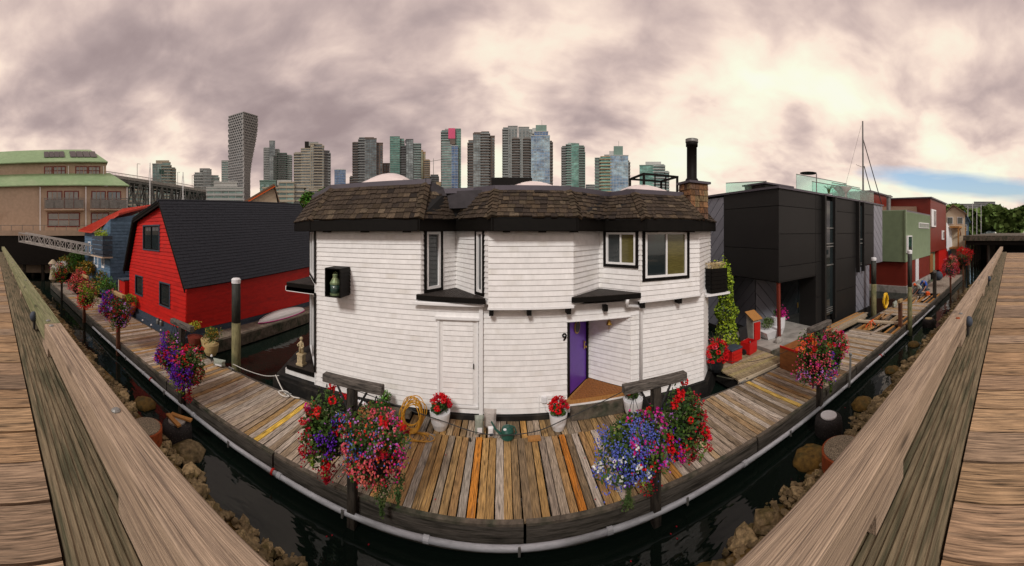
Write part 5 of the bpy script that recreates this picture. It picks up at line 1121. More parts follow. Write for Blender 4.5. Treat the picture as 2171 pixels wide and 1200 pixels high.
# far end of the dock: shingled blue house, white tarpaulin, wharf
gable_house('shingled_house','cedar shingled house with blue trim at the far right end of the dock',2004,2046,50,7.6,8.8,'beigesid','brownroof',peak=.4,win=2)
gable_house('small_blue_house','small blue house at the far right end under the orange beams',2036,2054,58,6.6,8.4,'blue','blue',peak=.5,win=1)
tp_ = thing('tarpaulin', 'white tarpaulin hanging on the front of the house at the far right', 'tarpaulin', (47,9,1.5)); q = MB(); n = 10
for i in range(n): a0, a1 = i/n, (i+1)/n; q.face([(lerp(44.4,50,a0),9+.15*(i%2),2.2),(lerp(44.4,50,a1),9+.15*((i+1)%2),2.0),(lerp(44.8,50,a1),9.1+.1*((i+1)%2),lerp(6.3,4.6,a1)),(lerp(44.8,50,a0),9.1+.1*(i%2),lerp(6.3,4.6,a0))])
q.build('sheet', M['pot'], tp_)
sc_ = thing('wooden_scaffold', 'orange timber scaffold platform at the far right end of the dock', 'scaffold', (50,8,2.5))
for z in (2.3,5.4): q = MB(); q.box(46.5,54,7.6,9,z,z+.25); q.build('platform', M['oak'], sc_)
for x in (46.7,50,53.8): q = MB(); q.box(x-.1,x+.1,7.6,7.8,-.3,5.6); q.build('post', M['oak'], sc_)
q = MB(); q.hexa([(48,7.7,5.3),(48.3,7.7,5.3),(48.3,7.8,5.3),(48,7.8,5.3),(51.5,7.7,2.6),(51.9,7.7,2.6),(51.9,7.8,2.6),(51.5,7.8,2.6)]); q.build('brace', M['ply'], sc_)
q = MB(); q.box(46,56,9.2,13,0,4.2); lw = thing('blue_shed','blue plank shed under the orange scaffold','shed',(51,11,0)); q.build('wall', M['blue'], lw)
wf = thing('wharf', 'dark wharf on piles closing the channel at the far right', 'wharf', (60,3,0))
q = MB(); q.box(44,120,-6,6.6,3.6,4.3); q.build('deck', M['timber'], wf); q = MB(); q.box(44.5,120,-5,6.3,3.0,3.6); q.build('beam', M['dark'], wf)
for i in range(10):
    for y in (6.0,3.2): q = MB(); q.tube([(45+i*4,y,-1),(45+i*4,y,3.2)], .22, 8); q.build('pile', M['post'], wf)
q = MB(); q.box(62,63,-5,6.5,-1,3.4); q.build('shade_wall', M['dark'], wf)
wl = thing('wharf', 'dark wharf on piles at the far left under the gangway', 'wharf', (-48,3,0))
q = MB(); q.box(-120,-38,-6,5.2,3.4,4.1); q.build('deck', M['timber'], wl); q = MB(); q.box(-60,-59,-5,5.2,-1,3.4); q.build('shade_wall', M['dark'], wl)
for i in range(8):
    for y in (4.8,2.5): q = MB(); q.tube([(-39-i*3,y,-1),(-39-i*3,y,3.4)], .22, 8); q.build('pile', M['post'], wl)
tower('long grey apartment block on the wooded hill at the far right',2028,2110,428,420,[(0,.45,0,433,'band','grey','grey'),(.45,1,3,428,'band','grey','grey')],depth=30,cat='building',name='apartment_block')
# ------------------------------------------------------------------ mooring piles and short T posts
def pile(x, y, zt_, r_, lab, cap=True, mk='timber'):
    t = thing('mooring_pile', lab, 'pile', (x,y,-1), 'tall mooring piles standing through the dock edge')
    zm = -1+(zt_+1)*.62
    q = MB(); q.lathe((x,y,0), [(r_*1.06,-1.2),(r_*1.04,.2),(r_,zm)], 14); q.build('lower_shaft', M['pilelow'], t, smooth=True)
    q = MB(); q.lathe((x,y,0), [(r_*1.0,zm),(r_*.97,zt_)], 14); q.build('upper_shaft', M['pileup'], t, smooth=True)
    if cap: q = MB(); q.lathe((x,y,zt_), [(r_*1.04,-.14),(r_*1.05,0),(r_*.8,.04),(.001,.06)], 14); q.build('cap', M['pot'], t)
M['pilelow'] = mat('algae_stained_pile', (.20,.18,.085), .85, .5, 6, (2,2,.6), .5, col2=(.10,.11,.05)); M['pileup'] = mat('tarred_pile', (.035,.038,.032), .7, .5, 6, (3,3,.5), .4, col2=(.09,.085,.06), c2=(.55,.7))
pile(-8.62,8.02,3.12,.165,'tall white-capped tarred pile between the red barn and the white house')
pile(18.35,8.3,3.2,.17,'thick white-capped pile at the far corner of the charcoal house')
pile(15.9,5.15,3.85,.12,'slimmer white-capped pile at the outer dock edge by the repair section')
M['postlt'] = mat('pale_post_wood', (.40,.27,.13), .75, .35, 7, (1,1,1), .3, spec=.2)
def tpost(x, y, top, half, lab, light=False, thick=.075, ang=0):
    t = thing('flower_post', lab, 'post', (x,y,-.5), 'T-shaped posts along the dock edge'); mk = 'postlt' if light else 'post'
    q = MB(); q.box(x-thick,x+thick,y-thick,y+thick,-.6,top-.14); q.build('post', M['postb'] if light else M['post'], t)
    q = MB(); q.cbox((x,y,top-.06), half*2, .15, .15, ang); q.build('crossbar', M[mk] if light else M['barw'], t, bevel=.012)
    for s_ in (-1,1):
        q = MB(); q.tube([(x+s_*thick,y-.02,top-.55),(x+s_*.3*min(1,half/.5),y-.02,top-.15)], .022, 5); q.build('brace', M['cable'], t)
    return t
M['postb'] = mat('brown_post_wood', (.16,.07,.04), .8, .4, 6, (3,3,.6), .3, spec=.2); M['barw'] = mat('weathered_bar', (.13,.115,.10), .85, .55, 8, (1.2,6,6), .6, col2=(.05,.045,.04), spec=.2)
tpost(-2.63,5.27,2.15,.60,'dark T-shaped post holding the two flower baskets left of centre')
tpost(2.70,5.27,2.15,.64,'dark T-shaped post holding the two flower baskets right of centre')
tpost(-8.02,5.27,2.15,.55,'dark T-shaped post beside the red barn house with a purple flower basket')
tpost(-13.0,5.27,2.2,.6,'T-shaped post with pale new crossbar, second from the barn corner to the left',True)
tpost(-18.3,5.27,2.3,.75,'T-shaped post with pale new crossbar among pink flowers at the left',True)
tpost(-24.6,5.27,2.2,.5,'reddish post with white and green basket at the far left')
tpost(7.85,5.27,2.15,.55,'grey T-shaped post over the big basket on the right')
tpost(15.7,5.6,1.35,.25,'short post with small crossbar in front of the slim pile',True,.09)
tpost(23.2,5.6,1.95,.35,'short mossy T post near the two kneeling workers',False,.12)
tpost(27.9,5.3,2.7,.4,'post over the pink basket beyond the workers',True)
tpost(35.4,5.3,2.9,.4,'farthest post with a red basket on the right',True)

# ------------------------------------------------------------------ flower baskets
hm = {}
for k in ('fred','fcrim','fmag','fpink','forange'):
    q = MB(); rr = random.Random(3)
    for i in range(46):
        v = Vector((rr.gauss(0,1),rr.gauss(0,1),rr.gauss(0,1))).normalized(); q.leaf(v*.07*rr.uniform(.75,1.05), .048, 0, rr, .8)
    hm[k] = q.data('flower_head', M[k])
def blossoms(q, c, n, spread, size, rnd, outv=None):
    for i in range(n):
        p = Vector(c)+Vector((rnd.gauss(0,1),rnd.gauss(0,1),rnd.gauss(0,1)))*spread
        for j in range(2): q.leaf(p, size*1.28, 0, rnd, .9)
def basket(x, y, z, r, lab, pal, heads=(), trail=(), seed=1, leafm=('leaf','leafd'), h=1.0, nleaf=1, zone=None, potm='dark', group='hanging flower baskets along the dock'):
    rnd = random.Random(seed); t = thing('flower_basket', lab, 'flower basket', (x,y,z-.35*r), group)
    q = MB(); q.lathe((x,y,z-.75*r), [(r*.25,-.12*r),(r*.5,.05*r),(r*.6,.4*r),(r*.62,.55*r)], 12); q.build('basket', M[potm] if potm != 'dark' else M['blackmat'], t)
    def pt(shell=True, lo=-1.0):
        while True:
            v = Vector((rnd.gauss(0,1),rnd.gauss(0,1),rnd.gauss(0,1))).normalized()
            if v.z > lo: break
        lump = 1+.16*math.sin(3.1*v.x+seed)+.14*math.sin(4.3*v.z+2*seed)+.1*math.sin(5*v.y+seed*3); rad = r*lump*(rnd.uniform(.86,1.06) if shell else rnd.uniform(.35,.95))
        return Vector((x,y,z))+Vector((v.x*rad, v.y*rad*.9, v.z*rad*h)), v
    for mi, lm in enumerate(leafm):
        q = MB()
        for i in range(int(2100*r*nleaf)):
            p, v = pt(False if i % 3 else True); q.leaf(p, rnd.uniform(.05,.105), 0, rnd, .65)
        stuff(q.build('foliage', M[lm], t))
    for k, ncl, nb2, sp, sz_, cen in pal:
        q = MB()
        for i in range(ncl):
            for _ in range(30):
                p, v = pt(True)
                if cen is None: break
                d = v.dot(Vector(cen).normalized())
                if d > cen_lim(cen): break
            blossoms(q, p, nb2, sp, sz_, rnd)
        stuff(q.build('blossoms', M[k], t))
    for k, n, cen in heads:
        for i in range(n):
            for _ in range(40):
                p, v = pt(True)
                if v.y > .55: continue
                if cen is None or v.dot(Vector(cen).normalized()) > .45: break
            p = Vector((x,y,z))+(p-Vector((x,y,z)))*1.05; s_ = rnd.uniform(.7,1.25); inst('flower_head', hm[k], t, p, rnd.uniform(0,6), scale=(s_,s_,s_))
    for k, dx, dy, ln, wd, nn_ in trail:
        q = MB()
        for i in range(nn_):
            a = rnd.random(); zz = z-.45*r-ln*a; ww = wd*(1-.55*a)*(.6+.4*math.sin(a*9+seed)); q.leaf((x+dx+rnd.gauss(0,.45)*ww, y+dy+rnd.gauss(0,.4)*ww, zz), rnd.uniform(.03,.06), 0, rnd, .6)
        stuff(q.build('trailing_stems', M[k], t))
    q = MB()
    for g in range(3): a = g*2.1; q.tube([(x+r*.55*math.cos(a),y+r*.5*math.sin(a),z-.1),(x,y,min(z+r+.35,2.02))], .006, 3)
    q.build('hanger', M['cable'], t)
    return t
def cen_lim(c): return .35
LFT, RGT, UP, DN, FRN = (-1,-.4,0), (1,-.4,0), (0,-.3,1), (0,-.3,-1), (0,-1,0)
basket(-3.14,5.22,1.16,.48,'basket with red geraniums on top and red fuchsia trailing, left one of the left pair',
  [('fcrim',26,8,.05,.035,(-.6,-.4,-.5)),('fviol',16,16,.04,.03,(.9,-.6,-.45)),('flila',14,3,.05,.025,None),('fred',8,8,.04,.035,None)],
  [('fred',5,UP),('fred',5,None),('fcrim',5,LFT),('fmag',3,LFT)], [('leafy',-.25,-.1,.55,.25,420),('fcrim',.05,-.1,.75,.4,700)], 2, h=1.05)
basket(-2.12,5.17,1.24,.58,'big basket of pink and blue mixed fuchsia and lobelia, right one of the left pair',
  [('fpink',60,8,.05,.036,None),('fsalmon',55,7,.05,.036,DN),('fblue',16,12,.05,.022,LFT),('fblue',9,10,.05,.022,(.6,-1,0)),('fred',10,6,.05,.036,(-.2,-1,.3)),('flila',12,8,.04,.03,UP),('fmag',20,6,.05,.034,RGT),('fcrim',16,6,.05,.034,DN),('forange',6,5,.04,.036,(1,-.5,.4))],
  [('fred',2,UP),('fcrim',2,RGT),('fpink',3,None)], [('moss',.12,-.05,.95,.32,900),('moss',.38,.05,.8,.2,500),('fcrim',-.1,0,.5,.3,300)], 3, leafm=('leafd','leaf'), h=.92, nleaf=.8)
basket(2.22,5.17,1.14,.56,'basket of blue lobelia with white and purple petunias, left one of the right pair',
  [('fblue',70,18,.055,.025,(-.45,-.85,.15)),('fwhite',14,9,.035,.042,(-.9,-.6,-.35)),('fmag',22,7,.045,.04,(.7,-.5,.5)),('flila',8,6,.04,.04,(.7,-.6,.4)),('fviol',14,8,.05,.03,(.2,-.8,-.7)),('fred',14,6,.04,.035,(.8,-.5,-.3))],
  [('fmag',2,UP),('fred',2,(.8,-.5,.3)),('fcrim',1,(-.8,-.3,.3))], [('moss',-.12,-.05,.75,.3,800),('leafy',.15,-.1,.4,.25,200),('moss',.3,0,.7,.18,350),('fcrim',.32,.05,.7,.4,500)], 5, h=.98)
basket(3.26,5.22,1.22,.48,'basket with large red geraniums on top and magenta petunias, right one of the right pair',
  [('fmag',22,8,.045,.036,DN),('fcrim',24,8,.05,.035,RGT),('fred',14,6,.05,.035,DN),('flila',5,5,.04,.035,LFT),('fviol',8,6,.04,.03,LFT)],
  [('fred',7,UP),('fred',4,FRN),('fcrim',4,RGT),('fmag',2,LFT)], [('fcrim',.15,-.1,.5,.4,500),('leafd',-.15,0,.45,.3,300)], 8, h=1.08)
basket(-8.36,5.2,1.12,.55,'basket of violet lobelia and red geraniums, nearest the red barn corner',
  [('fviol',46,18,.06,.034,(-.5,-.9,-.1)),('fcrim',36,8,.06,.04,(-.5,-.5,-.8)),('fpink',12,6,.05,.04,None),('fmag',6,6,.05,.045,UP),('flila',6,5,.05,.045,RGT)],
  [('fred',6,UP),('fred',3,FRN)], [('fcrim',-.2,-.05,.4,.4,300),('leafy',.1,-.1,.55,.3,300)], 11)
basket(-7.72,5.2,1.05,.52,'deep violet lobelia basket with trailing lime stems, right half of the barn corner pair',
  [('fviol',52,18,.06,.034,(0,-1,-.3)),('fred',12,7,.05,.04,UP),('fcrim',34,8,.06,.04,RGT),('fmag',6,5,.05,.045,UP),('fpink',6,5,.05,.045,UP)],
  [('fred',3,UP),('fmag',2,UP)], [('leafy',-.1,-.1,.6,.3,500),('fcrim',.25,-.05,.7,.35,500)], 12)
basket(-13.45,5.2,1.6,.55,'pink and red flower basket with a violet patch, second post from the barn',
  [('fviol',50,14,.06,.04,(.2,-1,0)),('fpink',30,7,.06,.045,None),('fcrim',40,7,.06,.05,DN),('fmag',12,6,.06,.05,UP),('fwhite',12,3,.06,.035,DN)],
  [('fcrim',4,UP),('fred',3,LFT)], [('moss',0,0,.9,.4,500)], 14)
basket(-12.55,5.2,1.45,.52,'smaller basket of red and lilac flowers right of the violet-patched one',
  [('fcrim',40,7,.06,.05,None),('flila',14,7,.05,.05,RGT),('fpink',18,6,.06,.045,DN),('fviol',16,8,.05,.04,None)],
  [('fcrim',4,RGT)], [('fcrim',0,0,.4,.3,200)], 15)
basket(-19.0,5.2,1.7,.75,'wide coral pink basket at the left behind the second post',
  [('fpink',60,8,.08,.06,None),('fsalmon',70,8,.08,.06,None),('fcrim',30,7,.08,.06,UP),('fwhite',6,3,.06,.05,FRN)], [('fred',4,UP)], (), 17, nleaf=.7)
basket(-17.5,5.2,1.35,.68,'coral and green basket with red flowers at its lower edge, left',
  [('fsalmon',40,8,.08,.06,LFT),('fred',40,8,.07,.06,DN),('fpink',30,7,.08,.06,None),('fyel',6,5,.05,.05,UP)], [('fred',5,DN)], [('fcrim',0,0,.6,.3,300)], 18, leafm=('leaf','leafy'), nleaf=.8)
basket(-24.9,5.2,1.7,.75,'white and green flower basket on the farthest left post',
  [('fwhite',50,8,.08,.06,UP),('fred',14,8,.07,.07,RGT),('fmag',10,6,.08,.06,LFT)], (), (), 19, leafm=('leafy','leaf'), nleaf=.6)
basket(7.52,5.2,1.30,.58,'basket of magenta and orange-red flowers, left half of the big right cluster',
  [('fpink',40,8,.06,.04,LFT),('fmag',16,6,.05,.05,None),('flila',26,8,.05,.036,DN),('fviol',20,8,.05,.034,(.2,-.9,-.6))],
  [('forange',5,UP),('fmag',5,FRN),('fred',3,UP)], [('fcrim',-.1,.0,.55,.28,300)], 21, h=1.05)
basket(8.32,5.2,1.28,.58,'basket of small red and pink flowers, right half of the big right cluster',
  [('fcrim',46,8,.06,.042,None),('fpink',34,7,.07,.04,UP),('fmag',14,6,.05,.045,LFT),('flila',8,6,.05,.036,DN),('fred',18,6,.06,.04,RGT)],
  [('fmag',3,UP),('fcrim',3,RGT)], [('leaf',-.05,-.05,1.0,.35,600)], 22, h=1.05)
basket(27.9,5.3,1.75,.85,'pink and red basket beyond the kneeling workers',[('fcrim',60,8,.09,.07,None),('fpink',60,8,.09,.07,None),('fsalmon',20,6,.08,.07,UP)],(),(),24,nleaf=.4,potm='slate')
basket(35.4,5.3,2.1,.95,'farthest red basket on the right, against the dark wharf',[('fred',60,8,.09,.08,UP),('fcrim',50,8,.1,.08,None),('forange',10,6,.1,.08,RGT)],(),(),25,nleaf=.4)

# potted plants
def pot(x, y, z, r, h, mk, parent):
    q = MB(); q.lathe((x,y,z), [(r*.62,0),(r*.85,h*.35),(r*.98,h*.85),(r,h),(r*.9,h),(r*.85,h*.9)], 20); q.build('pot', M[mk], parent, smooth=False)
    q = MB(); q.lathe((x,y,z+h*.86), [(r*.86,0),(.001,.01)], 14); q.build('soil', M['soil'], parent)
def plant(x, y, z, r, parent, mats, n, size=.07, h=1.0, seed=1, stems=True):
    rnd = random.Random(seed); per = n//len(mats)
    lob = [(rnd.uniform(-.5,.5)*r, rnd.uniform(-.5,.5)*r, rnd.uniform(-.4,.6)*r*h, rnd.uniform(.4,.7)*r) for _ in range(9)]
    for mk in mats:
        q = MB()
        for i in range(per):
            l = rnd.choice(lob); v = Vector((rnd.gauss(0,1),rnd.gauss(0,1),rnd.gauss(0,1))).normalized()*rnd.uniform(.45,1.05)*l[3]
            q.leaf((x+l[0]+v.x, y+l[1]+v.y, z+l[2]+v.z*h), size*rnd.uniform(.6,1.3), 0, rnd, .6)
        stuff(q.build('foliage', M[mk], parent))
    if stems:
        q = MB()
        for l in lob[:6]: q.tube([(x,y,z-r*h*.9),(x+l[0]*.5,y+l[1]*.5,z+l[2]*.4-.1*r),(x+l[0],y+l[1],z+l[2])], r*.035, 4)
        q.build('stem', M['timber'], parent)
def geranium(x, y, z, rp, hp_, lab, rfl, n, seed, mk='pot', heads='fred', up=.2):
    t = thing('potted_geranium', lab, 'potted plant', (x,y,z), 'pots of red geraniums by the white house'); pot(x,y,z,rp,hp_,mk,t); plant(x,y,z+hp_+up*.5,rfl*.85,t,['leaf','leafd'],460,.08,.8,seed)
    rnd = random.Random(seed)
    for i in range(n):
        a = rnd.uniform(0,6.28); e = rnd.uniform(.1,1.35); s_ = rnd.uniform(.75,1.15); inst('flower_head', hm[heads if rnd.random() < .8 else 'fcrim'], t, (x+rfl*math.cos(a)*math.cos(e), y+rfl*math.sin(a)*math.cos(e), z+hp_+up*.4+rfl*1.15*math.sin(e)), a, scale=(s_,s_,s_))
geranium(-1.53,7.86,0,.255,.42,'white pot of red geraniums left of the utility door base',.25,21,31)
geranium(1.37,7.86,0,.225,.38,'white pot of red geraniums standing below the left edge of the purple door',.24,19,32)
geranium(3.35,7.85,.02,.26,.42,'white pot of red geraniums at the right end of the grey bumper beam',.22,12,33)
g4 = thing('potted_geranium','large ball of red and pink geraniums at the right corner of the white house','potted plant',(6.75,8.75,.12),'pots of red geraniums by the white house')
pot(6.75,8.7,.12,.28,.34,'blackp',g4); plant(6.75,8.7,.72,.34,g4,['leafd','leaf'],500,.09,.9,34)
rnd = random.Random(5)
for i in range(34):
    a = rnd.uniform(3.2,6.2) if i % 3 else rnd.uniform(0,6.28); e = rnd.uniform(-.6,1.2); s_ = rnd.uniform(.8,1.25); inst('flower_head', hm['fred' if i % 6 else 'fpink'], g4, (6.75+.40*math.cos(a)*math.cos(e), 8.7+.40*math.sin(a)*math.cos(e), .74+.42*math.sin(e)), a, scale=(s_,s_,s_))
q = MB()
for i in range(14): a = rnd.uniform(0,6.28); q.tube([(6.75,8.7,.8),(6.75+.16*math.cos(a),8.7+.16*math.sin(a),1.2),(6.75+.3*math.cos(a),8.7+.3*math.sin(a),1.4)], [.02,.012,.003], 4)
q.build('spike_leaves', M['post'], g4)
# wall planter growth and climbing vine
vn = thing('climbing_vine','tall lime-green vine column hanging at the right corner of the white house','vine',(8.3,10.0,.2))
rnd = random.Random(9)
for mk, n in (('leafy',2600),('leaf',900)):
    q = MB()
    for i in range(n):
        a = rnd.random(); zz = .22+3.25*a; rr_ = lerp(.50,.22,a)*(1+.2*math.sin(a*17)+.12*math.sin(a*31)); g_ = rnd.uniform(0,6.28); ra = rr_*rnd.uniform(.75,1.05)
        q.leaf((lerp(8.3,7.75,a**2)+ra*math.cos(g_), lerp(10.0,9.5,a**2)+ra*math.sin(g_), zz), rnd.uniform(.07,.13), 0, rnd, .75)
    stuff(q.build('foliage', M[mk], vn))
q = MB(); q.tube([(8.3,10.0,0),(8.2,9.9,1.5),(7.75,9.5,3.45)], .03, 6); q.build('stem', M['post'], vn)
q = MB()
for i in range(260): q.leaf((rnd.uniform(6.9,7.35),rnd.uniform(8.6,9.1),3.55+rnd.gauss(0,.12)), .1, 0, rnd)
o = stuff(q.build('foliage', M['leafy'], pb)); q = MB()
for i in range(60): x = rnd.uniform(6.45,7.0); y = rnd.uniform(8.6,9.0); q.tube([(x,y,3.5),(x+rnd.uniform(-.15,.15),y,3.75),(x+rnd.uniform(-.3,.3),y-rnd.uniform(0,.1),3.85-rnd.uniform(0,.15))], .006, 3)
stuff(q.build('dry_grass', M['tan'], pb))
# garden plants at the left end and by the barn
def bush(x, y, z, r, lab, mats, n=900, h=1.0, seed=1, size=.16, name='shrub', ptm=None):
    t = thing(name, lab, 'shrub', (x,y,max(0,z-r*h))); plant(x,y,z,r,t,mats,n,size,h,seed)
    if ptm: pot(x,y,0,.32,.42,ptm,t)
    return t
bush(-30.2,8.1,2.1,1.25,'bright green maple-like shrub against the left wall of the blue house',['leaff','leaf'],1300,1.0,41,.22)
bush(-26.8,7.9,1.55,1.0,'orange and yellow shrub below the small white window of the blue house',['leafo','leafo','leaf'],1200,.9,42,.2)
bush(-36,7.6,2.2,1.3,'tall rust-orange shrub at the far left before the gangway',['leafo','leaf'],1200,1.2,43,.24)
bush(-33,7.7,1.3,1.1,'olive and rust low shrub left of the orange shrub',['leaf','leafo'],1000,.9,44,.2)
bush(-23.6,8.0,1.05,.95,'yellow-green shrub with dark red lower leaves by the blue house corner',['leaf','leafo','leafd'],1200,.9,45,.16)
bush(-21.2,7.9,.95,.85,'fresh green bushy shrub at the corner between blue house and red shed',['leaff','leaf'],1200,1.0,46,.14)
bush(-20.2,7.8,.5,.55,'low dark red shrub in a terracotta pot next to the red shed',['postleaf' if False else 'leafd','fcrim'],700,.8,47,.12,ptm='terra')
bush(-17.4,7.85,.85,.45,'yellow-green potted plant in front of the red barn wall',['leafy','leaf'],600,.8,48,.1,ptm='terra')
bush(-11.15,8.0,.85,.36,'ochre-leaved plant in a dark red pot at the barn corner',['leafy','leafo'],500,.7,49,.09,ptm='redpost')
bush(-10.0,7.95,.78,.45,'wiry brown-green plant in a wide tan bowl by the barn corner',['leafo','leaf','leafd'],900,.7,50,.07,ptm='tan')
bush(-10.55,8.25,.7,.25,'small tan pot with wispy plant behind the wide bowl',['leaf'],250,.8,51,.06,ptm='tan')
bush(-3.15,8.05,.35,.26,'small bright green bush growing between the dock and the white house',['leaff','leaf'],800,1.1,52,.06)
for px_, py_, lab, r_ in ((655,418,'small green treetop between the red barn roof and the shingle roof',.75),(690,412,'leafy green treetop at the left end of the shingle roof',.7)):
    v = WR(px_,py_+6,30); t = thing('garden_tree', lab, 'tree', (v.x,v.y,0)); plant(v.x,v.y,v.z,r_,t,['leaff','leaf'],900,.3,1,int(px_)); q = MB(); q.tube([(v.x,v.y,0),(v.x,v.y,v.z-.3)], [.2,.08], 6); q.build('trunk', M['post'], t)
M['leafw'] = mat('far_leaves', (.12,.19,.05), .8, .4, .05, spec=.1)
# wooded hill and masts far right, roof plants
q = MB(); rnd = random.Random(77)
for i in range(5200):
    px_ = rnd.uniform(2000,2175); py_ = rnd.uniform(441,492)+6*math.sin(px_*.08)+(6 if px_ > 2090 else 0)*0; v = WR(px_,py_,rnd.uniform(235,290)); q.leaf(v, rnd.uniform(3,7), 0, rnd, .8)
o = q.build('woodland', M['leafw']); tag(stuff(o),'wooded green shore below the apartment block at the far right')
for px_, y0, wh in ((2052,436,'leftmost'),(2062,430,'tallest, second from the left'),(2071,440,'shortest, third from the left'),(2080,434,'rightmost')):
    v = WR(px_,480,110); t = thing('distant_mast','thin pale yacht mast before the wooded shore, '+wh+' of four','mast',tuple(v),'yacht masts before the wooded shore'); q = MB(); q.tube([v-Vector((0,0,5)),WR(px_,y0,110)], .12, 4); q.build('pole', M['pot'], t)
q = MB(); v = WR(1757,402,19)
for i in range(26): a = i*.7; q.tube([(v.x,v.y,TZ+.3),(v.x+.12*math.cos(a),v.y+.12*math.sin(a),TZ+.7),(v.x+.35*math.cos(a),v.y+.35*math.sin(a),TZ+.85)], [.03,.02,.003], 4)
sp_ = thing('spiky_plant','spiky yucca in a low pot on the roof terrace','plant',(v.x,v.y,TZ+.11)); q.build('leaves', M['leaf'], sp_); q = MB(); q.lathe((v.x,v.y,TZ+.11), [(.15,0),(.2,.25)], 12); q.build('pot', M['pot'], sp_)
# plants on the blue house balcony
q = MB()
for i in range(500): q.leaf((rnd.uniform(-24.6,-22.6), rnd.uniform(7.9,8.4), 4.6+rnd.gauss(0,.18)), .14, 0, rnd)
bp_ = thing('balcony_plants','yellow-green plants along the balcony rail of the blue house','plants',(-23.6,8.1,4.4)); q.build('foliage', M['leafy'], bp_)
fu = thing('folded_parasol','beige folded parasol cover at the far left end of the dock','parasol',(-29.5,5.0,0)); v = W(112,640,0); q = MB(); q.lathe((-28.5,5.3,0), [(.05,0),(.05,.3),(.35,.6),(.22,1.4),(.2,1.7),(.45,2.0),(.1,2.35)], 12); q.build('cover', M['canvas'], fu)

# ------------------------------------------------------------------ small things on the dock
hs = thing('yellow_hose','coiled dull yellow hose propped up on the dock left of the geranium pot','hose',(-2.15,7.5,0)); rnd = random.Random(4); q = MB()
for i in range(15):
    cx_, cz_ = -2.17+rnd.uniform(-.05,.05), .36+rnd.uniform(-.05,.05); ra, rb = rnd.uniform(.20,.28), rnd.uniform(.26,.36); ph = rnd.uniform(0,6.28); tl = rnd.uniform(-.5,.5); ty = rnd.uniform(-.2,.25)
    q.tube([(cx_+ra*math.cos(a), 7.62+ty*.5+.10*math.sin(a+ph)+.28*(rb*math.sin(a)), max(.015,cz_+rb*math.sin(a+tl*.4))) for a in [k*2*math.pi/26 for k in range(27)]], .011, 5, caps=False)
for k in range(3): q.tube([(-2.1+.3*math.cos(a)+.12*k,7.35+.16*math.sin(a),.015+.012*k) for a in [i*2*math.pi/24 for i in range(25)]], .011, 5, caps=False)
q.build('coil', M['yhose'], hs)
h2 = thing('yellow_hose','bright yellow hose coil hanging upright at the repaired dock section','hose',(18.8,7.7,0)); q = MB()
for i in range(12):
    ra, rb = rnd.uniform(.24,.34), rnd.uniform(.36,.5); q.tube([(18.85+ra*math.cos(a), 7.7+.05*math.sin(a*2+i)+rnd.uniform(-.02,.02), .5+rb*math.sin(a)) for a in [k*2*math.pi/22 for k in range(23)]], .028, 5, caps=False)
q.build('coil', M['yhose2'], h2)
def bag(name, lab, x, y, z, sx_, sy_, sz__, rz, mk, stripe=None):
    t = thing(name, lab, 'bag', (x,y,z)); q = MB(); n = 6; mtx = Matrix.Translation((x,y,z)) @ Matrix.Rotation(rz,4,'Z')
    def sp(u, v_, s_): e = (1-abs(u)**3)*(1-abs(v_)**3); return mtx @ Vector((u*sx_/2*(1-.10*(1-abs(v_))), s_*sy_/2*e**.5*.9, (v_+1)/2*sz__))
    for s_ in (-1,1):
        for i in range(n):
            for j in range(n):
                c = [sp(-1+2*a/n,-1+2*b3/n,s_) for a, b3 in ((i,j),(i+1,j),(i+1,j+1),(i,j+1))]; q.face(c if s_ < 0 else c[::-1])
    q.build('sack', M[mk], t, smooth=True)
    if stripe: q = MB(); q.hexa([mtx @ Vector(p) for p in ((-sx_*.22,-sy_*.52,.05),(sx_*.3,-sy_*.52,.05),(sx_*.3,-sy_*.47,.05),(-sx_*.22,-sy_*.47,.05),(-sx_*.22,-sy_*.52,sz__*.42),(sx_*.3,-sy_*.52,sz__*.42),(sx_*.3,-sy_*.47,sz__*.42),(-sx_*.22,-sy_*.47,sz__*.42))]); q.build('label', M[stripe], t)
bag('garden_bag','slim grey-green plastic bag of soil leaning by the white house',-.55,7.72,.01,.22,.14,.46,.1,'bagg','pot')
bag('garden_bag','pale linen sack standing beside the grey-green bag',-.30,7.95,.02,.32,.2,.48,-.1,'cloth')
bag('garden_bag','small white and blue packet at the foot of the linen sack',-.27,7.62,.01,.14,.08,.26,.1,'pot','deepb' if 'deepb' in M else 'slate')
bag('garden_bag','crumpled grey-green bag near the tall white-capped pile',-8.95,7.5,.01,.5,.25,.25,.4,'bagg','pot')
bag('garden_bag','crumpled pale bag beside the repaired dock section',19.7,7.4,.01,.9,.3,.3,.2,'bagg')
wc = thing('watering_can','dark green watering can on the dock in front of the white house','watering can',(.12,7.55,0))
q = MB(); q.lathe((.12,7.6,0), [(.11,0),(.15,.03),(.15,.2),(.12,.26),(.06,.28)], 16); q.build('body', M['can'], wc, smooth=False)
q = MB(); q.tube([(-.01,7.6,.08),(-.16,7.62,.2),(-.26,7.66,.36)], [.035,.025,.018], 8); q.build('spout', M['can'], wc); q = MB(); q.tube([(.24,7.58,.06),(.33,7.56,.16),(.28,7.58,.28),(.15,7.6,.31)], .017, 6); q.build('handle', M['can'], wc); q = MB(); q.lathe((.06,7.50,.262), [(.04,0),(.038,.012),(.001,.014)], 12); q.build('cap', M['pot'], wc)
sh = thing('shell','white scallop-like shell ornament on the brown board behind the baskets','ornament',(-3.75,8.0,.08)); q = MB()
for k in range(9): a = .35+k*.3; q.tube([(-3.72,8.0,.12),(-3.72+.13*math.cos(a),7.95,.12+.09*math.sin(a)),(-3.72+.25*math.cos(a),7.92,.10+.17*math.sin(a))], [.015,.035,.045], 6)
q.build('ridge', M['pot'], sh)
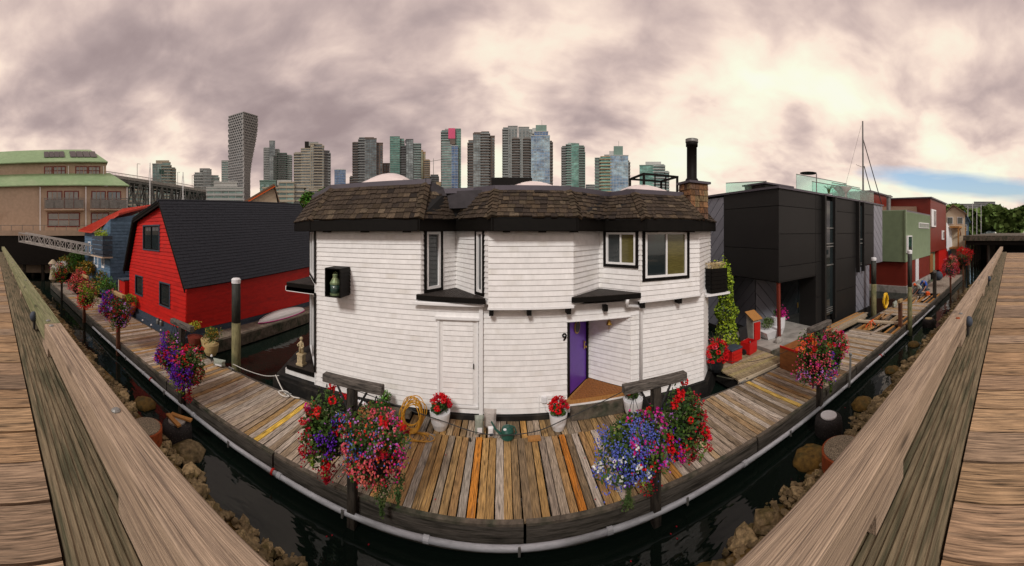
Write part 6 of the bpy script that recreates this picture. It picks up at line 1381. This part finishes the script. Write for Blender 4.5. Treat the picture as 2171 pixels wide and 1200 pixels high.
lp_ = thing('boarding_platform','small brown-orange boarding platform between the dock and the white house','platform',(-3.3,7.9,-.1)); q = MB(); q.box(-4.0,-2.75,7.72,8.1,-.12,.04); q.build('board', M['ply'], lp_); 
# hand tools near the centre
db = thing('loose_block','short orange wood offcut lying on the dock right of the watering can','offcut',(.72,7.45,0)); q = MB(); q.cbox((.74,7.52,.03),.30,.15,.05,.03); q.build('block', M['oak'], db)
cbl = thing('black_cable','black cable strung above the dock in front of the white house','cable',(0,7.5,.4)); q = MB()
pts = [(-5.0,8.0,.6),(-3.2,7.65,.62),(-1.55,7.5,.42),(-.4,7.4,.22),(.7,7.42,.24),(1.5,7.52,.42),(2.6,7.75,.62),(3.6,8.0,.75)]
def smoothp(P, n=8):
    P = [Vector(p) for p in P]; out_ = []
    for i in range(len(P)-1):
        a, b2, c, d = P[max(i-1,0)], P[i], P[i+1], P[min(i+2,len(P)-1)]
        for k in range(n): t = k/n; out_.append(.5*((2*b2)+(c-a)*t+(2*a-5*b2+4*c-d)*t*t+(3*b2-a-3*c+d)*t**3))
    return out_+[P[-1]]
q.tube(smoothp(pts), .011, 5); q.tube([(-.75,7.42,.27),(-.74,7.42,.1)], .008, 4); q.lathe((-.74,7.42,.02), [(.02,0),(.03,.04),(.012,.09)], 8); q.build('wire', M['cable'], cbl)
def rope(lab, pts, r_=.013, mk='rope', name='mooring_rope'):
    t = thing(name, lab, 'rope', pts[0]); q = MB(); q.tube(smoothp(pts), r_, 6); q.build('line', M[mk], t); return t
rope('white mooring rope from the tall pile to the left corner of the white house', [(-8.5,7.75,.15),(-8.0,7.9,.05),(-7.3,8.1,.0),(-6.8,8.25,.1)])
rope('knotted white rope on the dock by the left corner of the white house', [(-6.9,8.2,.1),(-6.5,7.9,.06),(-6.1,7.62,.04),(-5.8,7.5,.03),(-5.95,7.4,.04),(-6.2,7.5,.05),(-6.0,7.62,.07),(-5.7,7.55,.03),(-5.5,7.6,.03)], .018)
rope('rope from the right hull corner of the white house to the dock', [(6.7,8.6,.0),(7.0,8.1,-.02),(7.3,7.7,.05)], .02, 'timber')
rope('dark line sagging from the right hull to the plywood panel', [(6.9,8.4,.5),(7.6,7.9,.45),(8.3,7.4,.6),(8.9,7.0,.8)], .009, 'cable')
for x, y, lab in ((-8.4,7.6,'galvanised cleat by the tall white-capped pile'),(-5.9,7.56,'galvanised cleat under the knotted white rope'),(6.95,7.6,'galvanised cleat at the dock edge by the right hull')):
    t = thing('cleat', lab, 'cleat', (x,y,0), 'mooring cleats on the dock'); q = MB(); q.box(x-.03,x+.03,y-.03,y+.03,0,.06); q.build('base', M['steel'], t); q = MB(); q.tube([(x-.14,y,.08),(x+.14,y,.08)], .018, 6); q.build('horn', M['steel'], t)
gt = thing('green_tag','bright green tag at the dock edge under the left baskets','tag',(-3.15,5.5,0)); q = MB(); q.cbox((-3.3,5.45,.03),.09,.02,.16,.2,rx=-.6); q.build('tag', M['leaff'], gt)
st_ = thing('garden_statue','small cream cherub statue on a pedestal at the left bay of the white house','statue',(-6.25,8.75,.47)); x, y = -6.2,8.68
q = MB(); q.box(x-.13,x+.13,y-.13,y+.13,.47,.53); q.box(x-.1,x+.1,y-.1,y+.1,.53,.80); q.box(x-.12,x+.12,y-.12,y+.12,.80,.85); q.build('pedestal', M['statue'], st_)
q = MB(); q.tube([(x-.05,y,.85),(x-.05,y,1.0),(x-.02,y,1.07),(x,y,1.2),(x,y,1.27)], [.04,.045,.06,.065,.03], 8); q.tube([(x+.05,y,.85),(x+.05,y,1.0),(x+.02,y,1.07)], [.035,.045,.055], 8); q.ball((x,y,1.33), .06, 10, 8); q.tube([(x-.06,y,1.2),(x-.12,y-.05,1.12),(x-.05,y-.1,1.1)], .022, 6); q.tube([(x+.06,y,1.2),(x+.12,y-.04,1.1),(x+.05,y-.08,1.02)], .022, 6); q.build('figure', M['statue'], st_, smooth=True)
for x, lab in ((-14.6,'grey lantern jar on the slate base of the red barn, left of two'),(-14.25,'grey lantern jar on the slate base of the red barn, right of two')):
    t = thing('lantern_jar', lab, 'jar', (x,8.1,.08), 'lantern jars on the barn base'); q = MB(); q.lathe((x,8.12,.09), [(.08,0),(.09,.05),(.09,.2),(.06,.25),(.06,.3)], 10); q.build('jar', M['steel'], t)
# string of path lights along the barn
for k in range(7):
    x = -9.4-k*.95; t = thing('path_light',('first','second','third','fourth','fifth','sixth','seventh')[k]+' small garden light beside the red barn counting from its right corner','path light',(x,7.5,0),'small garden lights along the barn'); q = MB(); q.tube([(x,7.5,0),(x,7.5,.24)], .012, 5); q.build('stake', M['cable'], t); q = MB(); q.lathe((x,7.5,.22), [(.05,0),(.03,.06),(.001,.07)], 8); q.build('cap', M['pot'], t)
tag(bpy.data.objects.new('x',None)) if False else None

# ------------------------------------------------------------------ patio of the charcoal house
pt_ = thing('timber_terrace','low pale timber terrace between the dock and the charcoal house','terrace',(8,9.3,-.2))
for i in range(20):
    y = 7.82+i*.165; q = MB(); q.box(6.95+R.uniform(0,.05)+max(0,(y-9)*.0),9.35,y,y+.152,.02,.065); q.build('plank', M['plank'], pt_, color=R.choice([(.42,.33,.20),(.48,.39,.26),(.36,.29,.17),(.40,.33,.16)]))
q = MB(); q.box(6.95,9.35,7.74,7.81,-.32,.05); q.build('fascia', M['beigesid'], pt_); q = MB(); q.box(7.0,9.3,7.85,11,-.4,.0); q.build('float', M['dark'], pt_)
slb = thing('concrete_slab','pale concrete landing at the door of the charcoal house','slab',(11,10,0)); q = MB(); q.box(9.4,13.0,8.62,11.35,-.25,.19); q.build('slab', M['conc2'] if 'conc2' in M else M['tan' if False else 'conc'], slb)
q = MB(); q.box(9.38,13.0,8.55,8.61,-.25,.16); q.build('edge_beam', M['timber'], slb)
tb = thing('tool_chest','red plastic drawer tool chest with dark top on the timber terrace','toolbox',(7.85,9.1,.07)); q = MB(); q.cbox((7.85,9.1,.29),.56,.42,.44,.15); q.build('body', M['tool'], tb,bevel=.02); q = MB(); q.cbox((7.85,9.1,.545),.60,.46,.07,.15); q.build('lid', M['slate'], tb,bevel=.02)
for k in range(3): q = MB(); q.cbox((7.89,8.875,.16+k*.13),.5,.02,.10,.15); q.build('drawer', M['bred'], tb,bevel=.008)
rt = thing('rolling_toolbox','red rolling toolbox standing open with a black lid upright','toolbox',(8.85,9.3,.07)); x, y, rz = 8.85,9.3,.25
q = MB(); q.cbox((x,y,.12),.52,.42,.1,rz); q.cbox((x-.27*math.cos(rz),y-.27*math.sin(rz),.32),.03,.42,.4,rz); q.cbox((x+.27*math.cos(rz),y+.27*math.sin(rz),.32),.03,.42,.4,rz); q.cbox((x+.2*math.sin(rz),y-.2*math.cos(rz),.32),.54,.03,.4,rz); q.cbox((x-.2*math.sin(rz),y+.2*math.cos(rz),.32),.54,.03,.4,rz); q.build('body', M['tool'], rt)
q = MB(); q.cbox((x-.26*math.sin(rz)-.0,y+.26*math.cos(rz),.78),.54,.06,.5,rz,rx=-.15); q.build('lid', M['blackp'], rt,bevel=.02)
for s_ in (-1,1):
    q = MB(); v = Vector((x+s_*.24*math.cos(rz)-.0, y+s_*.24*math.sin(rz)+.22, .16)) if s_ > 0 else Vector((x-.31,y-.05,.17)); d_ = Vector((math.cos(rz),math.sin(rz),0))*.035; q.tube([v-d_,v+d_], .11, 14); q.build('wheel', M['blackp'], rt)
q = MB(); q.cbox((x-.1,y,.42),.05,.3,.03,rz); q.cbox((x+.08,y,.44),.3,.04,.03,rz+.6); q.build('tool', M['steel'], rt)
lec = thing('narrow_cabinet','narrow grey cabinet with a sloping orange wood top behind the toolboxes','cabinet',(9.75,9.95,.19)); q = MB(); q.hexa([(9.52,9.75,.19),(9.98,9.75,.19),(9.98,10.15,.19),(9.52,10.15,.19),(9.52,9.75,1.1),(9.98,9.75,1.1),(9.98,10.15,1.35),(9.52,10.15,1.35)]); q.build('body', M['conc'], lec); q = MB(); q.hexa([(9.47,9.68,1.1),(10.03,9.68,1.1),(10.03,10.2,1.38),(9.47,10.2,1.38),(9.47,9.68,1.13),(10.03,9.68,1.13),(10.03,10.2,1.41),(9.47,10.2,1.41)]); q.build('top', M['oak'], lec)
q = MB(); q.box(9.56,9.9,9.69,9.745,.25,1.0); q.build('door', M['bred'], lec)
fp = thing('faceted_planter','white faceted planter with sage green shrub','planter',(10.45,9.75,.19)); q = MB(); q.hexa([(10.2,9.5,.19),(10.7,9.45,.19),(10.75,9.95,.19),(10.2,9.95,.19),(10.0,9.4,.52),(10.9,9.25,.6),(10.95,10.05,.6),(10.05,10.1,.55)]); q.build('planter', M['pot'], fp); plant(10.45,9.75,.85,.36,fp,['leafs','leaf'],700,.07,.7,61)
tpz = thing('tall_planter','tall white tapered pot of magenta flowers behind the red post','planter',(11.15,9.75,.19)); q = MB(); q.lathe((11.15,9.75,.19), [(.18,0),(.29,.3),(.33,.8),(.29,.8)], 20); q.build('pot', M['pot'], tpz, smooth=False); plant(11.15,9.75,1.12,.26,tpz,['leafd','leafd'],300,.08,.7,62); q = MB(); blossoms(q,(11.2,9.6,1.15),150,.13,.07,random.Random(2)); stuff(q.build('blossoms', M['fmag'], tpz)); q = MB()
for i in range(12): a = i*.55; q.tube([(11.15,9.75,1.1),(11.15+.3*math.cos(a),9.75+.3*math.sin(a),1.55)], [.015,.003], 4)
q.build('spike_leaves', M['post'], tpz)
gr = thing('grey_stone','rounded grey stone at the edge of the concrete landing','stone',(10.25,9.0,.19)); q = MB(); q.ball((10.25,8.95,.27), .2, 9, 6, jit=.08, sq=(1,.7,.85)); q.build('stone', M['conc'], gr)
py_ = thing('plywood_panel','orange-brown plywood panel with a red top edge standing on the dock','panel',(8.7,6.9,0)); a, b2 = (8.72,7.55),(8.62,6.2)
q = MB(); q.fbox(a,b2,0,1.35,-.012,.012,.01,.74); q.build('sheet', M['ply'], py_); q = MB(); q.fbox(a,b2,0,1.35,-.02,.02,.74,.80); q.build('edge', M['bred'], py_)
q = MB(); q.fbox(a,(10.2,7.62),0,1.4,-.012,.012,.01,.72); q.build('sheet', M['ply'], py_)
for x, y, z, r_, lab in ((11.5,8.1,.32,.26,'orange-red round buoy behind the grey T post'),(9.6,7.3,.35,.24,'orange buoy partly hidden by the plywood panel')):
    t = thing('buoy', lab, 'buoy', (x,y,z-r_), 'orange buoys beside the right dock'); q = MB(); q.ball((x,y,z), r_, 16, 12); q.build('ball', M['orange'], t, smooth=True); q = MB(); q.tube([(x,y,z+r_-.02),(x,y,z+r_+.07)], .035, 6); q.build('eye', M['blackp'], t)
for x, y, mk, lab in ((31.5,7.2,'deepb','blue round float near the red doors'),(33.8,7.3,'bred','red round float near the red doors')):
    t = thing('buoy', lab, 'buoy', (x,y,0)); q = MB(); q.ball((x,y,.45), .45, 12, 8); q.build('ball', M[mk] if mk in M else M['slate'], t, smooth=True)
lu = thing('lumber_pile','pile of weathered and orange boards stacked along the charcoal house','lumber',(14.5,8.2,0))
for i in range(15):
    q = MB(); q.cbox((14.6+R.uniform(-.3,.6), 7.9+.14*(i%5)+R.uniform(-.02,.02), .06+.07*(i//5)), R.uniform(3.0,4.2), .12, .05, R.uniform(-.04,.05)); q.build('board', M['newwood'], lu, color=R.choice([(.42,.22,.08),(.33,.25,.16),(.28,.22,.15),(.38,.31,.22),(.5,.27,.10)]))
cb_ = thing('cross_beam','weathered beam laid across the dock opening','beam',(15.8,6.6,.1)); q = MB(); q.cbox((15.6,6.7,.12),.2,2.4,.1,.25); q.build('beam', M['beigesid'], cb_)
sw = thing('saw_horse','small orange folding sawhorse on the open dock frame','sawhorse',(15.0,6.9,0)); q = MB()
for s_ in (-1,1): q.tube([(15.0+s_*.3,6.8,.02),(15.0+s_*.05,6.9,.3)], .025, 5); q.tube([(15.0+s_*.3,7.1,.02),(15.0+s_*.05,6.95,.3)], .025, 5)
q.tube([(14.75,6.92,.3),(15.25,6.92,.3)], .03, 5); q.build('frame', M['orange'], sw)
ar = thing('pipe_bracket_arm','grey steel arm bolted to the dock edge right of the big basket','bracket',(9.6,5.3,-.3)); q = MB(); q.tube([(9.45,5.16,-.3),(9.62,5.22,.2),(9.75,5.28,.62)], .035, 6); q.build('arm', M['steel'], ar); q = MB(); q.ball((9.75,5.28,.65), .06, 8, 6); q.build('knob', M['steel'], ar)
for x0, x1 in ((-12.5,-9.2),): pass

# ------------------------------------------------------------------ two kneeling workers
def skinmesh(name, verts, edges, radii, m_, parent, loc, rz, sub=2):
    me = bpy.data.meshes.new(name); Mx = Matrix.Rotation(rz,4,'Z'); me.from_pydata([tuple(Mx @ Vector(v)) for v in verts], edges, []); me.materials.append(m_)
    ob = bpy.data.objects.new(name, me); COL.objects.link(ob); ob.parent = parent; ob.location = Vector(loc)-Vector(parent['_o'])
    sk = ob.modifiers.new('skin','SKIN'); sl = me.skin_vertices[0] if me.skin_vertices else None
    if sl is None:
        bpy.context.view_layer.objects.active = ob; me.skin_vertices if False else None
    for i, r_ in enumerate(radii): me.skin_vertices[0].data[i].radius = (r_, r_)
    me.skin_vertices[0].data[0].use_root = True
    sb_ = ob.modifiers.new('sub','SUBSURF'); sb_.levels = sub; sb_.render_levels = sub; return ob
def limb(name, pts, rs, mt, parent, loc, rz, flat=1.0):
    q = MB(); Mx = Matrix.Translation(loc) @ Matrix.Rotation(rz,4,'Z'); q.tube(smoothp([Mx @ Vector(p) for p in pts],4), [r for i in range(len(rs)-1) for r in [lerp(rs[i],rs[i+1],k/4) for k in range(4)]]+[rs[-1]], 10); return q
def worker(x, y, rz, lab, shirt, hat, seed):
    # pelvis, spine, neck, head; arms reach down to the planks in front; kneeling on both knees
    V = [(0,0,.36),(0.10,0,.52),(.26,0,.66),(.38,0,.74),(.47,0,.77),(.57,0,.78),
         (.34,.19,.68),(.46,.27,.42),(.62,.20,.20),(.69,.18,.12),
         (.34,-.19,.68),(.50,-.26,.42),(.66,-.16,.20),(.73,-.14,.12),
         (.0,.12,.32),(.36,.17,.12),(-.06,.18,.08),(-.20,.18,.05),
         (.0,-.12,.32),(.34,-.17,.12),(-.08,-.18,.08),(-.22,-.18,.05)]
    Ed = [(0,1),(1,2),(2,3),(3,4),(4,5),(2,6),(6,7),(7,8),(8,9),(2,10),(10,11),(11,12),(12,13),(0,14),(14,15),(15,16),(16,17),(0,18),(18,19),(19,20),(20,21)]
    Rd = [.14,.135,.14,.08,.055,.095,.065,.045,.035,.04,.065,.045,.035,.04,.10,.07,.055,.05,.10,.07,.055,.05]
    t = thing('person', lab, 'person', (x,y,0), 'workers kneeling on the dock')
    try:
        body = skinmesh('body', V, Ed, Rd, M['skin'], t, (x,y,0), rz)
    except Exception as e:
        print('skin failed', e); body = None
    loc = (x,y,0); host = body or t
    q = MB(); Mx = Matrix.Translation(loc) @ Matrix.Rotation(rz,4,'Z')
    for pts, rs in (([(-.02,0,.40),(.10,0,.53),(.26,0,.67),(.37,0,.73)],[.165,.17,.17,.09]),([(.30,.12,.69),(.36,.2,.66),(.46,.27,.44)],[.09,.085,.06]),([(.30,-.12,.69),(.36,-.2,.66),(.5,-.26,.44)],[.09,.085,.06])):
        P2 = smoothp([Mx @ Vector(p) for p in pts],4); r2_ = [lerp(rs[i],rs[i+1],k/4) for i in range(len(rs)-1) for k in range(4)]+[rs[-1]]; q.tube(P2, r2_, 12)
    q.build('shirt', shirt, t, smooth=True)
    q = MB()
    for s_ in (1,-1):
        pts = [(-.02,0,.38),(0,.12*s_,.33),(.35,.17*s_,.13),(-.06,.18*s_,.09),(-.2,.18*s_,.06)]; rs = [.16,.12,.085,.07,.06]
        P2 = smoothp([Mx @ Vector(p) for p in pts],4); r2_ = [lerp(rs[i],rs[i+1],k/4) for i in range(len(rs)-1) for k in range(4)]+[rs[-1]]; q.tube(P2, r2_, 10)
    q.build('trousers', M['slate'], t, smooth=True)
    hc_ = Mx @ Vector((.575,0,.80)); q = MB(); q.ball(hc_, .112, 14, 10, sq=(1,.9,1)); q.build('hat', hat, t, smooth=True); q = MB(); hb = Mx @ Vector((.67,0,.77)); q.cbox(hb,.12,.15,.02,rz); q.build('hat_brim', hat, t)
    for s_ in (1,-1): q = MB(); q.ball(Mx @ Vector((-.28,.18*s_,.05)), .06, 8, 6, sq=(1.4,.8,.8)); q.build('boot', M['blackp'], t, smooth=True)
    for s_, b0 in ((1,(.69,.18,.10)),(-1,(.73,-.14,.10))):
        q = MB()
        for f in range(5): d0 = Vector((.0,(f-2)*.018,0)); p0_ = Vector(b0)+d0; q.tube([Mx @ p0_, Mx @ (p0_+Vector((.05,0,-.02))), Mx @ (p0_+Vector((.075,0,-.055+.006*f)))], [.011,.010,.008], 5)
        q.build('fingers', M['skin'], t)
M['checks'] = mat('checked_shirt', (.42,.45,.40), .8, .5, 18, detail=1); M['blues'] = mat('blue_shirt', (.03,.10,.45), .75, .15, 5); M['deepb'] = mat('blue_plastic', (.02,.08,.3), .5, .1, 5)
worker(24.2,7.0,2.6,'kneeling worker in a pale checked shirt bending over the dock frame', M['checks'], M['orange'], 1)
worker(25.9,7.0,2.9,'kneeling worker in a blue shirt and blue cap behind the checked one', M['blues'], M['deepb'], 2)
hb_ = thing('orange_hard_case','small orange case on the dock in front of the workers','case',(23.6,6.2,0)); q = MB(); q.cbox((23.9,6.3,.13),.5,.3,.24,.4); q.build('case', M['orange'], hb_, bevel=.03)
q = MB(); rnd = random.Random(12)
for i in range(110):
    x = rnd.choice([-8,-13,-3,-2.2,2.3,3.3,7.9])+rnd.gauss(0,.8); y = rnd.uniform(4.8,7.2)
    z = .012 if y > 5.45 else WL+.006
    if 5.1 < y < 5.45: continue
    q.face([(x+dx_*.015,y+dy_*.02,z) for dx_, dy_ in ((-1,0),(0,-1),(1,0),(0,1))])
tag(stuff(q.build('fallen_petals', M['fcrim'])), 'crimson petals scattered on the dock and the water under the baskets')
# replace the font number by a mesh
print('boards', nb)
dg = bpy.context.evaluated_depsgraph_get(); nm = bpy.data.meshes.new_from_object(no.evaluated_get(dg)); o2 = bpy.data.objects.new('house_number', nm); COL.objects.link(o2); o2.parent = H; o2.rotation_euler = no.rotation_euler; o2.location = no.location; bpy.data.objects.remove(no); o2.name = 'house_number'
for o in bpy.data.objects:
    if '_o' in o: del o['_o']
